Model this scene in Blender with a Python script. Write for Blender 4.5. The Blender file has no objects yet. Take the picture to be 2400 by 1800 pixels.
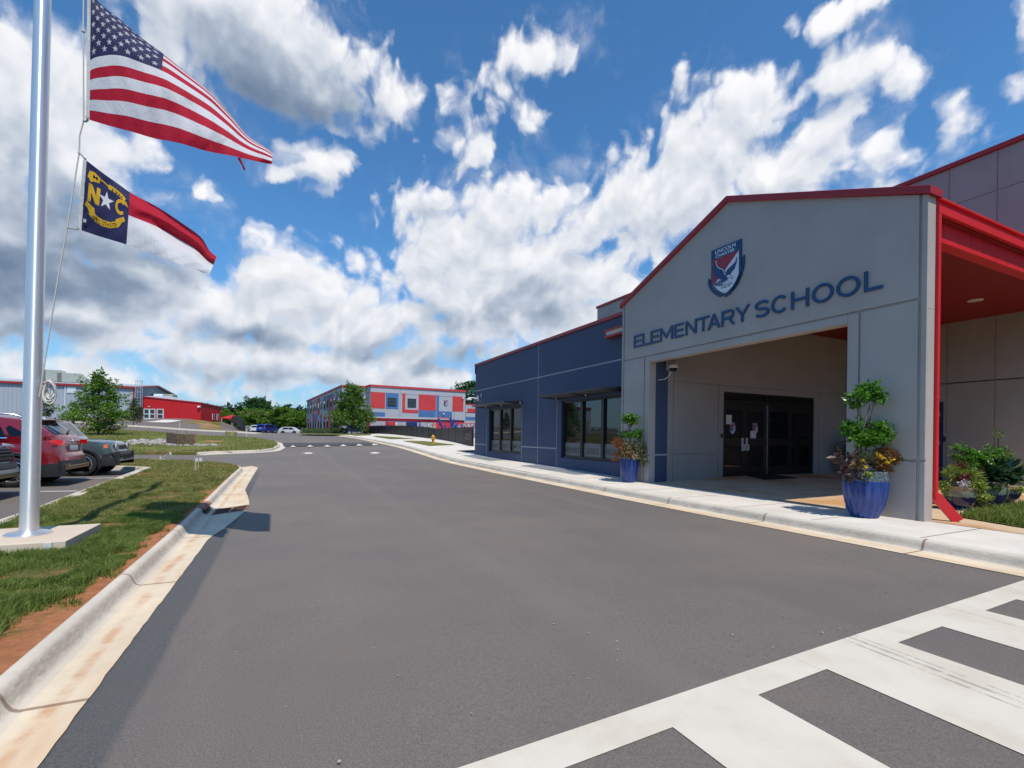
import bpy, bmesh, math, random
import numpy as np
from mathutils import Vector, Matrix
random.seed(7); RNG = np.random.default_rng(11)
S = bpy.context.scene
COL = S.collection
# ---------------------------------------------------------------- camera model (used to turn photo pixels into points)
F = 1115.; CX = 1200.; CY = 1022.; ROLL = math.radians(.75); TH = math.atan2(536., F); CZ = 1.5
def ray(x, y):
    dx = x-CX; dy = CY-y
    a = dx*math.cos(ROLL)-dy*math.sin(ROLL); e = dy*math.cos(ROLL)+dx*math.sin(ROLL)
    return F*math.sin(TH)+a*math.cos(TH), F*math.cos(TH)-a*math.sin(TH), e
def onz(x, y, z): X, Y, e = ray(x, y); t = (z-CZ)/e; return Vector((X*t, Y*t, z))
def onx(x, y, xx): X, Y, e = ray(x, y); t = xx/X; return Vector((xx, Y*t, CZ+e*t))
def ony(x, y, yy): X, Y, e = ray(x, y); t = yy/Y; return Vector((X*t, yy, CZ+e*t))
def dep(x, y, d): X, Y, e = ray(x, y); t = d/F; return Vector((X*t, Y*t, CZ+e*t))
def onplane(x, y, p0, n):
    d = Vector(ray(x, y)); c = Vector((0, 0, CZ)); t = (p0-c).dot(n)/d.dot(n); return c+d*t
def sub(s, ox, oy): return lambda a, b: (ox+a*s, oy+b*s)
R1 = sub(.27125, 0, 820); R2 = sub(.31645, 450, 840); R3 = sub(.31949, 1050, 650); R4 = sub(.2486, 1450, 820)
R5 = sub(.24108, 1900, 850); R6 = sub(.42948, 1450, 400); R7 = sub(.39788, 60, 0); R8 = sub(.1085, 500, 920)
Q4 = sub(.11754, 700, 890); Q5 = sub(.11754, 900, 890); QC = sub(160/1475, 1620, 540)
# ---------------------------------------------------------------- terrain: smooth surface through measured points
CT = []
def ct(p, z=None): CT.append((p[0], p[1], p[2] if z is None else z))
for x in (-30, -14): ct((x, -10), .1); ct((x, 2), .14)
for y in (-8, -1, 5): ct((-1, y), 0.); ct((7.3, y), .02); ct((3.2, y), .03); ct((14, y), .03)
ct((-1, 12), .03); ct((7.3, 11), .03); ct((7.3, 17), .05); ct((7.3, 23), .12); ct((3, 16), .06)
ct((9.7, 4), .03); ct((9.7, 10.6), .04); ct((9.8, 17.8), .17); ct((9.8, 25), .29); ct((12.5, 10.6), .14); ct((17, 10.6), .13); ct((19, 7.8), .13)
ct((-1.2, 20.5), .12); ct((-2.4, 7.5), .0); ct((-2.6, 10), .03); ct((-5, 13), .13); ct((-5, 6), .12); ct((-5.2, 18.6), .15); ct((-12, 14), .2)
ct((.4, 40), .44); ct((7.3, 40), .62); ct((3, 30), .3)
ct(dep(1013, 1041, 38), None); CT[-1] = (CT[-1][0], CT[-1][1], CT[-1][2]-.13)
ct(dep(1110, 1049, 33)); CT[-1] = (CT[-1][0], CT[-1][1], CT[-1][2]-.13)
ct(dep(845.6, 1029.9, 52)); ct(dep(830, 1021, 66)); ct(dep(870, 1018.8, 75)); ct(dep(720, 1024, 60)); ct(dep(720, 1017, 78))
ct(dep(317, 1059.5, 28.5)); ct(dep(461, 1060.5, 28.5)); ct(dep(503, 1058, 29)); ct(dep(672, 1050, 33)); ct(dep(60, 1060, 27))
ct(dep(600, 1026, 47)); ct(dep(461, 1019, 52)); ct(dep(271, 1007, 56)); ct(dep(100, 999, 58))
ct(dep(570, 1014, 62)); ct(dep(461, 1010, 62)); ct(dep(298, 999, 66)); ct(dep(174, 991, 68)); ct(dep(0, 986, 70))
ct(dep(336, 983, 98)); ct(dep(150, 978.6, 98)); ct(dep(0, 978, 92)); ct(dep(470, 985, 101)); ct(dep(518, 988, 110))
for x_, d_ in ((600, 88), (660, 88), (720, 95), (600, 102), (660, 104), (700, 110), (640, 120), (560, 108)): ct(dep(x_, 1015.2, d_), 1.42)
ct(dep(608, 1015.5, 122)); ct(dep(667, 1015.5, 130)); ct(dep(718, 1012, 126)); ct(dep(800, 1014, 84)); ct(dep(868, 1014, 83)); ct(dep(1089, 1013, 92))
ct(dep(560, 1014, 150), 1.6); ct(dep(900, 1010, 150), 1.8)
_c = np.array(CT, float)
def _tps(r2): return .5*r2*np.log(np.maximum(r2, 1e-9))
def _solve():
    n = len(_c); s = 40.
    P = _c[:, :2]/s; d = ((P[:, None]-P[None])**2).sum(-1); K = _tps(d)+np.eye(n)*.0012
    A = np.zeros((n+3, n+3)); A[:n, :n] = K; A[:n, n] = 1; A[:n, n+1:] = P; A[n, :n] = 1; A[n+1:, :n] = P.T
    return P, np.linalg.solve(A, np.concatenate([_c[:, 2], np.zeros(3)]))
_P, _W = _solve()
def Hn(X, Y):
    X = np.asarray(X, float); Y = np.asarray(Y, float); sh = X.shape
    q = np.stack([X.ravel(), Y.ravel()], 1)/40.
    out = np.empty(len(q))
    for i in range(0, len(q), 20000):
        b = q[i:i+20000]; d = ((b[:, None]-_P[None])**2).sum(-1)
        out[i:i+20000] = _tps(d)@_W[:len(_P)]+_W[len(_P)]+b@_W[len(_P)+1:]
    r = np.hypot(X.ravel(), Y.ravel()-50); w = np.clip((r-105)/90, 0, 1); w = w*w*(3-2*w)
    lo = np.where(X.ravel() > 0, 1.2, 2.2)
    return np.clip(out*(1-w)+lo*w, -1.5, 7).reshape(sh)
def H(x, y): return float(Hn(np.array([x]), np.array([y]))[0])
def gnd(x, y, lift=0., tmax=260.):
    """the point of the ground (raised by lift) seen at a photo pixel"""
    d = np.array(ray(x, y)); d = d/np.hypot(d[0], d[1])
    t = np.concatenate([np.arange(1.5, 60, .1), np.arange(60, tmax, .4)])
    f = CZ+d[2]*t-(Hn(d[0]*t, d[1]*t)+lift)
    k = np.where(f < 0)[0]
    if len(k) == 0: k = [len(t)-1]
    i = int(k[0])
    if i > 0 and f[i] != f[i-1]: tt = t[i-1]+(t[i]-t[i-1])*f[i-1]/(f[i-1]-f[i])
    else: tt = t[i]
    return Vector((d[0]*tt, d[1]*tt, CZ+d[2]*tt))
# ---------------------------------------------------------------- mesh builder
class MB:
    def __init__(s): s.v = []; s.f = []; s.m = []
    def add(s, vs, fs, mi=0):
        o = len(s.v); s.v += [tuple(v) for v in vs]; s.f += [tuple(i+o for i in f) for f in fs]; s.m += [mi]*len(fs)
        return s
    def box(s, x0, x1, y0, y1, z0, z1, mi=0):
        x0, x1 = sorted((x0, x1)); y0, y1 = sorted((y0, y1)); z0, z1 = sorted((z0, z1))
        v = [(x, y, z) for z in (z0, z1) for y in (y0, y1) for x in (x0, x1)]
        return s.add(v, [(0, 2, 3, 1), (4, 5, 7, 6), (0, 1, 5, 4), (2, 6, 7, 3), (0, 4, 6, 2), (1, 3, 7, 5)], mi)
    def obox(s, c, ax, ay, az, mi=0):
        """box from centre and three half-axis vectors"""
        c = Vector(c); ax = Vector(ax); ay = Vector(ay); az = Vector(az)
        v = [c+ax*i+ay*j+az*k for k in (-1, 1) for j in (-1, 1) for i in (-1, 1)]
        return s.add(v, [(0, 2, 3, 1), (4, 5, 7, 6), (0, 1, 5, 4), (2, 6, 7, 3), (0, 4, 6, 2), (1, 3, 7, 5)], mi)
    def bar(s, a, b, w, h, mi=0, up=(0, 0, 1)):
        a = Vector(a); b = Vector(b); d = (b-a); L = d.length; d.normalize()
        sd = d.cross(Vector(up))
        if sd.length < 1e-4: sd = d.cross(Vector((1, 0, 0)))
        sd.normalize(); u = sd.cross(d)
        return s.obox((a+b)/2, d*L/2, sd*w/2, u*h/2, mi)
    def prism(s, poly, fn, mi=0):
        """poly: 2D outline; fn(u,v,k) with k=0 back, 1 front -> point"""
        n = len(poly); v = [fn(u, w, 0) for u, w in poly]+[fn(u, w, 1) for u, w in poly]
        f = [tuple(range(n-1, -1, -1)), tuple(range(n, 2*n))]+[(i, (i+1) % n, n+(i+1) % n, n+i) for i in range(n)]
        return s.add(v, f, mi)
    def grid(s, P, mi=0, closed=False):
        n, m = len(P), len(P[0]); v = [p for r in P for p in r]
        f = []
        for i in range(n-1):
            for j in range(m if closed else m-1):
                j2 = (j+1) % m; f.append((i*m+j, i*m+j2, (i+1)*m+j2, (i+1)*m+j))
        return s.add(v, f, mi)
    def tube(s, pts, r, n=8, mi=0, cap=True):
        pts = [Vector(p) for p in pts]; k = len(pts)
        rs = list(r) if isinstance(r, (list, tuple)) else [r]*k
        rings = []; u = None
        for i in range(k):
            t = (pts[min(i+1, k-1)]-pts[max(i-1, 0)])
            t = t.normalized() if t.length > 1e-9 else Vector((0, 0, 1))
            if u is None:
                u = t.cross(Vector((0, 0, 1)) if abs(t.z) < .9 else Vector((1, 0, 0))).normalized()
            else:
                u = (u-t*u.dot(t)); u = u.normalized() if u.length > 1e-6 else t.orthogonal().normalized()
            w = t.cross(u)
            rings.append([pts[i]+(u*math.cos(2*math.pi*j/n)+w*math.sin(2*math.pi*j/n))*rs[i] for j in range(n)])
        o = len(s.v); s.grid(rings, mi, True)
        if cap:
            s.f.append(tuple(o+j for j in range(n))[::-1]); s.m.append(mi)
            s.f.append(tuple(o+(k-1)*n+j for j in range(n))); s.m.append(mi)
        return s
    def lathe(s, c, prof, n=32, mi=0, flute=0, fd=0., axis='z', cap=True):
        c = Vector(c); rings = []
        for r, z in prof:
            ring = []
            for j in range(n):
                a = 2*math.pi*j/n; rr = r*(1+(fd*math.cos(a*flute) if flute else 0))
                p = (rr*math.cos(a), rr*math.sin(a), z)
                if axis == 'y': p = (p[0], p[2], p[1])
                if axis == 'x': p = (p[2], p[0], p[1])
                ring.append(c+Vector(p))
            rings.append(ring)
        o = len(s.v); s.grid(rings, mi, True); k = len(prof)
        if cap:
            s.f.append(tuple(o+j for j in range(n))); s.m.append(mi)
            s.f.append(tuple(o+(k-1)*n+j for j in range(n))); s.m.append(mi)
        return s
    def revolve(s, c, ax, prof, n=28, mi=0, caps=True):
        """turn (offset along the axis, radius) pairs about an axis through c"""
        c = Vector(c); ax = Vector(ax).normalized(); u = ax.orthogonal().normalized(); w = ax.cross(u)
        R_ = [[c+ax*o+(u*math.cos(2*math.pi*j/n)+w*math.sin(2*math.pi*j/n))*r for j in range(n)] for o, r in prof]
        s.grid(R_, mi, True)
        if caps: s.ngon(R_[0], mi); s.ngon(R_[-1][::-1], mi)
        return s
    def ngon(s, pts, mi=0): return s.add(pts, [tuple(range(len(pts)))], mi)
    def build(s, name, mats, parent=None, smooth=None, bevel=0., recalc=True):
        me = bpy.data.meshes.new(name); me.from_pydata(s.v, [], s.f)
        for m in (mats if isinstance(mats, (list, tuple)) else [mats]): me.materials.append(m)
        me.polygons.foreach_set('material_index', s.m)
        if recalc:
            bm = bmesh.new(); bm.from_mesh(me); bmesh.ops.recalc_face_normals(bm, faces=bm.faces); bm.to_mesh(me); bm.free()
        o = link(name, me, parent)
        if smooth is not None: shade(o, smooth)
        if bevel:
            b = o.modifiers.new('bevel', 'BEVEL'); b.width = bevel; b.segments = 2; b.limit_method = 'ANGLE'; b.angle_limit = math.radians(40)
        return o
def link(name, me, parent=None):
    o = bpy.data.objects.new(name, me); COL.objects.link(o)
    if parent is not None:
        o.parent = parent
        if parent.type == 'EMPTY': o.matrix_parent_inverse = Matrix.Translation(-parent.location)
    return o
def shade(o, ang=40):
    me = o.data; me.polygons.foreach_set('use_smooth', [True]*len(me.polygons))
    if ang < 180:
        bm = bmesh.new(); bm.from_mesh(me); a = math.radians(ang)
        for e in bm.edges:
            if len(e.link_faces) == 2 and e.calc_face_angle(0) > a: e.smooth = False
        bm.to_mesh(me); bm.free()
def raw_mesh(name, V, faces_flat, nper, mats, parent=None, mi=None, smooth=False):
    """fast mesh from numpy: V (n,3), faces_flat (k*nper)"""
    me = bpy.data.meshes.new(name); k = len(faces_flat)//nper
    me.vertices.add(len(V)); me.vertices.foreach_set('co', np.asarray(V, np.float32).ravel())
    me.loops.add(k*nper); me.loops.foreach_set('vertex_index', np.asarray(faces_flat, np.int32))
    me.polygons.add(k); me.polygons.foreach_set('loop_start', np.arange(0, k*nper, nper, dtype=np.int32))
    try: me.polygons.foreach_set('loop_total', np.full(k, nper, np.int32))
    except Exception: pass
    for m in (mats if isinstance(mats, (list, tuple)) else [mats]): me.materials.append(m)
    if mi is not None: me.polygons.foreach_set('material_index', np.asarray(mi, np.int32))
    if smooth: me.polygons.foreach_set('use_smooth', [True]*k)
    me.update(calc_edges=True); me.validate()
    return link(name, me, parent)
def thing(name, label, cat, loc, group=None):
    o = bpy.data.objects.new(name, None); COL.objects.link(o); o.location = loc; o.empty_display_size = .2
    return tag(o, label, cat, group)
def tag(o, label=None, cat=None, group=None, kind=None):
    if label: o['label'] = label
    if cat: o['category'] = cat
    if group: o['group'] = group
    if kind: o['kind'] = kind
    return o
def struct(o): o['kind'] = 'structure'; return o
def stuff(o, label=None, cat=None): return tag(o, label, cat, kind='stuff')
def drape(name, poly, step, zf, mats, parent=None, skirt=0., smooth=True, fn=None, build=True):
    """fill a 2D polygon, cut it by a grid of the given step and lay it on z = zf(X,Y) (or map with fn)"""
    bm = bmesh.new(); vs = [bm.verts.new((p[0], p[1], 0)) for p in poly]; bm.faces.new(vs)
    xs = [p[0] for p in poly]; ys = [p[1] for p in poly]
    for ax, lo, hi in ((0, min(xs), max(xs)), (1, min(ys), max(ys))):
        k = math.floor(lo/step)+1
        while k*step < hi-1e-6:
            co = [0, 0, 0]; co[ax] = k*step; no = [0, 0, 0]; no[ax] = 1
            bmesh.ops.bisect_plane(bm, geom=bm.verts[:]+bm.edges[:]+bm.faces[:], dist=1e-5, plane_co=co, plane_no=no); k += 1
    bmesh.ops.triangulate(bm, faces=[f for f in bm.faces if len(f.verts) > 4])
    if skirt:
        be = [e for e in bm.edges if len(e.link_faces) == 1]
        r = bmesh.ops.extrude_edge_only(bm, edges=be); nv = set(v for v in r['geom'] if isinstance(v, bmesh.types.BMVert))
    else: nv = set()
    V = np.array([(v.co.x, v.co.y) for v in bm.verts])
    if fn is None:
        Z = zf(V[:, 0], V[:, 1])
        for v, z in zip(bm.verts, Z): v.co.z = z-(skirt if v in nv else 0)
    else:
        for v in bm.verts: v.co = Vector(fn(v.co.x, v.co.y))
    if fn is None: bmesh.ops.recalc_face_normals(bm, faces=bm.faces)
    me = bpy.data.meshes.new(name); bm.to_mesh(me); bm.free()
    for m in (mats if isinstance(mats, (list, tuple)) else [mats]): me.materials.append(m)
    o = link(name, me, parent)
    if smooth: shade(o, 40)
    return o
def resample(pts, step):
    pts = [Vector(p) for p in pts]; out = [pts[0]]
    for a, b in zip(pts, pts[1:]):
        n = max(1, int(round((b-a).length/step)))
        out += [a+(b-a)*(i/n) for i in range(1, n+1)]
    return out
def smooth_line(pts, it=2):
    pts = [Vector((p[0], p[1])) for p in pts]
    for _ in range(it):
        q = [pts[0]]
        for a, b in zip(pts, pts[1:]): q += [a*.75+b*.25, a*.25+b*.75]
        q.append(pts[-1]); pts = q
    return pts
def offset_line(pts, d):
    out = []
    for i, p in enumerate(pts):
        t = (pts[min(i+1, len(pts)-1)]-pts[max(i-1, 0)]).normalized(); out.append(p+Vector((-t.y, t.x))*d)
    return out
# ---------------------------------------------------------------- text outlines
_tx = {}
def text2d(s, weight=0.):
    """flat mesh of a line of text in the built-in font, cap height 1, starting at x=0: (verts2d, faces, width)"""
    if (s, weight) in _tx: return _tx[(s, weight)]
    cu = bpy.data.curves.new('t', 'FONT'); cu.body = s; cu.size = 1; cu.offset = weight; cu.fill_mode = 'FRONT'; cu.resolution_u = 4
    ob = bpy.data.objects.new('t', cu); COL.objects.link(ob); dg = bpy.context.evaluated_depsgraph_get(); dg.update()
    me = bpy.data.meshes.new_from_object(ob.evaluated_get(dg)); bpy.data.objects.remove(ob); bpy.data.curves.remove(cu)
    v = [(p.co.x, p.co.y) for p in me.vertices]; f = [tuple(p.vertices) for p in me.polygons]; bpy.data.meshes.remove(me)
    if not v: return [], [], .3
    k = 1/.729; x0 = min(p[0] for p in v)
    v = [((p[0]-x0)*k, p[1]*k) for p in v]; _tx[(s, weight)] = (v, f, max(p[0] for p in v)); return _tx[(s, weight)]
def text_solid(mb, s, fn, mi=0, weight=0.):
    """raised lettering: fn(u,v,k) maps flat text (k=0 back, 1 front)"""
    v, f, w = text2d(s, weight); n = len(v)
    vs = [fn(a, b, 0) for a, b in v]+[fn(a, b, 1) for a, b in v]
    fs = [tuple(i+n for i in q) for q in f]+[q[::-1] for q in f]
    cnt = {}
    for q in f:
        for i in range(len(q)):
            e = (q[i], q[(i+1) % len(q)]); cnt[e] = 1
    for a, b in cnt:
        if (b, a) not in cnt: fs.append((a, b, b+n, a+n))
    mb.add(vs, fs, mi); return w
# ---------------------------------------------------------------- materials
def new_mat(name):
    m = bpy.data.materials.new(name); m.use_nodes = True; nt = m.node_tree; b = nt.nodes['Principled BSDF']; return m, nt, b
class NT:
    def __init__(s, nt): s.nt = nt; s.n = nt.nodes; s.l = nt.links
    def node(s, t, **k):
        n = s.n.new(t)
        for a, b in k.items(): setattr(n, a, b)
        return n
    def put(s, sock, v):
        if isinstance(v, bpy.types.NodeSocket): s.l.new(v, sock)
        elif v is not None: sock.default_value = v
    def math(s, op, a, b=None, c=None, clamp=False):
        n = s.node('ShaderNodeMath', operation=op, use_clamp=clamp)
        for i, v in enumerate((a, b, c)): s.put(n.inputs[i], v)
        return n.outputs[0]
    def vmath(s, op, a, b=None, c=None, out=0):
        n = s.node('ShaderNodeVectorMath', operation=op)
        for i, v in enumerate((a, b, c)): s.put(n.inputs[i], v)
        return n.outputs[out]
    def noise(s, vec, scale, detail=4, rough=.55, out='Fac', dist=0., lac=2., dim='3D'):
        n = s.node('ShaderNodeTexNoise'); n.noise_dimensions = dim; s.put(n.inputs['Vector'], vec); n.inputs['Scale'].default_value = scale; n.inputs['Detail'].default_value = detail
        n.inputs['Roughness'].default_value = rough; n.inputs['Distortion'].default_value = dist; n.inputs['Lacunarity'].default_value = lac; return n.outputs[out]
    def ramp(s, fac, a, b, lo=0., hi=1., interp='SMOOTHSTEP'):
        n = s.node('ShaderNodeMapRange', interpolation_type=interp, clamp=True) if interp != 'LINEAR' else s.node('ShaderNodeMapRange', clamp=True)
        s.put(n.inputs['Value'], fac); n.inputs['From Min'].default_value = a; n.inputs['From Max'].default_value = b; n.inputs['To Min'].default_value = lo; n.inputs['To Max'].default_value = hi
        return n.outputs['Result']
    def mix(s, fac, a, b, mode='MIX'):
        n = s.node('ShaderNodeMix', data_type='RGBA', blend_type=mode)
        s.put(n.inputs['Factor'], fac)
        for sock, v in ((n.inputs[6], a), (n.inputs[7], b)):
            s.put(sock, v if isinstance(v, bpy.types.NodeSocket) else (tuple(v)+(1,) if len(v) == 3 else v))
        return n.outputs[2]
    def bump(s, h, strength, dist=.01):
        n = s.node('ShaderNodeBump'); s.put(n.inputs['Height'], h); n.inputs['Strength'].default_value = strength; n.inputs['Distance'].default_value = dist; return n.outputs[0]
    def coord(s): return s.node('ShaderNodeTexCoord').outputs['Object']
def tint(c, k): return tuple(min(1, max(0, a*k)) for a in c)
def mat(name, col, rough=.6, metal=0., spec=.5, var=.0, vs=3., bump=0., bs=60., bd=.004, coat=0., dirt=None, stretch=None):
    """plain material with a little noise in colour and surface"""
    m, nt, b = new_mat(name); t = NT(nt)
    b.inputs['Roughness'].default_value = rough; b.inputs['Metallic'].default_value = metal; b.inputs['Specular IOR Level'].default_value = spec
    if coat: b.inputs['Coat Weight'].default_value = coat; b.inputs['Coat Roughness'].default_value = .04
    v = t.coord()
    if stretch: v = t.vmath('MULTIPLY', v, stretch)
    c = None
    if var:
        f = t.ramp(t.noise(v, vs, 6, .6), .3, .7)
        c = t.mix(f, tint(col, 1-var), tint(col, 1+var))
    if dirt:
        dc, ds, amt = dirt
        f = t.math('MULTIPLY', t.ramp(t.noise(v, ds, 6, .65), .48, .72), amt); c = t.mix(f, c if c is not None else col, dc)
    if c is not None: t.put(b.inputs['Base Color'], c)
    else: b.inputs['Base Color'].default_value = tuple(col)+(1,)
    if bump: t.put(b.inputs['Normal'], t.bump(t.noise(v, bs, 5, .6), bump, bd))
    return m
def srgb(r, g, b):
    f = lambda c: (c/255/12.92) if c/255 <= .04045 else ((c/255+.055)/1.055)**2.4
    return (f(r), f(g), f(b))
def leaf_mat(name, c1, c2, c3=None, trans=.35, rough=.45, spec=.4):
    m, nt, b = new_mat(name); t = NT(nt)
    rnd = t.node('ShaderNodeNewGeometry').outputs['Random Per Island']
    r = t.node('ShaderNodeValToRGB'); t.put(r.inputs[0], rnd); e = r.color_ramp.elements
    e[0].position = 0; e[0].color = tuple(c1)+(1,); e[1].position = 1 if c3 is None else .6; e[1].color = tuple(c2)+(1,)
    if c3 is not None: k = e.new(1.); k.color = tuple(c3)+(1,)
    c = r.outputs[0]
    t.put(b.inputs['Base Color'], c); b.inputs['Roughness'].default_value = rough; b.inputs['Specular IOR Level'].default_value = spec
    tr = t.node('ShaderNodeBsdfTranslucent'); t.put(tr.inputs[0], t.mix(.35, c, (1, .95, .3), 'MULTIPLY'))
    tr2 = t.mix(0., c, c)
    mx = t.node('ShaderNodeMixShader'); mx.inputs[0].default_value = trans; t.l.new(b.outputs[0], mx.inputs[1]); t.l.new(tr.outputs[0], mx.inputs[2])
    t.l.new(mx.outputs[0], nt.nodes['Material Output'].inputs[0]); return m
M = {}
def asphalt_mat():
    m, nt, b = new_mat('asphalt'); t = NT(nt); v = t.coord()
    big = t.ramp(t.noise(v, .16, 5, .6), .35, .68); mid = t.noise(v, .9, 5, .6); fine = t.noise(v, 95, 3, .7); sp = t.noise(v, 210, 2, .6)
    c = t.mix(big, (.158, .131, .111), (.212, .166, .130))
    st = t.noise(t.vmath('MULTIPLY', v, (1.6, .12, 1)), 1.3, 4, .55); c = t.mix(t.math('MULTIPLY', t.ramp(st, .52, .75), .5), c, (.235, .178, .135))
    c = t.mix(t.math('MULTIPLY', t.ramp(mid, .45, .8), .5), c, (.118, .108, .103))
    xyz = t.node('ShaderNodeSeparateXYZ'); t.put(xyz.inputs[0], v)
    edge = t.math('ADD', xyz.outputs[0], t.math('MULTIPLY', t.math('SUBTRACT', mid, .5), .10))
    yfade = t.ramp(xyz.outputs[1], 15, 22, 1, 0)
    left = t.math('GREATER_THAN', xyz.outputs[0], -1.3)
    dark = t.math('MULTIPLY', t.math('MULTIPLY', t.ramp(edge, -.735, -.675, .92, 0.), yfade), left)
    c = t.mix(dark, c, (.072, .069, .069))
    wr = t.math('ABSOLUTE', t.math('SUBTRACT', t.math('ADD', xyz.outputs[0], t.math('MULTIPLY', mid, .3)), 2.35)); c = t.mix(t.ramp(wr, .03, .3, .24, 0.), c, (.25, .21, .175))
    c = t.mix(t.ramp(fine, .25, .8, .0, 1.), t.mix(.44, c, (.03, .03, .03)), t.mix(.22, c, (.32, .30, .28)))
    c = t.mix(t.ramp(sp, .72, .8, 0, .4), c, (.4, .38, .35))
    oil = t.noise(t.vmath('MULTIPLY', v, (1.5, .35, 1)), 1.1, 6, .7); c = t.mix(t.ramp(oil, .70, .76, 0, .55), c, (.055, .052, .05))
    trk = t.ramp(t.math('ABSOLUTE', t.math('SUBTRACT', t.math('ADD', xyz.outputs[0], t.math('MULTIPLY', mid, .5)), 4.6)), .05, .6, .13, 0.); c = t.mix(trk, c, (.10, .092, .088))
    blot = t.noise(v, .42, 4, .55); c = t.mix(t.ramp(blot, .46, .80, 0, .30), c, (.245, .175, .120))
    t.put(b.inputs['Base Color'], c); b.inputs['Roughness'].default_value = .72; b.inputs['Specular IOR Level'].default_value = .5
    t.put(b.inputs['Normal'], t.bump(t.math('ADD', fine, t.math('MULTIPLY', sp, .5)), .5, .006)); return m
def concrete_mat(name, col, joint=None, stain=(.55, .33, .17), samt=.5, sscale=.8, sthr=(.5, .75), rough=.8, streak=None, face_dirt=False, rust_line=False):
    m, nt, b = new_mat(name); t = NT(nt); v = t.coord()
    n1 = t.noise(v, 1.1, 6, .6); n2 = t.noise(v, 14, 5, .65); n3 = t.noise(v, 120, 3, .6)
    c = t.mix(t.ramp(n1, .3, .7), tint(col, .90), tint(col, 1.08)); c = t.mix(t.ramp(n2, .35, .8, 0, .22), c, tint(col, .72))
    if samt: c = t.mix(t.math('MULTIPLY', t.ramp(t.noise(t.vmath('MULTIPLY', v, streak) if streak else v, sscale, 5, .6), *sthr), samt), c, stain)
    c = t.mix(t.ramp(n3, .68, .78, 0, .25), c, tint(col, .55))
    h = t.math('ADD', t.math('MULTIPLY', n3, .5), t.math('MULTIPLY', n2, .5))
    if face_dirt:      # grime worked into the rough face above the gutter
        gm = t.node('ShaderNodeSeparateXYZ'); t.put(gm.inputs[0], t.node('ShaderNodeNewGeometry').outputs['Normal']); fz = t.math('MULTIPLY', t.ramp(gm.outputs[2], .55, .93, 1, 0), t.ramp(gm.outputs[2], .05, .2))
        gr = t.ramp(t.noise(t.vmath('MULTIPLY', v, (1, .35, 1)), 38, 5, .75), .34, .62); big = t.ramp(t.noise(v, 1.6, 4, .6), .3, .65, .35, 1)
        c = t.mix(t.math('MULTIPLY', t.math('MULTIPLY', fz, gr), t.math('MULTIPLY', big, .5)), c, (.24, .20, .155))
    if rust_line:
        xr = t.node('ShaderNodeSeparateXYZ'); t.put(xr.inputs[0], v); w_ = t.math('ADD', xr.outputs[0], t.math('MULTIPLY', t.math('SUBTRACT', t.noise(v, 1.3, 4, .6), .5), .14))
        k = t.math('MULTIPLY', t.ramp(t.math('ABSOLUTE', t.math('ADD', w_, 1.10)), .008, .06, 1, 0), t.ramp(t.noise(v, 2.6, 5, .7), .38, .66)); c = t.mix(t.math('MULTIPLY', k, .7), c, (.52, .235, .10))
    if joint:
        xyz = t.node('ShaderNodeSeparateXYZ'); t.put(xyz.inputs[0], v)
        for ax, per, off in joint:
            q = t.math('ABSOLUTE', t.math('SUBTRACT', t.math('FRACT', t.math('ADD', t.math('DIVIDE', xyz.outputs[ax], per), off)), .5))
            k = t.ramp(q, .010/per, .022/per, 1, 0)
            c = t.mix(t.math('MULTIPLY', k, .75), c, (.19, .115, .065)); h = t.math('SUBTRACT', h, t.math('MULTIPLY', k, 1.2))
    t.put(b.inputs['Base Color'], c); b.inputs['Roughness'].default_value = rough; b.inputs['Specular IOR Level'].default_value = .3
    t.put(b.inputs['Normal'], t.bump(h, .25, .008)); return m
def ground_mat(name, grass1, grass2, soil, soil_amt, scale=.35, kerb_x=None):
    m, nt, b = new_mat(name); t = NT(nt); v = t.coord()
    g = t.mix(t.ramp(t.noise(v, 1.7, 6, .65), .3, .7), grass1, grass2); g = t.mix(t.ramp(t.noise(v, 22, 4, .7), .3, .75, 0, .55), g, tint(grass1, .4))
    g = t.mix(t.ramp(t.noise(v, .25, 4, .6), .42, .7, 0, .5), g, (.135, .105, .035))
    s = t.mix(t.ramp(t.noise(v, 9, 5, .7), .3, .7), tint(soil, .8), tint(soil, 1.15))
    f = t.ramp(t.noise(v, scale, 7, .62), 1-soil_amt-.05, 1-soil_amt+.06)
    if kerb_x is not None:
        xyz = t.node('ShaderNodeSeparateXYZ'); t.put(xyz.inputs[0], v); e_ = t.math('ADD', xyz.outputs[0], t.math('MULTIPLY', t.math('SUBTRACT', t.noise(v, 2.0, 6, .68), .5), 1.0)); f = t.math('MAXIMUM', f, t.math('MULTIPLY', t.ramp(e_, -1.74, -1.56), t.ramp(xyz.outputs[1], 11, 16, 1, 0)))
    t.put(b.inputs['Base Color'], t.mix(f, g, s)); b.inputs['Roughness'].default_value = .95; b.inputs['Specular IOR Level'].default_value = .1
    t.put(b.inputs['Normal'], t.bump(t.noise(v, 30, 5, .75), .8, .03)); return m
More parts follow.
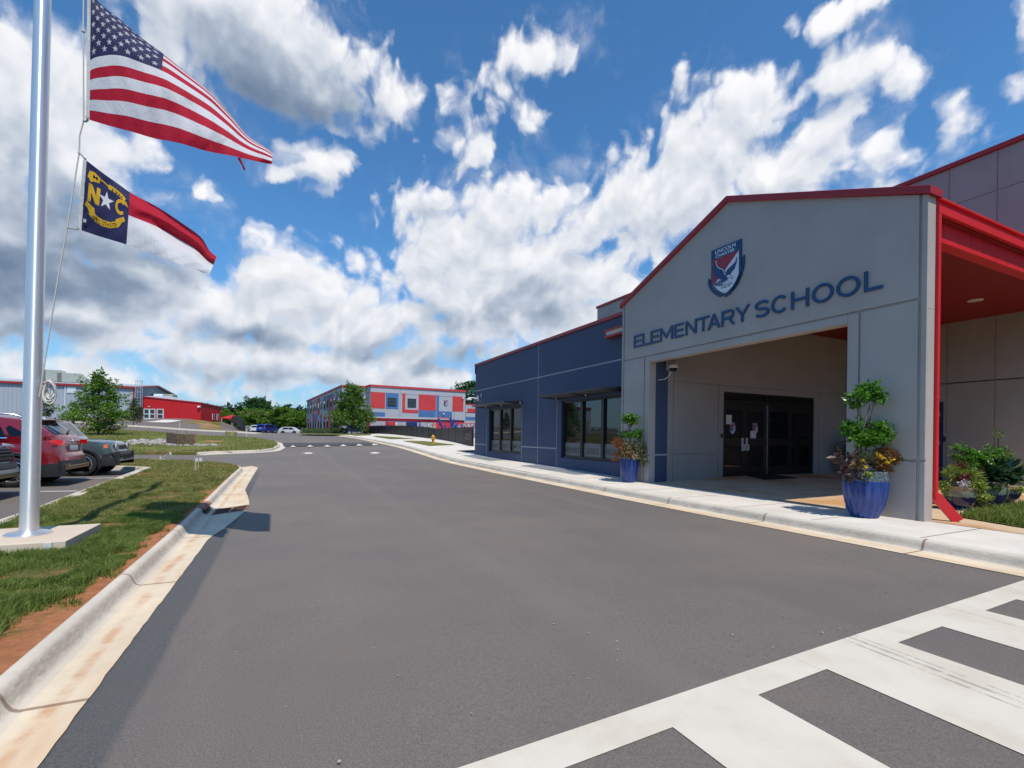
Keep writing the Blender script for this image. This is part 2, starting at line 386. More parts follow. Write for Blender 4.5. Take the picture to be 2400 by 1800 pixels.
def paint_mat():
    m, nt, b = new_mat('road_paint'); t = NT(nt); v = t.coord()
    c = t.mix(t.ramp(t.noise(v, 2.2, 6, .65), .35, .75), (.67, .605, .505), (.58, .51, .40)); c = t.mix(t.ramp(t.noise(v, 28, 5, .7), .6, .8, 0, .35), c, (.45, .40, .34))
    c = t.mix(t.ramp(t.noise(v, 150, 2, .6), .70, .76, 0, .5), c, (.25, .22, .2))
    xyz = t.node('ShaderNodeSeparateXYZ'); t.put(xyz.inputs[0], v)
    x = t.math('ADD', xyz.outputs[0], t.math('MULTIPLY', xyz.outputs[1], -.06))
    for x0, w, a in ((3.62, .012, .6), (3.70, .018, .55), (3.77, .010, .55), (5.2, .03, .18), (3.0, .02, .10)):
        k = t.ramp(t.math('ABSOLUTE', t.math('SUBTRACT', x, x0)), w*.5, w*1.3, a, 0); k = t.math('MULTIPLY', k, t.ramp(t.noise(v, 12, 4, .7), .35, .6)); c = t.mix(k, c, (.16, .15, .14))
    t.put(b.inputs['Base Color'], c); b.inputs['Roughness'].default_value = .7
    t.put(b.inputs['Normal'], t.bump(t.noise(v, 130, 4, .7), .35, .004)); return m
def wall_mat(name, col, var=.06, streak=.12):
    m, nt, b = new_mat(name); t = NT(nt); v = t.coord()
    c = t.mix(t.ramp(t.noise(v, .8, 6, .6), .3, .7), tint(col, 1-var), tint(col, 1+var))
    s = t.noise(t.vmath('MULTIPLY', v, (3, 3, .25)), 1.2, 5, .6); c = t.mix(t.ramp(s, .5, .8, 0, streak), c, tint(col, .6))
    n = t.noise(v, 45, 5, .65); c = t.mix(t.ramp(n, .62, .75, 0, .18), c, tint(col, 1.25))
    t.put(b.inputs['Base Color'], c); b.inputs['Roughness'].default_value = .62; b.inputs['Specular IOR Level'].default_value = .35
    t.put(b.inputs['Normal'], t.bump(n, .35, .006)); return m
def glass_mat(name, col=(.012, .012, .013), rough=.015, ior=1.55):
    m, nt, b = new_mat(name); b.inputs['Base Color'].default_value = tuple(col)+(1,); b.inputs['Roughness'].default_value = rough; b.inputs['IOR'].default_value = ior
    b.inputs['Specular IOR Level'].default_value = .55; return m
def glaze_mat():
    """blue pot glaze with vertical runs and a dark speckled collar"""
    m, nt, b = new_mat('blue_glaze'); t = NT(nt); v = t.coord()
    run = t.noise(t.vmath('MULTIPLY', v, (9, 9, .7)), 3.2, 6, .6); sp = t.noise(v, 60, 4, .7)
    c = t.mix(t.ramp(run, .38, .66), (.006, .030, .165), (.018, .062, .26)); c = t.mix(t.ramp(sp, .52, .7, 0, .7), c, (.006, .018, .10))
    xyz = t.node('ShaderNodeSeparateXYZ'); t.put(xyz.inputs[0], t.node('ShaderNodeTexCoord').outputs['Generated'])
    z = t.math('ADD', xyz.outputs[2], t.math('MULTIPLY', t.math('SUBTRACT', run, .5), .10))
    col = t.mix(t.ramp(sp, .42, .62), (.022, .028, .035), (.20, .24, .26))
    c = t.mix(t.ramp(z, .785, .805), c, col)
    t.put(b.inputs['Base Color'], c); b.inputs['Roughness'].default_value = .30; b.inputs['Coat Weight'].default_value = .12
    t.put(b.inputs['Normal'], t.bump(run, .15, .01)); return m
def twotone_glaze():
    m, nt, b = new_mat('two_tone_glaze'); t = NT(nt); v = t.coord()
    run = t.noise(t.vmath('MULTIPLY', v, (5, 5, .9)), 3., 5, .6)
    xyz = t.node('ShaderNodeSeparateXYZ'); t.put(xyz.inputs[0], t.node('ShaderNodeTexCoord').outputs['Generated'])
    z = t.math('ADD', xyz.outputs[2], t.math('MULTIPLY', t.math('SUBTRACT', run, .5), .16))
    up = t.mix(t.ramp(z, .68, .95), (.19, .21, .16), (.42, .27, .15))
    t.put(b.inputs['Base Color'], t.mix(t.ramp(z, .50, .54), (.014, .012, .075), up)); b.inputs['Roughness'].default_value = .14; b.inputs['Coat Weight'].default_value = .4
    return m
def cloth_mat(name, col, tr=.35, rough=.7):
    m, nt, b = new_mat(name); t = NT(nt); b.inputs['Base Color'].default_value = tuple(col)+(1,); b.inputs['Roughness'].default_value = rough; b.inputs['Specular IOR Level'].default_value = .25
    v = t.coord(); nz = t.noise(t.vmath('MULTIPLY', v, (9, 9, 5)), 3.2, 4, .6, dist=.6); t.put(b.inputs['Normal'], t.bump(nz, .35, .03))
    d = t.node('ShaderNodeBsdfTranslucent'); d.inputs[0].default_value = tuple(col)+(1,)
    mx = t.node('ShaderNodeMixShader'); mx.inputs[0].default_value = tr; t.l.new(b.outputs[0], mx.inputs[1]); t.l.new(d.outputs[0], mx.inputs[2]); t.l.new(mx.outputs[0], nt.nodes['Material Output'].inputs[0]); return m
def brushed(name, col=(.88, .86, .83), rough=.33):
    m, nt, b = new_mat(name); t = NT(nt); v = t.coord()
    n = t.noise(t.vmath('MULTIPLY', v, (60, 60, .6)), 4, 3, .6); f = t.noise(v, 7, 5, .7)
    t.put(b.inputs['Base Color'], t.mix(t.ramp(f, .6, .85, 0, .25), col, tint(col, .6))); b.inputs['Metallic'].default_value = .80
    t.put(b.inputs['Roughness'], t.ramp(n, .2, .8, rough-.06, rough+.1)); b.inputs['Anisotropic'].default_value = .85; b.inputs['Anisotropic Rotation'].default_value = .25; tg_ = t.node('ShaderNodeTangent', direction_type='RADIAL', axis='Z'); t.put(b.inputs['Tangent'], tg_.outputs[0]); return m
M['asphalt'] = asphalt_mat()
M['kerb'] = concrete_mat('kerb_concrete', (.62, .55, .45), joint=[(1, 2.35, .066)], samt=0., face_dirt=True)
M['gutter'] = concrete_mat('gutter_concrete', (.70, .59, .43), joint=[(1, 2.35, .066)], stain=(.62, .36, .17), samt=.6, sscale=1.0, sthr=(.42, .70), streak=(3, .5, 1), rust_line=True)
M['walk'] = concrete_mat('walk_concrete', (.70, .64, .555), joint=[(1, 1.5, .2)], samt=.12)
M['patio'] = concrete_mat('patio_concrete', (.62, .47, .31), joint=[(0, 3.2, .45), (1, 3.0, .6)], stain=(.52, .25, .08), samt=.8, sscale=.45, sthr=(.42, .62))
M['pad'] = concrete_mat('pad_concrete', (.66, .54, .42), samt=.25)
M['soil'] = ground_mat('lawn_soil', (.12, .125, .038), (.165, .155, .05), (.42, .175, .08), .46, 1.3, True)
M['lawn'] = ground_mat('far_lawn', (.14, .17, .045), (.21, .215, .06), (.36, .18, .09), .40, .30)
M['bank'] = ground_mat('bank_lawn', (.13, .15, .042), (.19, .18, .055), (.33, .20, .10), .44, .12)
M['earth'] = ground_mat('far_earth', (.04, .07, .02), (.07, .09, .025), (.2, .12, .06), .3, .02)
M['paint'] = paint_mat()
M['white_line'] = mat('white_line', (.72, .71, .68), .7, var=.1, vs=6)
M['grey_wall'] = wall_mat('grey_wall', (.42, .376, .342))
M['main_grey_shaded'] = wall_mat('main_grey_shaded', (.335, .305, .285))  # same grey paint, darkened: depth of shade under the porch is in the colour
M['grey_wall_dim'] = wall_mat('grey_wall_shaded', (.32, .292, .272))  # dimmed copy of the grey paint, with porch shade put into the colour
M['navy_wall'] = wall_mat('navy_wall', (.050, .072, .138), .05, .10)
M['joint_strip'] = mat('joint_strip', (.34, .35, .37), .6, var=.05)
M['red_trim'] = mat('red_trim', (.36, .018, .022), .42, var=.06, vs=1.2)
M['red_bright'] = mat('red_bright', (.62, .014, .020), .42, var=.07, vs=1.5)
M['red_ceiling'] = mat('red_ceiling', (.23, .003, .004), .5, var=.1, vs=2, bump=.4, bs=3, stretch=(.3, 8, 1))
M['black_metal'] = mat('black_metal', (.011, .011, .012), .38, var=.15, vs=8)
M['dark_frame'] = mat('dark_frame', (.008, .008, .009), .35)
M['glass'] = glass_mat('dark_glass', (.012, .012, .013), .015, 1.75)
M['door_glass'] = glass_mat('door_glass', (.006, .006, .007), .02, 1.35)
M['film'] = mat('frosted_film', (.15, .15, .155), .35, var=.04)
M['film_text'] = mat('film_text', (.045, .045, .048), .5)
M['navy_sign'] = mat('navy_sign', (.012, .052, .145), .35, var=.08)
M['sign_white'] = mat('sign_white', (.70, .72, .76), .4)
M['sign_red'] = mat('sign_red', (.34, .020, .035), .4)
M['sign_grey'] = mat('sign_grey', (.12, .13, .16), .5)
M['steel'] = brushed('brushed_aluminium')
M['chrome'] = mat('chrome', (.75, .75, .77), .18, metal=1)
M['rope'] = mat('rope', (.62, .60, .55), .9, bump=.6, bs=300)
M['white_plastic'] = mat('white_plastic', (.68, .68, .66), .4, var=.05)
M['light_grey_plastic'] = mat('light_grey_plastic', (.42, .42, .41), .45)
M['rust'] = mat('rusty_iron', (.34, .135, .085), .8, var=.25, vs=12, bump=.5, bs=80)
M['blackhole'] = mat('dark_hollow', (.010, .008, .007), .9)
M['yellow'] = mat('hydrant_yellow', (.62, .30, .012), .4, var=.1, vs=6)
M['wood'] = mat('raw_wood', (.42, .26, .12), .8, var=.2, vs=10, stretch=(8, 8, .6))
M['dark_wood'] = mat('bark', (.085, .06, .042), .9, var=.3, vs=14, bump=.8, bs=30, bd=.02)
M['grey_bark'] = mat('grey_bark', (.20, .16, .125), .9, var=.25, vs=18, bump=.7, bs=60, bd=.01)
M['mulch'] = mat('mulch', (.045, .030, .022), .95, var=.5, vs=25, bump=1, bs=50, bd=.03)
M['grate'] = mat('galvanised_grate', (.22, .23, .24), .5, metal=.5, var=.1)
M['mat_rubber'] = mat('rubber_mat', (.015, .015, .017), .85, bump=.5, bs=150)
M['paper'] = mat('paper', (.60, .60, .57), .8)
M['blue_glaze'] = glaze_mat(); M['two_tone'] = twotone_glaze()
M['navy_glaze'] = mat('navy_glaze', (.016, .018, .12), .15, coat=.4)
M['black_pot'] = mat('dark_pot', (.012, .014, .03), .3)
M['leaf_box'] = leaf_mat('boxwood_leaf', (.035, .125, .012), (.095, .27, .028), (.20, .38, .06), .35, .3, .5)
M['leaf_box_dark'] = leaf_mat('olive_leaf', (.022, .055, .012), (.055, .11, .028), (.10, .16, .05), .25, .4)
M['leaf_purple'] = leaf_mat('bronze_leaf', (.060, .030, .030), (.11, .060, .055), (.17, .12, .11), .25, .35)
M['leaf_rust'] = leaf_mat('rust_foliage', (.13, .042, .022), (.22, .090, .040), (.20, .19, .04), .35, .5)
M['leaf_tan'] = leaf_mat('dry_leaf', (.20, .13, .055), (.30, .22, .11), (.16, .17, .06), .35, .6)
M['leaf_copper'] = leaf_mat('copper_twigs', (.28, .085, .035), (.35, .14, .06), (.22, .10, .05), .35, .6)
M['leaf_sage'] = leaf_mat('sage_leaf', (.08, .11, .05), (.15, .18, .09), (.24, .26, .16), .3, .5)
M['leaf_lime'] = leaf_mat('lime_foliage', (.14, .22, .03), (.25, .33, .05), (.40, .42, .11), .35, .45)
M['leaf_ivy'] = leaf_mat('trailing_leaf', (.05, .13, .02), (.11, .22, .04), (.24, .30, .09), .3, .45)
M['leaf_dark'] = leaf_mat('dark_glossy_leaf', (.010, .040, .018), (.020, .065, .028), (.05, .11, .05), .2, .3, .5)
M['leaf_wine'] = leaf_mat('wine_foliage', (.085, .010, .022), (.16, .02, .035), (.10, .03, .03), .3, .5)
M['flower_yellow'] = leaf_mat('yellow_petals', (.70, .48, .01), (.80, .62, .03), None, .3, .6)
M['flower_white'] = leaf_mat('pale_petals', (.55, .50, .55), (.66, .60, .66), None, .3, .6)
M['grass'] = leaf_mat('grass_blade', (.17, .205, .048), (.28, .30, .08), (.48, .41, .19), .45, .6, .2)
M['grass_lush'] = leaf_mat('lush_grass_blade', (.115, .195, .036), (.20, .28, .058), (.38, .38, .14), .5, .6, .2)
M['maple'] = leaf_mat('maple_leaf', (.055, .135, .014), (.13, .26, .03), (.25, .38, .05), .4, .5, .3)
M['oak'] = leaf_mat('street_tree_leaf', (.055, .14, .025), (.12, .23, .038), (.24, .34, .06), .4, .5, .3)
M['olive_tree'] = leaf_mat('young_tree_leaf', (0.068, 0.105, 0.027), (0.112, 0.150, 0.038), (0.180, 0.195, 0.075), .3, .5, .3)
M['pine'] = leaf_mat('pine_needles', (0.009, 0.030, 0.012), (0.019, 0.051, 0.019), (0.033, 0.072, 0.027), .15, .6, .2)
M['dense'] = leaf_mat('broadleaf', (0.022, 0.076, 0.018), (0.050, 0.135, 0.029), (0.090, 0.189, 0.040), .25, .55, .25)
M['bright_tree'] = leaf_mat('bright_leaf', (.07, .18, .022), (.16, .30, .036), (.28, .40, .06), .4, .55, .25)
M['hedge'] = leaf_mat('hedge_leaf', (0.034, 0.091, 0.019), (0.085, 0.162, 0.030), (0.209, 0.190, 0.057), .25, .5, .3)
M['blossom'] = leaf_mat('pink_blossom', (.40, .26, .22), (.50, .36, .30), None, .3, .7)
M['tyre'] = mat('tyre_rubber', (.014, .014, .015), .75, var=.2, vs=20, bump=.3, bs=60)
M['cladding'] = mat('black_cladding', (.022, .023, .026), .55, bump=.2, bs=200)
M['rim_alloy'] = mat('rim_alloy', (.55, .56, .58), .25, metal=.9)
M['rim_black'] = mat('rim_black', (.02, .02, .022), .35)
M['car_glass'] = glass_mat('car_glass', (.006, .010, .022), .03, 1.28)
M['tail_red'] = mat('tail_lamp_red', (.65, .012, .010), .12, coat=.8)
M['amber'] = mat('amber_lens', (.85, .16, .015), .15, coat=.6)
M['head_lens'] = mat('headlamp_lens', (.62, .64, .66), .08, metal=.55, coat=.8)
M['plate'] = mat('number_plate', (.55, .56, .60), .5, var=.25, vs=60)
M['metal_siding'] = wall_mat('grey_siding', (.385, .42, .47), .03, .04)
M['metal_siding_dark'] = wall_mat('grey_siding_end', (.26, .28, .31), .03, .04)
M['red_siding'] = wall_mat('red_siding', (.52, .014, .020), .05, .06)
M['galv_roof'] = mat('galvanised_roof', (.52, .54, .55), .4, metal=.3)
M['light_panel'] = mat('translucent_panel', (.62, .72, .74), .3)
M['window_white'] = mat('white_frame', (.62, .66, .68), .5)
M['hvac'] = mat('hvac_casing', (.40, .42, .37), .55, var=.08)
M['hvac_dark'] = mat('hvac_louvre', (.16, .17, .155), .6)
M['pale_panel'] = wall_mat('pale_panel', (.42, .42, .455), .03, .05)
M['coral_panel'] = wall_mat('coral_panel', (.56, .050, .050), .04, .06)
M['azure_panel'] = wall_mat('azure_panel', (.070, .165, .36), .04, .08)
M['slate_panel'] = wall_mat('slate_panel', (.10, .17, .26), .04, .08)
M['blue_dark'] = wall_mat('deep_blue_panel', (.012, .035, .12), .04, .06)
M['fence_black'] = mat('black_fence', (.008, .008, .009), .42, var=.2, vs=1.5)
M['fence_screen'] = mat('fence_screen', (.010, .010, .012), .55, var=.35, vs=.9)
M['banner'] = mat('dark_banner', (.045, .014, .020), .7, var=.2, vs=3)
M['play_blue'] = mat('play_blue', (.014, .035, .21), .4)
M['play_red'] = mat('play_red', (.55, .02, .03), .4)
M['stone_block'] = mat('retaining_stone', (.33, .30, .26), .9, var=.15, vs=3, bump=.6, bs=12, bd=.05)
M['rock'] = mat('riprap_rock', (.34, .31, .28), .9, var=.25, vs=2.5, bump=.8, bs=14, bd=.04)
M['silt'] = mat('silt_fabric', (.13, .085, .05), .8, var=.3, vs=6)
M['blue_bag'] = mat('survey_blue', (.02, .12, .5), .5)
def car_paint(name, col, metal=.25, rough=.28):
    return mat(name, col, rough, metal=metal, coat=.9, spec=.5)
# ---------------------------------------------------------------- ground, road, kerbs
def vnoise(X, Y, seed=0):
    r = np.random.default_rng(seed).random((64, 64)); out = 0; amp = 1; tot = 0
    for o in range(4):
        x = X*2**o+o*13.7; y = Y*2**o+o*7.1; xi = np.floor(x).astype(int); yi = np.floor(y).astype(int); fx = x-xi; fy = y-yi
        fx = fx*fx*(3-2*fx); fy = fy*fy*(3-2*fy)
        g = lambda a, b: r[a % 64, b % 64]
        out = out+amp*((g(xi, yi)*(1-fx)+g(xi+1, yi)*fx)*(1-fy)+(g(xi, yi+1)*(1-fx)+g(xi+1, yi+1)*fx)*fy); tot += amp; amp *= .5
    return out/tot
def rect_sheet(name, xs, ys, dz, m, dip=None):
    X, Y = np.meshgrid(xs, ys, indexing='ij'); Z = Hn(X, Y)+dz
    if dip is not None: Z = Z-dip(X, Y)
    V = np.stack([X, Y, Z], -1).reshape(-1, 3); n, k = X.shape
    i, j = np.meshgrid(np.arange(n-1), np.arange(k-1), indexing='ij'); a = (i*k+j).ravel()
    F = np.stack([a, a+k, a+k+1, a+1], 1).ravel()
    return struct(raw_mesh(name, V, F, 4, m, smooth=True))
far = np.array([-1400, -900, -600, -420, -320, -250, -200, -170, -150])
gx = np.concatenate([far, np.arange(-140, 61, 5), np.array([70, 90, 120, 160, 220, 320, 500, 900, 1400])])
gy = np.concatenate([np.array([-1400, -800, -400, -200, -100, -50, -20, -8]), np.arange(-4, 181, 4), np.array([200, 230, 280, 350, 450, 600, 900, 1400])])
rect_sheet('ground', gx, gy, -.16, M['earth'])
ax = np.concatenate([np.arange(-130, -20, 3.), np.arange(-20, 12.1, .5), np.array([16., 22, 30])])
ay = np.concatenate([np.arange(-8, 62, .5), np.arange(62, 140, 2.5)])
rect_sheet('road', ax, ay, 0., M['asphalt'])
PW = lambda p: Vector((p.x, p.y))
P2 = lambda x, y, l=0.: PW(gnd(x, y, l))
def kerb(name, line, prof, m, mtop=None):
    """loft a profile [(offset to the left of the line, height)] along a 2D line; prof may be a function of the point"""
    line = [Vector((p[0], p[1])) for p in line]; rows = []
    pr = prof if callable(prof) else (lambda p: prof)
    K = len(pr(line[0])); offs = []
    nl = offset_line(line, 1.)
    zs = Hn(np.array([p.x for p in line]), np.array([p.y for p in line]))
    for p, q, z in zip(line, nl, zs):
        n = q-p; rows.append([(p.x+n.x*o, p.y+n.y*o, z+h) for o, h in pr(p)])
    mb = MB().grid(rows); mb.ngon(rows[0]); mb.ngon(rows[-1][::-1]); o = mb.build(name, m, None, smooth=50); return struct(o)
def ss(x, a, b): t = min(1, max(0, (x-a)/(b-a))); return t*t*(3-2*t)
def left_prof(p):
    k = ss(p.y, 9.1, 10.0)*(1-ss(p.y, 11.5, 12.3)) if p.x > -1.3 else 0.
    t = .135+.01*k
    return [(.10, -.1), (.10, .004), (.14, .008), (.165+.02*k, .020), (.185+.008*k, .048), (.20, .085), (.215, .110), (.235, .124), (.26, .130), (.285, .131), (.297, .124), (.30, -.1)]
nose = [(-1.10, -4.5), (-1.10, 19.0)]+[tuple(p) for p in ((-1.12, 19.9), (-1.35, 21.2), (-1.95, 22.5), (-3.1, 24.2), (-4.6, 25.55), (-6.3, 26.75), (-9.0, 28.0), (-13, 29.4), (-20, 31.5))]
core = smooth_line(nose[1:], 2)
kline = [Vector(p) for p in resample([Vector(nose[0]), Vector((-1.10, 10.15))], .35)]
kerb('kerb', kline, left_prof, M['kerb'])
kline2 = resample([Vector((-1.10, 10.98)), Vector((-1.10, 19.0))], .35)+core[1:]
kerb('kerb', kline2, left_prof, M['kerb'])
# gutter strip with the wider apron at the storm drain
gp = [Vector((-.955, -4.5)), Vector((-.955, 2)), Vector((-.95, 4.5)), Vector((-.94, 6.6))]+[P2(*q) for q in ( (486, 1266.7), (501, 1255), (532, 1234), (550, 1220), (576.6, 1197.5), (584.7, 1182), (581.5, 1166), (574.5, 1149), (585.5, 1128), (604, 1098), (603, 1095.5), (590, 1092.5))]
gr_ = np.random.default_rng(3); gp = [p+Vector((gr_.normal(0, .0025), 0)) for p in resample(gp, .12)]
gpoly = gp+[Vector((-1.50, 21.4)), Vector((-1.23, 19.6)), Vector((-1.215, 18.9)), Vector((-1.215, -4.5))]
struct(drape('gutter', gpoly, .5, lambda X, Y: Hn(X, Y)+.007, M['gutter']))
# island lawn between road and car park
lot_edge = [(-3.55, -4.5), (-3.57, 10.2), (-3.80, 15.1), (-4.08, 19.7), (-4.95, 20.5), (-12, 22.2), (-20, 24.)]
isl = [(-1.385, -4.5), (-1.385, 19.1)]+[(p.x, p.y) for p in offset_line(core, .285)[1:]]+lot_edge[::-1]
struct(drape('lawn', isl, .6, lambda X, Y: Hn(X, Y)+.108+.03*vnoise(X*.8, Y*.8, 3), M['soil'], skirt=.3))
lk = [Vector(p) for p in resample([Vector(p) for p in lot_edge], .6)]
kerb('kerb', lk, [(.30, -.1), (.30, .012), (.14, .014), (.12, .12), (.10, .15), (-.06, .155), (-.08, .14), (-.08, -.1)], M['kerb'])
# second island
i2f = [(-250, 1070), (-60, 1065), (100, 1062), (317, 1060), (461, 1060.5), (503, 1058), (560, 1056.5), (610, 1054.5), (640, 1050.5), (651, 1043.5), (650, 1038), (642, 1033.5)]
i2b = [(600, 1027), (530, 1022.5), (461, 1019), (370, 1013), (271, 1007), (100, 999), (-100, 991), (-250, 986)]
i2 = [P2(x, y, .14) for x, y in i2f+i2b]
struct(drape('lawn', i2, 1.0, lambda X, Y: Hn(X, Y)+.13+.06*vnoise(X*.5, Y*.5, 5), M['lawn'], skirt=.35))
i2k = resample([Vector((p.x, p.y)) for p in smooth_line(i2[4:13], 2)], .5)
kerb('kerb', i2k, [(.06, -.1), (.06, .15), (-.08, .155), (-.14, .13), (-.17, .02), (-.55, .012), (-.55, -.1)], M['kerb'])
# bank beside the red annexe, upper kerb and pavement
bank = [P2(*R1(a, b)) for a, b in ((1695, 692), (1735, 648), (1560, 625), (1660, 615), (1905, 623), (2000, 638), (2085, 690), (2118, 716), (1900, 706))]
struct(drape('lawn', bank, 2., lambda X, Y: Hn(X, Y)+.10, M['bank'], skirt=.4))
strip = [P2(*R1(a, b)) for a, b in ((-300, 590), (560, 604), (1000, 612), (1220, 612), (1230, 600), (1000, 594), (560, 586), (-300, 572))]
struct(drape('lawn', strip, 2., lambda X, Y: Hn(X, Y)+.10, M['bank'], skirt=.4))
uk = [P2(*R1(a, b)) for a, b in ((-300, 590), (300, 606), (640, 628), (850, 646), (1100, 660), (1400, 679), (1700, 701), (2118, 720), (2212, 728))]
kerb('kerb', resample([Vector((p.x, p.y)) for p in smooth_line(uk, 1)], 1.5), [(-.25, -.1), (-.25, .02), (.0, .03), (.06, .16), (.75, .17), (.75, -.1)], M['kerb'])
ap = [P2(*R1(a, b)) for a, b in ((1255, 626), (1440, 631), (1575, 612), (1410, 605))]
struct(drape('pavement', ap, 2., lambda X, Y: Hn(X, Y)+.06, M['walk']))
# pavement in front of the school, right kerb, far corner
rk_px = [(2212, 855), (1990, 795), (1700, 715), (1440, 640), (1330, 617), (1250, 601), (1190, 590), (1120, 580), (1040, 573), (960, 571), (850, 570)]
rk = [Vector((7.32, -6)), Vector((7.32, 12))]+[PW(gnd(*R2(a, b))) for a, b in rk_px[1:]]
rk = [p for i, p in enumerate(rk) if i < 2 or True]
rkl = resample([Vector((p.x, p.y)) for p in smooth_line(rk, 2)], .5)
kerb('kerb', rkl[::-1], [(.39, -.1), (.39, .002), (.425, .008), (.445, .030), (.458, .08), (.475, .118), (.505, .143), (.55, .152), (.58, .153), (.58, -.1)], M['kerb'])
struct(drape('gutter', [(p.x, p.y) for p in rkl]+[(p.x, p.y) for p in offset_line(rkl, -.42)[::-1]], .6, lambda X, Y: Hn(X, Y)+.008, M['gutter']))
inner = offset_line(rkl, -.575)
walk = [(p.x, p.y) for p in inner]
wend = inner[-1]
walk += [(p.x, p.y) for p in (P2(700, 1018.2, .15), P2(760, 1017.5, .15), P2(820, 1017.6, .15))]
walk += [(20, 84), (20, -6)]
struct(drape('pavement', walk, 1.0, lambda X, Y: Hn(X, Y)+.152, M['walk']))
struct(drape('patio', [(9.62, -6), (9.62, 11.0), (19.3, 11.0), (19.3, -6)], .8, lambda X, Y: Hn(X, Y)+.158, M['patio']))
def patch(name, px, fn, lift, m, step=1.):
    return struct(drape(name, [P2(*fn(a, b), .16) for a, b in px], step, lambda X, Y: Hn(X, Y)+lift, m))
patch('lawn', ((370, 1222), (600, 1218), (820, 1228), (1420, 1300), (900, 1318)), Q5, .18, M['lawn'])
patch('lawn', ((1480, 1132), (1560, 1118), (2010, 1150), (2330, 1178), (1830, 1186)), Q4, .18, M['lawn'])
patch('lawn', ((0, 1086), (700, 1098), (1050, 1102), (1120, 1118), (1440, 1108), (1440, 1085), (900, 1075), (60, 1074)), Q4, .18, M['lawn'])
patch('mulch', ((1420, 1418), (1812, 1450), (1812, 1408)), Q5, .18, M['mulch'])
# ---------------------------------------------------------------- painted markings
def mark(name, poly, lift=.006, m=None, step=.8): return struct(drape(name, poly, step, lambda X, Y: Hn(X, Y)+lift, m or M['paint']))
yk = lambda x: 1.985+.031*x
mb = MB()
def quad_cross(x0, x1, a, b):
    return [(x0, a(x0)), (x1, a(x1)), (x1, b(x1)), (x0, b(x0))]
mark('crosswalk_marking', quad_cross(-.35, 7.28, lambda x: yk(x)-.215, yk), .005)
for x0, x1 in ((-.35, .35), (.45+.0, 1.10-.02), (1.81, 2.48), (3.16, 4.05), (4.73, 5.53), (6.21, 7.0)):
    if x0 == .45: continue
    mark('crosswalk_marking', quad_cross(x0, x1, lambda x: -.9+.031*x, lambda x: yk(x)-.215), .005)
mark('crosswalk_marking', quad_cross(-.35, 7.28, lambda x: -1.15+.031*x, lambda x: -.9+.031*x), .005)
# speed table with white arrow heads
st0 = [gnd(*R2(a, b)) for a, b in ((684, 656), (1398, 644), (1290, 625), (668, 628))]
stp = [(-.4, 37.6), (7.5, 44.2), (8.1, 50.5), (-1.2, 46.5)]
stp = [(p.x, p.y) for p in st0]
struct(drape('speed_table', stp, 1.0, lambda X, Y: Hn(X, Y)+.035, mat('table_asphalt', (.062, .060, .062), .9, var=.1, bump=.5, bs=90)))
TRI = ((720, 657, 778, 655, 746, 642), (847, 655, 906, 654, 873, 640), (975, 654, 1031, 653, 1000, 639), (1095, 651, 1150, 650, 1118, 636), (1216, 646, 1270, 645, 1234, 632), (1331, 643, 1385, 642, 1345, 629))
for q in TRI:
    pts = [gnd(*R2(q[i], q[i+1]), .045) for i in (0, 2, 4)]
    mark('speed_table_triangle', [(p.x, p.y) for p in pts], .045)
for xa, xb, yt in ((805, 918, 700), (1300, 1410, 698)):
    xm = (xa+xb)/2
    pts = [gnd(*R2(a, b), .01) for a, b in ((xa, yt+1), (xm, yt-5), (xb, yt+1), (xm+28, yt+1.2), (xm+26, yt+7), (xm-26, yt+7.4), (xm-28, yt+1.4))]
    mark('lane_arrow', [(p.x, p.y) for p in pts], .01)
for y0 in (14.0, 17.3, 10.7, 7.4):
    mark('parking_line', [(-4.2, y0-.05), (-9.2, y0+.02), (-9.2, y0+.12), (-4.2, y0+.05)], .006, M['white_line'])
# ---------------------------------------------------------------- grass blades
def inside(poly, X, Y):
    c = np.zeros(X.shape, bool); n = len(poly); j = n-1
    for i in range(n):
        xi, yi = poly[i]; xj, yj = poly[j]
        c ^= ((yi > Y) != (yj > Y)) & (X < (xj-xi)*(Y-yi)/((yj-yi) if yj != yi else 1e-9)+xi); j = i
    return c
def grass(name, poly, n, hgt, wid, zf, m, bare=.0, keep=None, bscale=1.2, seed=1, hvar=None):
    rg = np.random.default_rng(seed); xs = [p[0] for p in poly]; ys = [p[1] for p in poly]
    X = rg.uniform(min(xs), max(xs), n); Y = rg.uniform(min(ys), max(ys), n); k = inside(poly, X, Y)
    nz = vnoise(X*bscale, Y*bscale, seed+3); k &= nz+rg.normal(0, .05, n) > bare
    if keep is not None: k &= keep(X, Y, rg)
    X = X[k]; Y = Y[k]; nz = nz[k]; n = len(X); Z = zf(X, Y)-.01
    h = hgt*(.45+.8*rg.random(n)**1.5)*np.clip(.4+1.3*(nz-bare)/.25, .35, 1.25)
    if hvar is not None: h = h*hvar(X, Y)
    cl = vnoise(X*4, Y*4, seed+9)*18; a = cl+rg.normal(0, .9, n); lean = np.abs(rg.normal(.55, .35, n))
    dx = np.cos(a); dy = np.sin(a); w = wid*(.6+.7*rg.random(n)); ta = rg.uniform(0, 6.28, n); sx = np.cos(ta)*w; sy = np.sin(ta)*w
    B = np.stack([X, Y, Z], 1); Sd = np.stack([sx, sy, np.zeros(n)], 1); mid = B+np.stack([dx*h*lean*.35, dy*h*lean*.35, h*.62], 1); tip = B+np.stack([dx*h*lean, dy*h*lean, h*(1-.25*lean)], 1)
    V = np.stack([B-Sd, B+Sd, mid+Sd*.7, mid-Sd*.7, tip], 1).reshape(-1, 3); o = (np.arange(n)*5)[:, None]
    Fc = np.concatenate([o+np.array([[0, 1, 2]]), o+np.array([[0, 2, 3]]), o+np.array([[3, 2, 4]])], 1).ravel()
    return stuff(raw_mesh(name, V, Fc, 3, m))
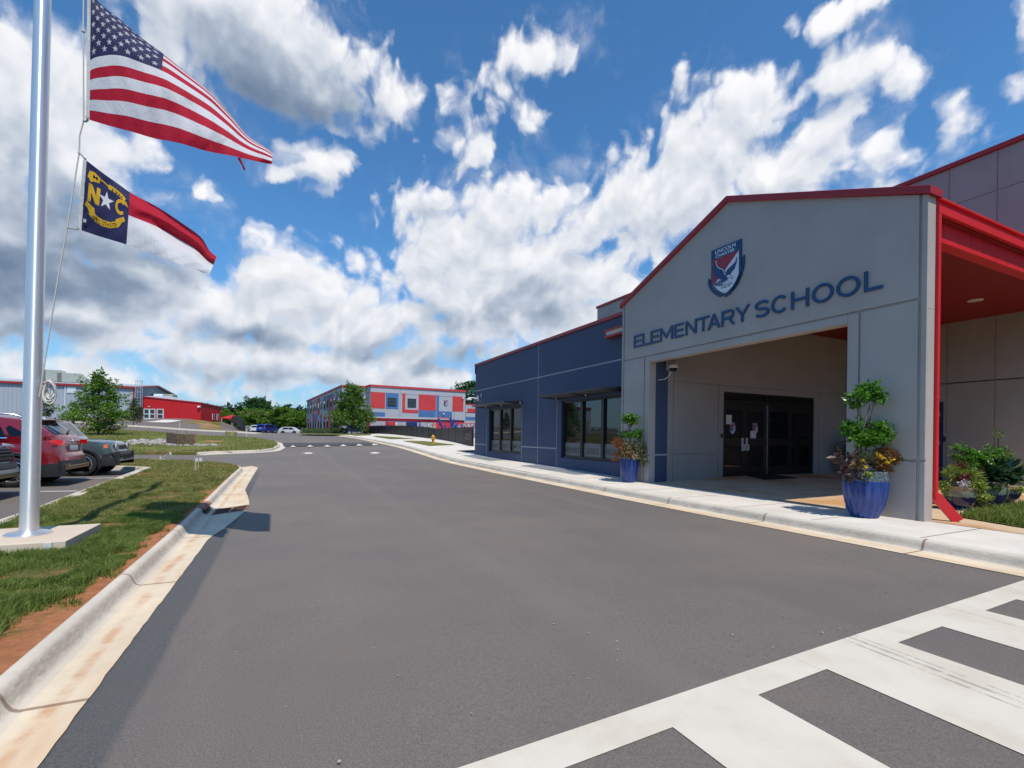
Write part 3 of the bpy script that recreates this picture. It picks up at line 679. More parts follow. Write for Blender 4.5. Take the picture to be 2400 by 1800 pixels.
zi = lambda X, Y: Hn(X, Y)+.108+.03*vnoise(X*.8, Y*.8, 3)
PAD = (-3.3, -2.15, 6.92, 8.15)
def keep_near(X, Y, rg):
    edge = .04+.40*np.clip((12-Y)/6, 0, 1)*np.clip(vnoise(X*0+1, Y*1.1, 4)-.25, 0, 1)*1.7
    k = (X < -1.40-edge*rg.uniform(.6, 1.2, len(X))) | (Y > 16) | ((rg.random(len(X)) < .3) & (vnoise(X*5, Y*5, 8) > .66))
    k &= ~((X > PAD[0]) & (X < PAD[1]) & (Y > PAD[2]) & (Y < PAD[3]))
    return k
lush = lambda X, Y: 1+.45*np.clip((9-Y)/4, 0, 1)
grass('grass', [(-1.40, 2.2), (-1.40, 9.5), (-3.56, 9.5), (-3.56, 4.5)], 300000, .062, .0036, zi, M['grass_lush'], .35, keep_near, 1.5, 21, lush)
grass('grass', [(-1.40, 9.5), (-1.40, 15), (-3.8, 15), (-3.56, 9.5)], 150000, .070, .0046, zi, M['grass'], .34, keep_near, 1.4, 22)
far_isl = [p for p in isl if p[1] >= 15-1e-6]+[(-4.28, 15), (-1.44, 15)]
isl2 = [(-1.40, 15), (-1.40, 19.1)]+[(p.x, p.y) for p in offset_line(core, .30)[1:]]+[p for p in lot_edge[::-1] if p[1] > 15]+[(-3.8, 15)]
grass('grass', isl2, 220000, .065, .0075, zi, M['grass'], .30, keep_near, 1.1, 23)
i2poly = [(p.x, p.y) for p in i2 if p.x > -40]
grass('grass', [(p.x, p.y) for p in i2], 170000, .11, .017, lambda X, Y: Hn(X, Y)+.13+.06*vnoise(X*.5, Y*.5, 5), M['grass'], .38, None, .35, 24)
grass('grass', [(-1.44, -1.), (-1.44, 2.2), (-3.56, 4.5), (-3.56, -1)], 12000, .12, .005, zi, M['grass_lush'], .44, keep_near, 1.1, 25)
# lawn beside the patio
gl = [(10.62, 4.13), (12, 4.2), (13.9, 4.3), (16, 4.1), (16, -1), (10.05, -1), (10.1, 2.4), (10.3, 3.3)]
struct(drape('lawn', gl, .6, lambda X, Y: Hn(X, Y)+.175, M['lawn']))
grass('grass', gl, 60000, .13, .006, lambda X, Y: Hn(X, Y)+.175, M['grass_lush'], .12, None, .8, 26)
# loose specks on the road: small pebbles as one scatter
rg = np.random.default_rng(5); mb = MB()
for i in range(230):
    t = rg.random(); y = 2.2+14*rg.random()**1.6; x = rg.uniform(-.8, 7.2); r = rg.uniform(.003, .010); z = H(x, y)+(.012 if y < 2.4 else .002)
    mb.lathe((x, y, z), [(r*.7, 0), (r, r*.5), (r*.5, r*1.0)], 5)
stuff(mb.build('gravel', M['rock']))
# ---------------------------------------------------------------- light, sky, camera
SUN_EL = math.radians(62); SUN_AZ = math.radians(.6)     # the sun stands behind the viewer, just behind the facade's plane
sd = Vector((math.cos(SUN_EL)*math.sin(SUN_AZ), -math.cos(SUN_EL)*math.cos(SUN_AZ), math.sin(SUN_EL)))
lt = bpy.data.lights.new('sun', 'SUN'); lt.energy = 4.05; lt.angle = math.radians(.5); lt.color = (1, .935, .84)
lo = bpy.data.objects.new('sun', lt); COL.objects.link(lo); lo.rotation_euler = sd.to_track_quat('Z', 'Y').to_euler()
def azel(x, y):
    X, Y, e = ray(x*2400/2212, y*2400/2212); return math.atan2(X, Y), math.atan2(e, math.hypot(X, Y))
W = bpy.data.worlds.new('World'); S.world = W; W.use_nodes = True; wn = W.node_tree; wn.nodes.clear(); t = NT(wn)
sky = t.node('ShaderNodeTexSky', sky_type='NISHITA'); sky.sun_disc = False; sky.sun_elevation = SUN_EL; sky.sun_rotation = math.pi-SUN_AZ
sky.altitude = 200; sky.air_density = 1.0; sky.dust_density = .35; sky.ozone_density = 2.2
dirv = t.vmath('NORMALIZE', t.node('ShaderNodeTexCoord').outputs['Generated'])
xyz = t.node('ShaderNodeSeparateXYZ'); t.put(xyz.inputs[0], dirv)
az = t.math('ARCTAN2', xyz.outputs[0], xyz.outputs[1]); el = t.math('ARCSINE', xyz.outputs[2])
cv = t.node('ShaderNodeCombineXYZ'); t.put(cv.inputs[0], az); t.put(cv.inputs[1], el); plane = cv.outputs[0]
# cloud masses: centre and radii as seen (photo at 2212 px), weight
CL = [(570, 95, 287, 181, 1.35), (430, 40, 232, 133, 1.1), (690, 170, 134, 114, 1.0), (40, 250, 305, 230, 1.3), (180, 330, 183, 121, 1.1), (60, 540, 378, 205, 1.25), (260, 620, 269, 109, 1.1), (200, 700, 366, 97, 0.9), (590, 610, 104, 103, 1.15), (650, 640, 134, 121, 1.15), (520, 690, 207, 91, 1.1), (760, 710, 183, 97, 1.1), (880, 770, 110, 54, 1.0), (620, 775, 318, 60, 0.95), (740, 655, 97, 91, 1.0), (430, 705, 110, 49, 0.9), (1085, 470, 104, 114, 1.15), (990, 545, 147, 109, 1.15), (1150, 590, 232, 145, 1.25), (1060, 680, 232, 121, 1.2), (950, 640, 116, 109, 1.05), (1200, 450, 110, 72, 0.85), (1400, 440, 183, 145, 1.25), (1550, 320, 171, 133, 1.25), (1640, 235, 116, 97, 1.15), (1480, 400, 183, 133, 1.1), (1690, 370, 159, 109, 1.05), (1790, 290, 85, 84, 0.8), (1835, 145, 76, 80, 1.1), (1930, 165, 73, 46, 0.6), (1800, 35, 116, 46, 1.0), (1890, 5, 67, 33, 0.7), (905, 440, 104, 43, 0.75), (1900, 320, 110, 60, 0.5), (830, 210, 92, 79, 0.8), (690, 360, 97, 51, 0.8), (1150, 120, 85, 63, 0.55), (1090, 190, 60, 54, 0.42), (980, 235, 55, 67, 0.5), (1480, 205, 46, 60, 0.5), (440, 410, 37, 27, 0.55), (1150, 250, 41, 43, 0.4), (2170, 190, 46, 31, 0.55), (2200, 60, 44, 67, 0.55), (2040, 260, 73, 43, 0.42), (1010, 340, 60, 67, 0.4), (345, 750, 60, 22, 0.8), (790, 800, 73, 37, 1.0), (170, 800, 195, 33, 0.6), (1300, 760, 318, 97, 1.0), (2000, 430, 269, 97, 0.5), (930, 815, 147, 37, 0.8), (400, 835, 207, 27, 0.5), (500, 775, 97, 37, 0.7), (620, 800, 454, 81, 0.72), (150, 800, 281, 65, 0.62), (880, 700, 130, 119, 0.7), (1250, 640, 216, 162, 1.0), (760, 560, 54, 43, 0.5), (600, 120, 230, 150, 1.2), (330, 120, 90, 60, 0.5)]
SH = [(600, 170, 260, 130, .5), (400, 560, 140, 80, .85), (40, 620, 200, 110, 1.0), (250, 560, 200, 60, .8), (630, 225, 235, 105, 1.05), (560, 130, 200, 120, .5), (120, 480, 230, 110, .7), (130, 610, 290, 90, 1.2), (330, 580, 150, 70, .9), (100, 710, 220, 45, .85), (560, 735, 170, 36, .75), (800, 760, 150, 35, .45), (1130, 690, 190, 55, .45), (1180, 610, 100, 50, .3), (940, 700, 110, 60, .45), (930, 450, 60, 25, .3), (780, 330, 90, 40, .3), (640, 815, 320, 30, .35), (40, 330, 120, 120, .3), (990, 790, 120, 45, .5), (1240, 560, 90, 40, .3)]
def blob_group(name, lst):
    g = bpy.data.node_groups.new(name, 'ShaderNodeTree')
    g.interface.new_socket('vec', in_out='INPUT', socket_type='NodeSocketVector'); g.interface.new_socket('d', in_out='OUTPUT', socket_type='NodeSocketFloat')
    q = NT(g); i = q.node('NodeGroupInput').outputs[0]; o = q.node('NodeGroupOutput'); acc = None
    for cx, cy, rx, ry, w in lst:
        a, e = azel(cx, cy); a2, e2 = azel(cx+rx, cy); a3, e3 = azel(cx, cy-ry); ra = max(.01, abs(a2-a)); re = max(.01, abs(e3-e))
        d = q.vmath('LENGTH', q.vmath('MULTIPLY_ADD', i, (1/ra, 1/re, 0), (-a/ra, -e/re, 0)), out=1)
        v = q.math('MULTIPLY_ADD', d, -w, w)
        acc = v if acc is None else q.math('SMOOTH_MAX', acc, v, .18)
    q.put(o.inputs[0], acc); return g
def field(g, vec):
    n = t.node('ShaderNodeGroup'); n.node_tree = g; t.put(n.inputs[0], vec); return n.outputs[0]
gd = blob_group('cloud_masses', CL); gs = blob_group('cloud_bases', SH)
def warp(vec):
    a = t.vmath('SUBTRACT', t.noise(vec, 5, 3, .55, 'Color', dim='2D'), (.5, .5, .5)); b = t.vmath('SUBTRACT', t.noise(vec, 19, 4, .6, 'Color', dim='2D'), (.5, .5, .5))
    return t.vmath('MULTIPLY_ADD', b, (.030, .026, 0), t.vmath('MULTIPLY_ADD', a, (.11, .075, 0), vec))
def billow(vec, det, amt=1.15):
    f = t.noise(vec, 14, det, .50, dim='2D'); n = t.node('ShaderNodeTexVoronoi', feature='SMOOTH_F1', voronoi_dimensions='2D'); t.put(n.inputs['Vector'], vec); n.inputs['Scale'].default_value = 22; n.inputs['Smoothness'].default_value = .7
    n.inputs['Detail'].default_value = 1.5; n.inputs['Roughness'].default_value = .55
    return t.math('ADD', t.math('MULTIPLY', t.math('SUBTRACT', f, .5), amt), t.math('MULTIPLY', t.math('SUBTRACT', .45, n.outputs['Distance']), .62))
w0 = warp(plane); g0_ = field(gd, w0); d0 = t.math('ADD', g0_, billow(w0, 9))
sm0 = t.math('ADD', g0_, billow(w0, 2.5, .9))
up = t.vmath('ADD', plane, (.010, .034, 0)); w1 = warp(up); sm1 = t.math('ADD', field(gd, w1), billow(w1, 2.5, .9))
alpha = t.ramp(d0, -.24, .42)
wisp = t.math('MULTIPLY', t.ramp(t.noise(t.vmath('MULTIPLY', w0, (1, 1.3, 0)), 7, 7, .62, dim='2D'), .48, .80), .38); alpha = t.math('MAXIMUM', alpha, t.math('MULTIPLY', wisp, t.ramp(d0, -.9, .1)))
lit = t.math('SUBTRACT', sm0, sm1)                     # parts that face up, towards the sun
soft = t.noise(plane, 9, 4, .5, dim='2D')
base = t.ramp(t.math('ADD', field(gs, w0), t.math('MULTIPLY', t.math('SUBTRACT', soft, .5), .8)), -.12, .85)
br = t.math('ADD', .80, t.math('MULTIPLY', lit, .28)); br = t.math('ADD', br, t.math('MULTIPLY', t.math('SUBTRACT', d0, sm0), .16)); br = t.math('SUBTRACT', br, t.math('MULTIPLY', base, .58)); br = t.math('SUBTRACT', br, t.ramp(el, .02, .16, .06, 0))
br = t.math('ADD', br, t.ramp(d0, -.1, .6, .14, -.06))
r = t.node('ShaderNodeValToRGB'); t.put(r.inputs[0], br); e = r.color_ramp.elements
e[0].position = 0; e[0].color = (.165, .235, .35, 1); e[1].position = 1; e[1].color = (.98, .98, 1.0, 1)
for p, c in ((.26, (.27, .345, .46)), (.50, (.45, .52, .63)), (.74, (.72, .76, .83))):
    k = e.new(p); k.color = c+(1,)
cl = r.outputs[0]
SKYK = .115
skc = t.vmath('MULTIPLY', sky.outputs[0], (SKYK*.62, SKYK*1.12, SKYK*1.42))
hz = t.ramp(el, -.02, .30, .60, 0); skc = t.mix(hz, skc, (.33, .46, .63))
fin = t.mix(alpha, skc, cl); fin = t.mix(t.ramp(el, -.02, .09, .45, 0), fin, (.40, .50, .63))
bg = t.node('ShaderNodeBackground'); t.put(bg.inputs[0], fin); bg.inputs[1].default_value = 1.0
wo = t.node('ShaderNodeOutputWorld'); t.l.new(bg.outputs[0], wo.inputs[0])
try: W.cycles.sampling_method = 'MANUAL'; W.cycles.sample_map_resolution = 512
except Exception: pass
cam = bpy.data.cameras.new('camera'); co = bpy.data.objects.new('camera', cam); COL.objects.link(co); S.camera = co
cam.sensor_width = 36; cam.lens = 36*F/2400; cam.shift_x = 0; cam.shift_y = (CY-900)/2400; cam.clip_start = .05; cam.clip_end = 5000
fwd = Vector((math.sin(TH), math.cos(TH), 0)); rt = Vector((math.cos(TH), -math.sin(TH), 0)); up_ = Vector((0, 0, 1)); r2 = rt*math.cos(ROLL)+up_*math.sin(ROLL); u2 = -rt*math.sin(ROLL)+up_*math.cos(ROLL)
m4 = Matrix((( r2.x, u2.x, -fwd.x, 0), (r2.y, u2.y, -fwd.y, 0), (r2.z, u2.z, -fwd.z, CZ), (0, 0, 0, 1))); co.matrix_world = m4
S.view_settings.view_transform = 'Standard'; S.view_settings.look = 'None'; S.view_settings.exposure = 0.; S.view_settings.gamma = 1
S.render.engine = 'CYCLES'; S.cycles.max_bounces = 7; S.cycles.diffuse_bounces = 4; S.cycles.transparent_max_bounces = 6; S.cycles.use_denoising = True; S.cycles.caustics_reflective = False; S.cycles.caustics_refractive = False
try: S.cycles.denoiser = 'OPENIMAGEDENOISE'
except Exception: pass
S.cycles.sample_clamp_indirect = 6
# ================================================================ the school: porch gable, navy wing, main block
XF = 9.5; XW = 9.8; XB = 19.0; YD = 10.67; YR, YL, YA = 4.10, 11.92, 8.03
B = thing('school_building', 'long grey and navy school with a gabled entrance porch and red roof edges', 'school', (XF, YA, 0))
zr = lambda y: 7.17-abs(y-YA)/3.93*(7.17-5.56)
def yz(x0, x1): return lambda u, v, k: (x1 if k else x0, u, v)
mb = MB(); xb0, xb1, xp = XF+.03, XF+.25, XF
f = yz(xb0, xb1)
mb.box(xb0, xb1, YR, 5.32, -.1, 3.69); mb.box(xb0, xb1, YD, YL, -.1, 3.69)
mb.prism([(YR, 3.69), (YL, 3.69), (YL, zr(YL)), (YA, zr(YA)), (YR, zr(YR))], f)
f = yz(XF, xb0); g = .016
def pan(y0, y1, z0, z1): mb.box(XF, xb0, y0, y1, z0, z1)
for y0, y1 in ((YR, 4.180), (11.84, YL)):
    pan(y0, y1, -.1, 1.160); mb.prism([(y0, 1.200), (y1, 1.200), (y1, zr(y1)), (y0, zr(y0))], f)
mb.prism([(4.222, 3.890), (11.80, 3.890), (11.80, zr(11.80)), (YA, zr(YA)), (4.222, zr(4.222))], f)
for y0, y1 in ((4.222, 5.095), (10.90, 11.80)): pan(y0, y1, -.1, 1.160); pan(y0, y1, 1.200, 3.850)
pan(5.13, 5.32, -.1, 3.850); pan(10.67, 10.86, -.1, 3.850); pan(5.32, 10.67, 3.69, 3.850)
mb.build('gable_wall', M['grey_wall'], B, bevel=.007)
mb = MB(); f = yz(9.43, 9.82)
mb.prism([(4.04, 5.545), (4.04, 5.675), (YA, 7.285), (11.98, 5.675), (11.98, 5.545), (YA, 7.145)], f); mb.build('coping', M['red_trim'], B, bevel=.006)
# porch roof, ceiling, beam and gutter
mb = MB(); f = yz(9.76, 19.0)
mb.prism([(4.14, 5.40), (4.14, 5.54), (YA, 7.14), (11.9, 5.56), (11.9, 5.42), (YA, 6.98)], f); mb.build('porch_roof', M['red_trim'], B)
mb = MB(); mb.box(9.77, 18.98, 4.055, 4.13, 5.53, 5.57); mb.box(9.77, 18.98, 4.10, 4.13, 5.43, 5.53); mb.box(9.77, 18.98, 4.06, 4.13, 5.30, 5.43); mb.build('gutter', M['red_bright'], B, bevel=.006)
mb = MB(); mb.box(9.752, 18.98, 4.21, 4.41, 4.945, 5.27); [mb.box(9.752+.5*i, 9.76+.5*i, 4.206, 4.21, 4.96, 5.26) for i in range(1, 18)]; mb.build('beam', M['red_bright'], B)
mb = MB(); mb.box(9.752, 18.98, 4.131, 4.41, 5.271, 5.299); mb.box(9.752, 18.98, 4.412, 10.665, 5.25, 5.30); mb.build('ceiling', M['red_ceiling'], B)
mb = MB(); mb.box(9.758, 9.835, 4.055, 4.135, .56, 5.29); mb.box(9.753, 9.84, 4.05, 4.14, .70, .73); mb.box(9.753, 9.84, 4.05, 4.14, 2.2, 2.23); mb.bar((9.83, 4.10, .60), (10.0, 3.86, .20), .085, .15); mb.build('downspout', M['red_bright'], B, bevel=.008)
# navy wing
w1 = (19.45, 23.22, .68, 2.90); w2 = (12.10, 15.95, .68, 2.90); yE = 25.25
mb = MB(); xa, xc = XW, XW+.28
mb.box(xa, xc, YL-.2, yE, -.1, .68); mb.box(xa, xc, YL-.2, yE, 2.90, 5.43)
for y0, y1 in ((YL-.2, 12.10), (15.95, 19.45), (23.22, yE)): mb.box(xa, xc, y0, y1, .68, 2.90)
mb.box(xc, 18.9, yE-.25, yE, -.1, 5.43); mb.box(xc, 18.9, YL-.2, yE-.25, 5.15, 5.25); mb.box(xc+.5, xc+.55, YL, yE-.3, .0, 5.15)
mb.build('navy_wing_wall', M['navy_wall'], B)
mb = MB(); xs = XW-.005
mb.box(xs, XW, YL, yE, 3.998, 4.042); mb.box(xs, XW, 16.30, 17.835, 1.005, 1.05); mb.box(xs, XW, 17.865, 19.35, 1.005, 1.05); mb.box(xs, XW, 23.525, yE, 1.005, 1.05)
mb.box(xs, XW, 17.835, 17.865, -.05, 3.998); mb.box(xs, XW, 17.835, 17.865, 4.042, 5.42)
for y in (16.285, 19.365, 23.51): mb.box(xs, XW, y-.013, y+.013, -.05, 2.96)
mb.build('joint_strip', M['joint_strip'], B)
mb = MB(); mb.box(9.74, 10.16, YL+.0, yE+.06, 5.431, 5.55); mb.box(9.76, 9.80, yE-.01, yE+.06, 5.0, 5.431); mb.box(10.16, 18.9, yE-.3, yE+.06, 5.431, 5.55); mb.build('coping', M['red_trim'], B, bevel=.006)
mb = MB(); mb.box(9.56, 9.80, 12.02, 12.92, 4.78, 4.85); mb.box(9.56, 9.80, 12.02, 12.92, 4.99, 5.05); mb.box(9.56, 9.80, 12.90, 12.93, 4.85, 4.99); mb.build('roof_return', M['red_trim'], B)
mb = MB(); mb.box(9.60, 9.80, 12.02, 12.90, 4.85, 4.99); mb.build('flashing', mat('cream_flashing', (.62, .55, .44), .6), B)
def wing_window(y0, y1, z0, z1, words):
    n = 3; w = .09; mb = MB(); xf0, xf1 = 9.87, 9.97
    mb.box(xf0, xf1, y0, y1, z0, z0+w); mb.box(xf0, xf1, y0, y1, z1-w, z1); mb.box(xf0, xf1, y0, y0+w, z0+w, z1-w); mb.box(xf0, xf1, y1-w, y1, z0+w, z1-w)
    pw = (y1-y0-2*w-2*.15)/3; ys = [y0+w+i*(pw+.15) for i in range(3)]
    for i in (0, 1): mb.box(xf0, xf1, ys[i]+pw, ys[i]+pw+.15, z0+w, z1-w)
    fr = mb.build('window', M['dark_frame'], B, bevel=.004)
    for i in range(3):
        a, b = ys[i], ys[i]+pw
        MB().box(9.945, 9.955, a, b, z0+w, z1-w).build('pane', M['glass'], fr)
        MB().box(9.938, 9.944, a+.004, b-.004, z0+w+.004, 1.27).build('film', M['film'], fr)
        s = words[2-i]; v, fc, tw = text2d(s, .012); h = .21; sx = min(.155, (pw-.10)/tw); mid = (a+b)/2
        mb = MB(); text_solid(mb, s, lambda u, q, k: (9.9378-.002*k, mid+tw*sx/2-u*sx, .90+q*h), 0, .012); mb.build('word', M['film_text'], fr, recalc=False)
wing_window(*w1, ('DIGNITY', 'RESPECT', 'EMPATHY')); wing_window(*w2, ('RESPONSIBILITY', 'SERVICE', 'PREPARED'))
def sunshade(y0, y1, outs):
    mb = MB(); mb.lathe((8.94, y0, 3.035), [(.035, 0), (.035, y1-y0)], 10, axis='y')
    for x in (9.06, 9.20, 9.34, 9.48, 9.62): mb.obox((x, (y0+y1)/2, 3.035), (.045, 0, .022), (0, (y1-y0)/2, 0), (-.003, 0, .006))
    mb.box(9.76, 9.79, y0, y1, 2.99, 3.09)
    o = mb.build('sunshade', M['black_metal'], B, smooth=40)
    for y in outs:
        m2 = MB(); m2.prism([(9.795, 2.955), (9.795, 3.115), (9.50, 3.10), (8.96, 3.062), (8.93, 3.01), (9.50, 2.975)], lambda u, v, k, y=y: (u, y-.011+.022*k, v)); m2.build('outrigger', M['black_metal'], o)
        for x in (9.70, 9.745):
            for z in (2.995, 3.065): MB().box(x-.012, x+.012, y-.018, y-.011, z-.014, z+.014).build('bolt', M['white_plastic'], o)
sunshade(19.38, 23.5, (19.4, 21.5, 23.48)); sunshade(12.0, 16.28, (12.12, 14.2, 16.26))
# main block
mb = MB(); mb.box(XB+.02, 40, -30, 26.5, -.3, 10.18)
vj = [-30, -24, -19, -14, -9, -4, 1.5, 6.52, 7.66, 13, 18, 22, 26.5]; hj = [-.3, 1.005, 3.35, 8.98, 10.18]
for a, b in zip(vj, vj[1:]):
    for c, d in zip(hj, hj[1:]):
        if c == 1.005 and not (a < 7.6 and False): pass
        mb.box(XB, XB+.02, a+.015, b-.015, c+.015 if c != 3.35 else c-.0149, d-.015 if d != 3.35 else d+.015)
mb.build('main_wall', M['main_grey_shaded'], B)
mb = MB(); mb.box(XB-.07, 40.1, -30, 26.57, 10.181, 10.32); mb.build('coping', M['red_trim'], B, bevel=.006)
mb = MB(); mb.box(XB-.028, XB-.002, 7.79, 8.72, .18, 2.70); sdoor = mb.build('door', mat('navy_door', (.010, .014, .05), .4), B)
mb = MB(); mb.box(XB-.05, XB-.002, 7.73, 7.785, .1, 2.76); mb.box(XB-.05, XB-.002, 8.725, 8.78, .1, 2.76); mb.box(XB-.05, XB-.002, 7.785, 8.725, 2.705, 2.76); mb.build('door_frame', M['blue_dark'], sdoor)
[MB().box(XB-.036, XB-.0285, 7.80, 7.83, z, z+.13).build('hinge', M['chrome'], sdoor) for z in (.55, 1.4, 2.3)]
# entrance wall with the doors (faces the side)
mb = MB(); y0, y1 = YD, YD+.02
mb.box(10.22, 12.55, y1, y1+.22, -.1, 5.25); mb.box(17.15, XB, y1, y1+.22, -.1, 5.25); mb.box(12.55, 17.15, y1, y1+.22, 3.0, 5.25)
def pn(x0, x1, z0, z1): mb.box(x0, x1, y0, y1, z0, z1)
pn(10.22, 10.43, -.1, 5.25)
for a, b in ((10.455, 12.31), (17.415, 18.98)): pn(a, b, -.1, 1.003); pn(a, b, 1.03, 3.18)
pn(12.335, 12.55, -.1, 3.18); pn(17.15, 17.39, -.1, 3.18); pn(12.55, 17.15, 3.0, 3.18); pn(10.455, 18.98, 3.205, 5.25)
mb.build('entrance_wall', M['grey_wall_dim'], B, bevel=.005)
mb = MB(); mb.box(9.752, 10.218, YD+.004, YD+.2, -.1, .985); mb.box(9.752, 10.218, YD+.004, YD+.2, 1.03, 5.25); mb.build('navy_strip', M['navy_wall'], B)
mb = MB(); mb.box(9.752, 10.218, YD+.002, YD+.2, .985, 1.03); mb.build('joint_strip', M['joint_strip'], B)
# ---- crest (used on the gable, on two doors and on the far building): local u to the right, v up, unit = metres on the gable
def qc(a, b): p = onx(*QC(a, b), XF); return (8.055-p.y, p.z-5.5)
CR = dict(
 outer=[qc(*p) for p in ((455, 450), (1098, 185), (1097, 925), (1080, 1020), (1030, 1140), (950, 1262), (850, 1350), (768, 1410), (690, 1385), (590, 1330), (510, 1240), (468, 1160), (455, 1085))],
 white=[qc(*p) for p in ((487, 662), (1052, 440), (1050, 915), (1030, 985), (985, 1090), (900, 1230), (830, 1305), (757, 1362), (680, 1340), (600, 1290), (535, 1225), (495, 1150), (487, 1080))],
 red=[qc(*p) for p in ((487, 662), (1052, 440), (520, 1180), (500, 1150), (487, 1080))],
 eagle=[qc(*p) for p in ((525, 690), (545, 760), (558, 690), (566, 640), (578, 740), (612, 800), (655, 815), (700, 826), (735, 850), (760, 895), (778, 915), (800, 870), (832, 822), (900, 755), (960, 690), (995, 620), (1006, 568), (1013, 620), (1010, 680), (1002, 720), (985, 765), (968, 830), (940, 855), (900, 905), (865, 962), (890, 972), (918, 1000), (926, 1040), (905, 1055), (888, 1036), (850, 1022), (828, 1030), (812, 1062), (795, 1085), (850, 1125), (905, 1128), (912, 1165), (890, 1150), (862, 1160), (852, 1185), (832, 1215), (826, 1175), (795, 1195), (806, 1150), (760, 1125), (735, 1112), (712, 1150), (695, 1195), (650, 1212), (600, 1206), (520, 1188), (560, 1150), (640, 1092), (700, 1082), (640, 1062), (600, 1035), (560, 1020), (525, 985), (548, 965), (500, 925), (520, 905), (492, 850), (505, 840), (492, 790), (512, 800), (520, 740))],
 head=[qc(*p) for p in ((795, 1003), (830, 965), (862, 968), (892, 980), (912, 1003), (918, 1035), (905, 1045), (888, 1022), (868, 1012), (850, 1018), (838, 1012), (825, 1030), (812, 1022))],
 talon=[qc(*p) for p in ((758, 1100), (795, 1092), (835, 1120), (880, 1138), (900, 1135), (902, 1150), (870, 1148), (842, 1160), (838, 1195), (828, 1165), (805, 1178), (815, 1150), (780, 1125))],
 acc=[[qc(*p) for p in ((566, 655), (574, 745), (606, 808), (650, 832), (698, 842), (735, 885), (752, 935), (778, 972))], [qc(*p) for p in ((836, 822), (905, 755), (962, 700), (995, 640))]])
def crest(fn, parent, detail=True, name='emblem'):
    """fn(u, v, h): u right, v up, h height off the surface"""
    def lay(mb, poly, h0, h1, mi): mb.prism(poly, lambda u, v, k: fn(u, v, h1 if k else h0), mi)
    mb = MB(); mats = [M['navy_sign'], M['sign_white'], M['sign_red'], M['sign_grey']]
    lay(mb, CR['outer'], 0, .030, 0); lay(mb, CR['white'], .030, .034, 1); lay(mb, CR['red'], .034, .037, 2); lay(mb, CR['eagle'], .037, .042, 0)
    lay(mb, CR['head'], .042, .045, 1); lay(mb, CR['talon'], .042, .045, 1)
    for ln in CR['acc']:
        L = [Vector(p) for p in ln]; a = offset_line(L, .010); b = offset_line(L, -.008); lay(mb, [tuple(p) for p in a]+[tuple(p) for p in b[::-1]], .042, .045, 1)
    for x, y in ((-.21, -.30), (-.15, -.32), (-.09, -.33)): lay(mb, [(x, y), (x+.012, y), (x+.05, y+.10), (x+.04, y+.10)], .042, .044, 1)
    for word, y, h, w in (('LINCOLN', .505, .090, .58), ('CHARTER', .402, .075, .55)):
        v, f_, tw = text2d(word, .012); s = w/tw; text_solid(mb, word, lambda u, q, k: fn(-.01-w/2+u*s, y+q*h, .034 if k else .030), 1, .012)
    for word, y, h, w in (('EST', -.335, .030, .10), ('1998', -.395, .045, .16)):
        v, f_, tw = text2d(word, .0); s = w/tw; text_solid(mb, word, lambda u, q, k: fn(-.03-w/2+u*s, y+q*h, .038 if k else .034), 3, 0)
    for pts, sd in (([(.455, .17), (.46, .05), (.435, -.08), (.39, -.20), (.32, -.32), (.23, -.43), (.11, -.53), (.0, -.61)], 1), ([(-.455, -.10), (-.455, -.16), (-.42, -.25), (-.36, -.34), (-.27, -.43), (-.16, -.51), (-.04, -.58)], -1)):
        for i, (a, b) in enumerate(zip(pts, pts[1:])):
            d = Vector((a[0]-b[0], a[1]-b[1])).normalized(); n = Vector((d.y, -d.x))*sd
            for q in (.25, .75) if i < len(pts)-2 else (.4,):
                c = Vector((a[0]+(b[0]-a[0])*q, a[1]+(b[1]-a[1])*q)); tip = c+d*.085+n*.055; m1 = c+d*.055+n*.008; m2 = c+d*.02+n*.05
                lay(mb, [tuple(c), tuple(m1), tuple(tip), tuple(m2)], 0, .03, 0)
        L = offset_line([Vector(p) for p in pts], 0.); a = offset_line(L, .008); b = offset_line(L, -.008); lay(mb, [tuple(p) for p in a]+[tuple(p) for p in b[::-1]], 0, .028, 0)
    return mb.build(name, mats, parent)
CS = thing('crest_sign', 'navy shield crest with a diving eagle over red and white, high on the grey gable', 'crest', (XF, 8.055, 5.5))
crest(lambda u, v, h: (XF-.004-h, 8.055-u, 5.5+v), CS)
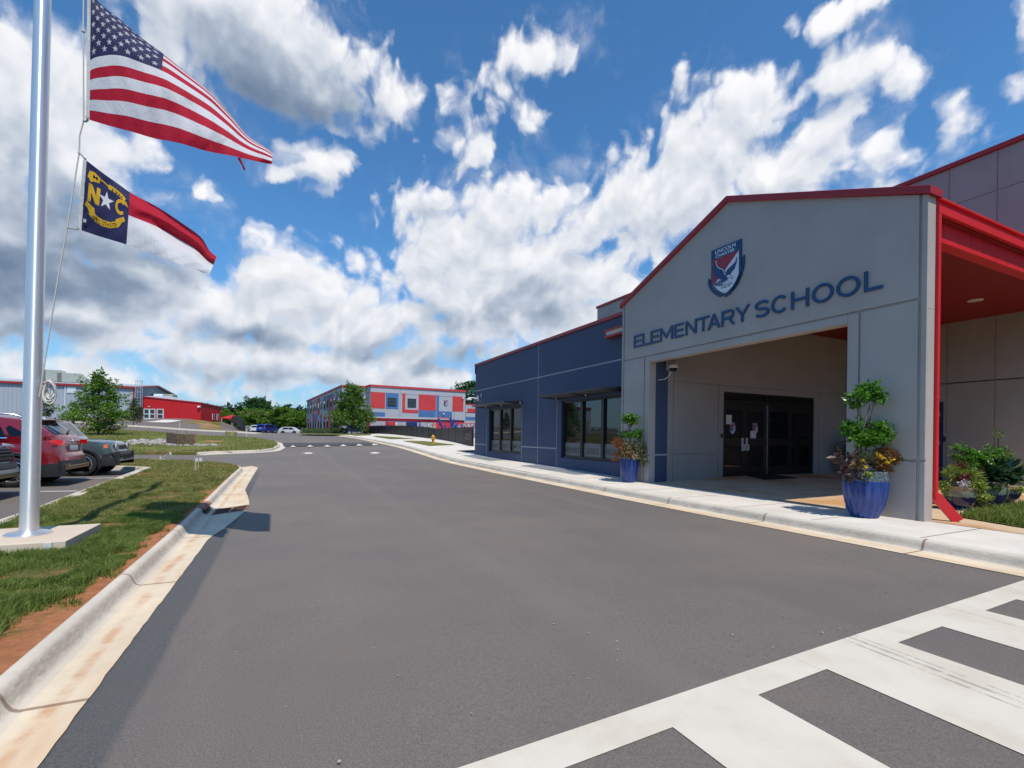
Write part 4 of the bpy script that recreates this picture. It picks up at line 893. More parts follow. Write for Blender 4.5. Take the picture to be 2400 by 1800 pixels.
# ---- letters
SG = thing('wall_sign', 'raised navy capitals reading ELEMENTARY SCHOOL across the grey gable', 'sign', (XF, 8.03, 4.2))
spans = (('E', 85, 127), ('L', 132, 173), ('E', 176, 222), ('M', 228, 297), ('E', 305, 357), ('N', 367, 427), ('T', 431, 497), ('A', 487, 557), ('R', 563, 637), ('Y', 637, 718), ('S', 745, 825), ('C', 835, 927), ('H', 943, 1040), ('O', 1057, 1175), ('O', 1190, 1320), ('L', 1342, 1445))
def glyph(ch, W_, H_, s):
    """outlines (lists of points) of an even-stroked wide capital"""
    m = H_*.5; arc = lambda cx, cy, rx, ry, a0, a1, n=28: [(cx+rx*math.cos(math.radians(a0+(a1-a0)*i/n)), cy+ry*math.sin(math.radians(a0+(a1-a0)*i/n))) for i in range(n+1)]
    def stroke(P): L = [Vector(p) for p in P]; return [tuple(p) for p in offset_line(L, s/2)]+[tuple(p) for p in offset_line(L, -s/2)[::-1]]
    sx = s*1.15
    if ch == 'E': return [[(0, 0), (W_, 0), (W_, s), (s, s), (s, m-s/2), (W_*.93, m-s/2), (W_*.93, m+s/2), (s, m+s/2), (s, H_-s), (W_, H_-s), (W_, H_), (0, H_)]]
    if ch == 'L': return [[(0, 0), (W_, 0), (W_, s), (s, s), (s, H_), (0, H_)]]
    if ch == 'T': return [[(W_/2-s/2, 0), (W_/2+s/2, 0), (W_/2+s/2, H_-s), (W_, H_-s), (W_, H_), (0, H_), (0, H_-s), (W_/2-s/2, H_-s)]]
    if ch == 'H': return [[(0, 0), (s, 0), (s, m-s/2), (W_-s, m-s/2), (W_-s, 0), (W_, 0), (W_, H_), (W_-s, H_), (W_-s, m+s/2), (s, m+s/2), (s, H_), (0, H_)]]
    if ch == 'N': d = s*1.5; return [[(0, 0), (s, 0), (s, H_-d), (W_-s, 0), (W_, 0), (W_, H_), (W_-s, H_), (W_-s, d), (s, H_), (0, H_)]]
    if ch == 'M': d = s*1.35; y0 = H_*.14; return [[(0, 0), (s, 0), (s, H_-d*1.1), (W_/2, y0), (W_-s, H_-d*1.1), (W_-s, 0), (W_, 0), (W_, H_), (W_-s, H_), (W_/2, y0+d), (s, H_), (0, H_)]]
    if ch == 'Y': k = H_*.42; return [[(W_/2-s/2, 0), (W_/2+s/2, 0), (W_/2+s/2, k), (W_, H_), (W_-sx, H_), (W_/2, k+s*.85), (sx, H_), (0, H_), (W_/2-s/2, k)]]
    if ch == 'A':
        d = s*1.5; xi = lambda y: sx+(W_/2-sx)*y/(H_-d); y0 = H_*.24; L = [(0, 0), (sx, 0), (xi(y0), y0), (xi(y0+s), y0+s), (W_/2, H_-d), (W_/2, H_), (W_/2-s*.45, H_)]
        return [L, [(W_-x, y) for x, y in L][::-1], [(xi(y0), y0), (W_-xi(y0), y0), (W_-xi(y0+s), y0+s), (xi(y0+s), y0+s)]]
    if ch == 'R':
        yb = H_*.40; r_ = (H_-yb-s)/2; xr = W_*.93-s/2-r_; P = [(s, H_-s/2)]+arc(xr, yb+s/2+r_, r_, r_, 90, -90, 18)+[(s, yb+s/2)]
        return [[(0, 0), (s, 0), (s, H_), (0, H_)], stroke(P), [(W_*.52, yb), (W_-sx, 0), (W_, 0), (W_*.52+sx, yb)]]
    if ch == 'O':
        P = arc(W_/2, m, W_/2-s/2, H_/2-s/2+.004, 0, 180); Q = arc(W_/2, m, W_/2-s/2, H_/2-s/2+.004, 180, 360); return [stroke(P), stroke(Q)]
    if ch == 'C': return [stroke(arc(W_/2, m, W_/2-s/2, H_/2-s/2+.004, 42, 318, 36))]
    if ch == 'S':
        r_ = (H_-s)/4; rx = W_/2-s/2; P = arc(W_/2, H_-s/2-r_, rx, r_, 25, 180, 16)+arc(W_/2, H_-s/2-r_, rx, r_, 180, 262, 8)[1:]+arc(W_/2, s/2+r_, rx, r_, 82, 0, 8)+arc(W_/2, s/2+r_, rx, r_, 0, -155, 16)[1:]
        return [stroke(P)]
for ch, a, b in spans:
    ya = onx(*R6(a, 970-(a-85)*.2463), XF).y; yb = onx(*R6(b, 970-(b-85)*.2463), XF).y; mb = MB()
    for poly in glyph(ch, ya-yb, .372, .058): mb.prism(poly, lambda u, q, k: (XF-.008-.022*k, ya-u, 4.192+q))
    mb.build('letter', M['navy_sign'], SG)
# ---- entrance doors
def leaf(x0, x1, hx, deco):
    mb = MB(); a, b = YD+.06, YD+.105; st = .105; z0, z1 = .24, 2.645
    mb.box(x0, x0+st, a, b, z0, z1); mb.box(x1-st, x1, a, b, z0, z1)
    for c, d in ((z0, .60), (1.28, 1.53), (2.44, z1)): mb.box(x0+st, x1-st, a, b, c, d)
    o = mb.build('door', M['dark_frame'], B, bevel=.004)
    for c, d in ((.60, 1.28), (1.53, 2.44)): MB().box(x0+st, x1-st, a+.018, a+.026, c, d).build('pane', M['door_glass'], o)
    if hx:
        mb = MB(); mb.box(hx-.045, hx+.045, a-.012, a-.001, 1.12, 1.54); mb.box(hx-.012, hx+.012, a-.05, a-.013, 1.135, 1.155); mb.box(hx-.012, hx+.012, a-.05, a-.013, 1.30, 1.32); mb.box(hx-.0, hx+.055, a-.066, a-.05, 1.13, 1.325); mb.build('handle', M['steel'], o, bevel=.004)
        MB().box((x0+x1)/2-.012, (x0+x1)/2+.012, a-.006, a-.001, .48, .51).build('lock', M['chrome'], o)
    if deco:
        k = .275/.845; cx, cz = deco; crest(lambda u, v, h: (cx+u*k, a+.016-h*.12, cz+v*k), o, name='crest_decal')
    return o
l1 = leaf(12.60, 13.605, 13.50, (13.04, 1.835)); l2 = leaf(13.615, 14.625, 13.70, (14.11, 1.835)); leaf(14.735, 15.90, None, None); leaf(15.91, 17.08, None, None)
MB().box(12.745, 13.0, YD+.068, YD+.072, 1.97, 2.27).build('notice', M['paper'], l1)
mb = MB(); mb.box(13.89, 14.16, YD+.0705, YD+.073, 1.535, 1.77); mb.build('notice', M['paper'], l2)
mb = MB(); a, b = YD+.05, YD+.12
mb.box(12.55, 12.59, a, b, .2, 3.0); mb.box(14.64, 14.72, a, b, .2, 2.65); mb.box(17.10, 17.15, a, b, .2, 3.0); mb.box(12.59, 17.10, a, b, 2.65, 2.74); mb.box(12.59, 17.10, a, b, 2.93, 3.0); mb.box(14.64, 14.72, a, b, 2.74, 2.93); fr = mb.build('entrance_frame', M['dark_frame'], B)
mb = MB(); mb.box(12.591, 17.099, YD+.09, YD+.1, 2.741, 2.929); mb.build('pane', M['door_glass'], fr)
MB().box(12.553, 12.575, a-.02, a-.001, .28, 2.65).build('hinge_strip', M['chrome'], fr); MB().box(14.655, 14.69, a-.02, a-.001, .28, 2.65).build('hinge_strip', M['chrome'], fr)
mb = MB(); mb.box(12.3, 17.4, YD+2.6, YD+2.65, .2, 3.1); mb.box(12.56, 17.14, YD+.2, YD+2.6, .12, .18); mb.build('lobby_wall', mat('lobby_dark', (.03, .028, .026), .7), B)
# ---- small fittings
o = tag(MB().box(12.42, 12.50, YD-.03, YD-.001, 1.53, 1.66).build('card_reader', M['black_metal'], None, bevel=.006), 'small black card reader on the wall beside the double glass doors', 'card reader')
o = tag(MB().box(XB-.035, XB-.002, 7.67, 7.72, 1.50, 1.66).box(XB-.04, XB-.035, 7.675, 7.715, 1.51, 1.65).build('card_reader', M['black_metal'], None), 'black card reader beside the navy side door behind the planters', 'card reader')
mb = MB(); mb.lathe((16.445, 6.046, 5.2495), [(.16, 0), (.16, -.012), (.12, -.018)], 24); L = mb.build('ceiling_light', M['white_plastic']); tag(L, 'round white recessed light in the red porch ceiling', 'ceiling light')
MB().lathe((16.445, 6.046, 5.235), [(.115, 0), (.10, -.004)], 24).build('lens', mat('lamp_lens', (.55, .48, .38), .3), L)
mb = MB(); mb.prism([(13.13, 9.62), (14.78, 9.66), (15.03, 10.63), (13.59, 10.64)], lambda u, v, k: (u, v, H(u, v)+.158+.003+.014*k)); tag(mb.build('door_mat', M['mat_rubber'], None, bevel=.006), 'black rubber mat on the porch floor before the glass doors', 'door mat')
def camera_unit(name, label, base, out, down, wall):
    t_ = thing(name, label, 'security camera', base); x, y, z = base
    if wall == 'x':
        MB().box(x-.10, x-.002, y-.11, y+.11, z-.13, z+.16).build('junction_box', M['light_grey_plastic'], t_, bevel=.01)
        MB().tube([(x-.1, y, z), (x-.3, y, z+.03), (x-out, y, z+.01), (x-out, y, z-down)], .035, 10).build('arm', M['white_plastic'], t_, smooth=60)
        c = (x-out, y, z-down)
        MB().box(x-.06, x-.002, y-.52, y-.40, z+.05, z+.22).build('cable_box', M['light_grey_plastic'], t_); MB().tube([(x-.02, y-.45, z+.05), (x-.02, y-.42, z-.12), (x-.02, y-.2, z-.17), (x-.05, y-.02, z-.1)], .012, 6).build('cable', M['light_grey_plastic'], t_)
    else:
        MB().box(x-.16, x+.16, y-.10, y-.002, z-.13, z+.14).build('junction_box', M['light_grey_plastic'], t_, bevel=.01)
        MB().box(x-.02, x+.02, y-.16, y-.10, z-.03, z+.03).build('arm', M['white_plastic'], t_)
        c = (x-.06, y-.2, z-.02)
        MB().tube([(x-.1, y-.15, z-.2), (x-.1, y-.05, z-.32), (x-.2, y-.02, z-.40), (x-.46, y-.015, z-.44)], .016, 6).build('cable', M['white_plastic'], t_, smooth=60)
    MB().lathe(c, [(.04, .05), (.13, .03), (.15, -.01), (.14, -.06), (.12, -.07)], 24).build('housing', M['white_plastic'], t_, smooth=40)
    MB().lathe(c, [(.115, -.07), (.10, -.12), (.06, -.155), (.01, -.165)], 24).build('dome', M['car_glass'], t_, smooth=60)
camera_unit('security_camera', 'white dome camera on an arm at the far corner of the navy wing', (XW, 24.72, 3.56), .58, .05, 'x')
camera_unit('security_camera', 'white dome camera with looped cable inside the top corner of the porch opening', (10.28, YD, 3.63), .2, .1, 'y')
# ================================================================ flagpole and flags
pb = Vector((-2.70, 7.54, .0)); zpad = .262
def pole_at(z): return Vector((pb.x+.0095*z, pb.y, z))
FP = thing('flagpole', 'tall brushed aluminium flagpole standing on the concrete pad in the lawn', 'flagpole', (pb.x, pb.y, zpad))
MB().tube([pole_at(z) for z in (zpad, 1.5, 3, 5, 7, 9, 11, 13)], [.0875, .0855, .083, .079, .075, .070, .064, .055], 40).build('pole', M['steel'], FP, smooth=50)
mb = MB(); mb.lathe((pb.x, pb.y, zpad), [(.212, 0), (.212, .016), (.195, .028), (.13, .044), (.095, .054)], 40); mb.build('base_flange', M['steel'], FP, smooth=35)
mb = MB(); p = pole_at(2.0); rad = .10
cl = dep(97, 905, 5.6); zc = cl.z
mb.tube([pole_at(zc)+Vector((.09, -.02, 0)), pole_at(zc)+Vector((.16, -.03, 0))], .014, 8); mb.tube([pole_at(zc)+Vector((.165, -.03, -.075)), pole_at(zc)+Vector((.15, -.03, 0)), pole_at(zc)+Vector((.175, -.03, .10))], [.010, .014, .010], 8); mb.build('cleat', M['steel'], FP, smooth=60)
mb = MB()
for i in range(4):
    c = pole_at(zc)+Vector((.165+.008*(i % 2), -.035-.012*i, -.02-.018*i)); L = [c+Vector((.035*math.cos(a)*(1+.2*i % 2), .02*math.sin(a*2+i), (.095+.012*i)*math.sin(a))) for a in np.linspace(0, 6.283, 22)]; mb.tube(L, .010, 6)
mb.tube([pole_at(zc)+Vector((.17, -.03, -.1)), pole_at(zc)+Vector((.19, -.04, -.2)), pole_at(zc)+Vector((.22, -.03, -.24))], .009, 6); mb.build('rope_coil', M['rope'], FP, smooth=70)
DF = 5.66
us_b = dep(*R7(342, 712), DF-.03); us_knot = dep(*R7(340, 185), DF); nc_t = dep(*R7(316, 896), DF-.03); nc_b = dep(*R7(245, 1340), DF-.03)
mb = MB(); mb.tube([dep(190, -420, DF), dep(196, -10, DF), us_knot, us_b, dep(*R7(318, 800), DF-.02), nc_t, nc_b, dep(*R7(188, 1655), DF-.02), dep(92, 930, 5.60), pole_at(zc)+Vector((.165, -.03, .02))], .0075, 6)
mb.lathe(us_knot-Vector((0, 0, .02)), [(.004, 0), (.018, .012), (.018, .03), (.004, .04)], 8); mb.build('halyard', M['rope'], FP, smooth=60)
# concrete pad
pd = MB(); pd.box(-3.25, -2.18, 6.95, 8.1, .02, zpad); tag(pd.build('concrete_pad', M['pad'], None, bevel=.008), 'buff concrete pad under the flagpole, half sunk in grass', 'concrete pad')
def interp(keys, x):
    for (a, p), (b, q) in zip(keys, keys[1:]):
        if x <= b: k = (x-a)/(b-a); return tuple(p[i]*(1-k)+q[i]*k for i in range(len(p)))
    return keys[-1][1]
def catmull(keys, x):
    n = len(keys)
    for i in range(n-1):
        if x <= keys[i+1][0] or i == n-2:
            p0 = keys[max(i-1, 0)][1]; p1 = keys[i][1]; p2 = keys[i+1][1]; p3 = keys[min(i+2, n-1)][1]; t_ = (x-keys[i][0])/(keys[i+1][0]-keys[i][0])
            return tuple(.5*(2*b+(c-a)*t_+(2*a-5*b+4*c-d)*t_**2+(3*b-a-3*c+d)*t_**3) for a, b, c, d in zip(p0, p1, p2, p3))
def flag_mesh(name, parent, NU, NV, pos, colour, mats, uadd=0.):
    """pos(u,v) -> point, u along the fly, v up the hoist; colour(U,V) -> material index per face"""
    V = np.array([[pos(i/NU, j/NV) for j in range(NV+1)] for i in range(NU+1)]).reshape(-1, 3)
    i, j = np.meshgrid(np.arange(NU), np.arange(NV), indexing='ij'); a = (i*(NV+1)+j).ravel(); Fq = np.stack([a, a+NV+1, a+NV+2, a+1], 1).ravel()
    U = ((i+.5)/NU).ravel(); Vv = ((j+.5)/NV).ravel(); return raw_mesh(name, V, Fq, 4, mats, parent, colour(U, Vv), True)
def in_poly(poly, U, V): return inside(poly, U, V)
def star_poly(cx, cy, r, sx=1., rot=math.pi/2): return [(cx+sx*(r if k % 2 == 0 else r*.39)*math.cos(rot+k*math.pi/5), cy+(r if k % 2 == 0 else r*.39)*math.sin(rot+k*math.pi/5)) for k in range(10)]
# --- national flag
T_us = [(0, (213, -14)), (.1, (*R7(470, 45),)), (.2, (*R7(560, 118),)), (.3, (*R7(690, 228),)), (.385, (*R7(808, 314),)), (.5, (*R7(945, 425),)), (.62, (*R7(1095, 550),)), (.74, (*R7(1205, 675),)), (.86, (*R7(1310, 800),)), (.95, (*R7(1415, 870),)), (1., (*R7(1458, 903),))]
T_us[1] = (.1, R7(450, 30)); T_us[0] = (0, (212, -16))
B_us = [(0, R7(375, 706)), (.1, R7(500, 742)), (.25, R7(640, 782)), (.385, R7(760, 812)), (.5, R7(890, 842)), (.7, R7(1090, 892)), (.85, R7(1260, 930)), (1., R7(1447, 964))]
def us_pos(u, v):
    tx, ty = catmull(T_us, u); bx, by = catmull(B_us, u); p = 1+1.7*min(1, u/.42)+2.6*max(0, u-.42)
    s = 1-(1-v)**p
    rip = math.sin(26*u+9*(1-v)+2.2*math.sin(5*u+3*v))*.024+.03*math.sin(8*u+4*v)*u+math.sin(55*u+17*v)*.005+math.sin(70*u-30*v+3*math.sin(9*u))*.003
    d0 = DF-.05-.50*u; Hh = math.hypot(tx-bx, ty-by)*d0/F; back = math.sqrt(max(0, 1.5**2-min(Hh, 1.5)**2))*.8
    d = d0+back*v**1.7*(.3+.7*min(1, u*1.6))+rip*(.25+1.0*min(1, u*2))*(1-.3*v)
    wob = math.sin(21*u+6*v)*1.6*min(1, u*3)*(1-v)
    return dep(bx+(tx-bx)*s+wob, by+(ty-by)*s+wob, d)
def us_col(U, V):
    st = np.floor((1-V)*13).astype(int); c = np.where(st % 2 == 0, 1, 0); cant = (U < .39) & (V > 6/13)
    c = np.where(cant, 2, c)
    for r in range(9):
        n = 6 if r % 2 == 0 else 5
        for k in range(n):
            cx = .39*((2*k+1+(r % 2))/12.); cy = 1-(7/13)*(r+1)/10.; c = np.where(cant & in_poly(star_poly(cx, cy, .031, .56), U, V), 3, c)
    hem = np.abs((1-V)*13-np.round((1-V)*13)) < .022
    return c
fw = cloth_mat('flag_white', (.74, .74, .76)); fr_ = cloth_mat('flag_red', (.50, .012, .035)); fb = cloth_mat('flag_blue', (.017, .018, .068), .06); fg = cloth_mat('flag_gold', (.72, .42, .02)); fk = cloth_mat('flag_black', (.01, .01, .012), .1)
US = thing('flag', 'American flag with stars and red and white stripes flying upper on the pole', 'flag', us_pos(0, .5))
flag_mesh('cloth', US, 380, 240, us_pos, us_col, [fw, fr_, fb, cloth_mat('flag_star_shaded', (.42, .42, .46), .1)])  # white stars greyed: shade on the canton is put into their colour
hm = []
for k in range(13):
    v = k/12; a = us_pos(0, v); w_ = dep(*(np.array(catmull(B_us, 0))*(1-v)+np.array(catmull(T_us, 0))*v-np.array([7.5, 1.0])), DF-.05); hm.append([w_, a+Vector((.004, -.004, 0))])
MB().grid(hm).build('heading', cloth_mat('heading_canvas', (.62, .61, .58), .15), US, smooth=180)
mb = MB(); q = us_pos(0, 0)
mb.tube([us_b, us_b+(q-us_b)*.35+Vector((0, 0, -.012)), us_b+(q-us_b)*.75], .012, 8); mb.lathe(q+Vector((-.02, -.01, .02)), [(.004, -.006), (.016, -.006), (.016, .006), (.004, .006)], 12, axis='y'); mb.build('snap_hook', M['light_grey_plastic'], US, smooth=60)
ft = [[dep(*R7(1246, 930), 5.250), dep(*R7(1268, 965), 5.270), dep(*R7(1288, 1008), 5.300)], [dep(*R7(1268, 928), 5.230), dep(*R7(1284, 962), 5.250), dep(*R7(1294, 1000), 5.280)]]
MB().grid(ft).build('fly_corner', fr_, US, smooth=180)
ft = [[dep(*R7(1262, 932), 5.225), dep(*R7(1276, 964), 5.245), dep(*R7(1287, 985), 5.260)], [dep(*R7(1270, 929), 5.220), dep(*R7(1283, 960), 5.240), dep(*R7(1291, 984), 5.255)]]
MB().grid(ft).build('fly_stripe', fw, US, smooth=180)
# --- state flag
T_nc = [(0, R7(358, 944)), (.12, R7(450, 1015)), (.25, R7(555, 1090)), (.35, R7(630, 1142)), (.5, R7(780, 1222)), (.65, R7(915, 1310)), (.8, R7(1030, 1395)), (.92, R7(1085, 1478)), (1., R7(1126, 1512))]
B_nc = [(0, R7(327, 1356)), (.15, R7(440, 1394)), (.31, R7(573, 1434)), (.5, R7(740, 1490)), (.7, R7(880, 1545)), (.85, R7(985, 1582)), (1., R7(1082, 1622))]
def nc_pos(u, v):
    tx, ty = catmull(T_nc, u); bx, by = catmull(B_nc, u); s = 1-(1-v)**(1+.30*min(1, u*2))
    cr = min(1, max(0, (u-.30)/.25)); d0 = DF-.05-.36*u
    fold = -.09*cr*math.exp(-((v-.74)/.11)**2)+.10*cr*math.exp(-((v-.50)/.13)**2)
    rip = math.sin(17*u+7*v)*.010+math.sin(48*u-22*v)*.004+.035*math.sin(9*u+2*v)*u
    Hh = math.hypot(tx-bx, ty-by)*d0/F; back = math.sqrt(max(0, .9**2-min(Hh, .9)**2))*.55
    return dep(bx+(tx-bx)*s, by+(ty-by)*s, d0+fold+rip+back*v**1.6*min(1, u*2))
def ribbon(pts, w0, w1=None):
    L = [Vector(p) for p in pts]; a = offset_line(L, w0); b = offset_line(L, -(w1 or w0)); return [tuple(p) for p in a]+[tuple(p) for p in b[::-1]]
NU_ = .335; NH = NU_/1.0
def raster_text(s, place, U, V, weight=.02):
    v, f_, tw = text2d(s, weight); m_ = np.zeros(U.shape, bool)
    P_ = [place(a, b, tw) for a, b in v]
    for q in f_: m_ |= inside([P_[i] for i in q], U, V)
    return m_
def nc_col(U, V):
    c = np.where(U < NU_, 2, np.where(V > .5, 1, 0)); x = U/NU_; y = V-.06; cx0 = c.copy()
    c = np.where(in_poly(star_poly(.50, .515, .150, 1.10), x, y), 0, c)
    N_ = [(.10, .40), (.10, .66), (.185, .66), (.31, .49), (.31, .66), (.37, .66), (.37, .40), (.29, .40), (.165, .575), (.165, .40)]
    c = np.where(in_poly([(.12, .39), (.12, .65), (.19, .65), (.19, .39)], x, y) | in_poly([(.29, .39), (.29, .65), (.36, .65), (.36, .39)], x, y) | in_poly([(.12, .65), (.20, .65), (.36, .39), (.28, .39)], x, y), 3, c)
    r_ = np.hypot((x-.81)/.85, y-.52); an = np.arctan2(y-.52, (x-.81)/.85); c = np.where((r_ < .135) & (r_ > .078) & (np.abs(an) > .75), 3, c)
    y = V-.01
    up = [(.10, .80), (.18, .845), (.30, .875), (.44, .84), (.56, .80), (.68, .79), (.80, .77), (.90, .70)]
    c = np.where(in_poly([(.08, .78), (.12, .88), (.22, .90), (.34, .87), (.33, .78), (.20, .75), (.17, .72), (.13, .76)], x, y), 3, c)
    c = np.where(in_poly(ribbon([(.30, .85), (.42, .845), (.55, .80)], .012), x, y) | in_poly(ribbon([(.52, .815), (.66, .81), (.80, .78), (.90, .735)], .042), x, y) | in_poly([(.78, .76), (.94, .70), (.99, .62), (.90, .645), (.80, .70)], x, y), 3, c)
    y = V-.075
    c = np.where(in_poly(ribbon([(.20, .235), (.32, .165), (.48, .135), (.64, .145), (.80, .205)], .048), x, y) | in_poly([(.06, .30), (.11, .37), (.28, .30), (.30, .22), (.20, .20), (.14, .27)], x, y) | in_poly([(.94, .29), (.90, .36), (.74, .27), (.73, .20), (.82, .17), (.87, .25)], x, y), 3, c)
    gold = c == 3
    def arc(a, b, tw):
        q = .24+.53*a/tw; yy = .135+.36*(q-.49)**2*1.9-.032; return (q, yy+b*.066)
    c = np.where(gold & raster_text('APRIL 12TH 1776', arc, x, y), 4, c)
    y = V-.01
    c = np.where(gold & raster_text('1775', lambda a, b, tw: (.60+.24*a/tw, .79-.032-.10*(a/tw)*.55+b*.066), x, y), 4, c); c = np.where(gold & raster_text('M', lambda a, b, tw: (.20+.09*a/tw, .80+b*.06), x, y), 4, c)
    return c
NC = thing('flag', 'blue, red and white state flag with gold N and C, below the American flag', 'flag', nc_pos(0, .5))
flag_mesh('cloth', NC, 420, 230, nc_pos, nc_col, [fw, fr_, fb, fg, fk])
hm = []
for k in range(11):
    v = k/10; a = nc_pos(0, v); w_ = dep(*(np.array(catmull(B_nc, 0))*(1-v)+np.array(catmull(T_nc, 0))*v-np.array([8., 1.5])), DF-.05); hm.append([w_, a+Vector((.004, -.004, 0))])
MB().grid(hm).build('heading', bpy.data.materials['heading_canvas'], NC, smooth=180)
mb = MB(); q = nc_pos(0, 0); mb.tube([nc_b, nc_b+(q-nc_b)*.8], .009, 8); mb.lathe(q+Vector((-.03, -.01, .02)), [(.004, -.006), (.015, -.006), (.015, .006), (.004, .006)], 12, axis='y'); mb.build('snap_hook', M['light_grey_plastic'], NC, smooth=60)
mb = MB(); q = nc_pos(0, 1); mb.tube([nc_t, nc_t+(q-nc_t)*.85], .013, 8); mb.build('snap_hook', M['light_grey_plastic'], NC, smooth=60)
mb = MB(); mb.grid([[dep(*R7(341, 1287), 5.58), dep(*R7(338, 1306), 5.58)], [dep(*R7(358, 1293), 5.575), dep(*R7(355, 1311), 5.575)]]); mb.build('care_label', fw, NC)
# ================================================================ storm drain
def gz(x, y, l=0): p = gnd(x, y, l); return p
mb = MB(); mb.box(-1.47, -1.10, 10.12, 11.0, H(-1.2, 10.5)-.2, H(-1.2, 10.5)+.165)
DI = thing('storm_drain', 'rusty iron storm drain inlet set into the kerb and gutter', 'storm drain', (-1.0, 10.5, H(-1, 10.5)))
zz = H(-1.2, 10.5)
pf = ((-1.415, -.05), (-1.415, .134), (-1.35, .138), (-1.31, .134), (-1.28, .12), (-1.265, .095), (-1.262, .075))
mb = MB(); mb.prism([(x_, h_) for x_, h_ in pf]+[(-1.33, .075), (-1.33, -.05)], lambda u, v, k: (u, 10.975 if k else 10.155, zz+v)); mb.build('hood', M['rust'], DI, smooth=30)
MB().box(-1.335, -1.325, 10.17, 10.96, zz-.05, zz+.074).build('opening', M['blackhole'], DI)
mb = MB(); q = [gz(494, 1209), gz(577.5, 1196.5), gz(584.5, 1184), gz(507, 1195.5)]
q = [Vector((p.x, p.y, H(p.x, p.y))) for p in q]
mb.prism([(p.x, p.y) for p in q], lambda u, v, k: (u, v, H(u, v)+.004+.012*k)); mb.build('grate_frame', M['rust'], DI)
mb = MB(); mb2 = MB()
for i in range(9):
    for b0, b1 in ((.05, .46), (.54, .95)):
        t0 = .06+.88*i/9; t1 = t0+.055; a = q[0]+(q[3]-q[0])*t0; b = q[1]+(q[2]-q[1])*t0; a_ = q[0]+(q[3]-q[0])*t1; b_ = q[1]+(q[2]-q[1])*t1
        L = [a+(b-a)*b0, a+(b-a)*b1, a_+(b_-a_)*b1, a_+(b_-a_)*b0]; mb.ngon([p+Vector((0, 0, .0185)) for p in L])
mb.build('slots', M['blackhole'], DI)
# ================================================================ foliage helper
def leaf_cloud(name, P, size, m, parent=None, up=.35, aspect=.5, rg=None, droop=0., outward=None, svar=.45):
    """one mesh of many little kite-shaped leaves at the points P (n,3)"""
    rg = rg or np.random.default_rng(3); P = np.asarray(P, float); n = len(P)
    d = rg.normal(0, 1, (n, 3)); d[:, 2] = d[:, 2]*.6-droop
    if outward is not None: d = d*.55+np.asarray(outward)*1.0
    d /= np.linalg.norm(d, axis=1)[:, None]+1e-9
    nr = rg.normal(0, 1, (n, 3)); nr[:, 2] = np.abs(nr[:, 2])+up*2; s = np.cross(d, nr); s /= np.linalg.norm(s, axis=1)[:, None]+1e-9; nn = np.cross(s, d)
    L = (size*(1-svar+2*svar*rg.random(n)))[:, None]; w = L*aspect*.5
    a = P; b = P+d*L*.45+s*w-nn*L*.06; c = P+d*L; e = P+d*L*.45-s*w-nn*L*.06
    V = np.stack([a, b, c, e], 1).reshape(-1, 3); return raw_mesh(name, V, np.arange(4*n), 4, m, parent)
def ball(c, r, n, rg, shell=.55):
    """points in an ellipsoid, denser near the surface"""
    d = rg.normal(0, 1, (n, 3)); d /= np.linalg.norm(d, axis=1)[:, None]; k = shell+(1-shell)*rg.random(n)**.6; k = np.where(rg.random(n) < .25, rg.random(n), k)
    return np.asarray(c)+d*k[:, None]*np.asarray(r), d
def loose(lst, rg, lr=.34, k=9, spray=.25):
    """irregular shrub: each ellipsoid becomes several small clumps plus stray shoots"""
    P = []; D = []
    for c, r, n in lst:
        r = np.array(r)
        for i in range(k):
            d = rg.normal(0, 1, 3); d /= np.linalg.norm(d); q = np.asarray(c)+d*r*(.45+.55*rg.random()); p, o = ball(q, r*lr*(.7+.7*rg.random()), max(4, int(n*(1-spray)/k)), rg, .2); P.append(p); D.append(o)
        for i in range(int(k*1.2)):
            d = rg.normal(0, 1, 3); d[2] = d[2]*.6+.35; d /= np.linalg.norm(d); m_ = max(4, int(n*spray/(k*1.2))); u = rg.random(m_)[:, None]; P.append(np.asarray(c)+d*r*(.55+.75*u)+rg.normal(0, .012, (m_, 3))); D.append(np.repeat(d[None], m_, 0))
    return [(np.concatenate(P), np.concatenate(D))]
def lumpy(c, r, n, rg, lumps=9, lr=.45):
    """a crown of several overlapping lumps; returns points and outward directions"""
    P = []; D = []; c = np.asarray(c, float); r = np.asarray(r, float)
    for i in range(lumps):
        d = rg.normal(0, 1, 3); d /= np.linalg.norm(d); q = c+d*r*(.35+.4*rg.random()); p, o = ball(q, r*lr*(.7+.6*rg.random()), n//lumps, rg); P.append(p); D.append(o)
    return np.concatenate(P), np.concatenate(D)
# ================================================================ planters
def big_pot(name, label, x, y, z, h, r, mt, group):
    T_ = thing(name, label, 'planter', (x, y, z), group)
    prof = [(r*.58, 0), (r*.62, .02), (r*.72, h*.12), (r*.86, h*.30), (r*.96, h*.50), (r*1.0, h*.68), (r*.985, h*.84), (r*.93, h*.95), (r*.95, h*.985), (r*.93, h), (r*.84, h), (r*.82, h*.93)]
    MB().lathe((x, y, z), prof, 96, flute=17, fd=.034).build('pot', mt, T_, smooth=60)
    MB().lathe((x, y, z+h*.90), [(r*.80, 0), (r*.80, .02), (r*.3, .05)], 24).build('soil', M['mulch'], T_)
    return T_
rg = np.random.default_rng(41)
g1 = 'blue planters either side of the porch opening'
x, y, z = 9.10, 4.78, H(9.1, 4.8)+.152; h = .80; r = .325
P1 = big_pot('planter', 'fluted blue planter with yellow flowers and bronze leaves before the right-hand porch pier', x, y, z, h, r, M['blue_glaze'], g1)
V3 = lambda dx, dy, dz: np.array([x+dx, y+dy, z+dz])
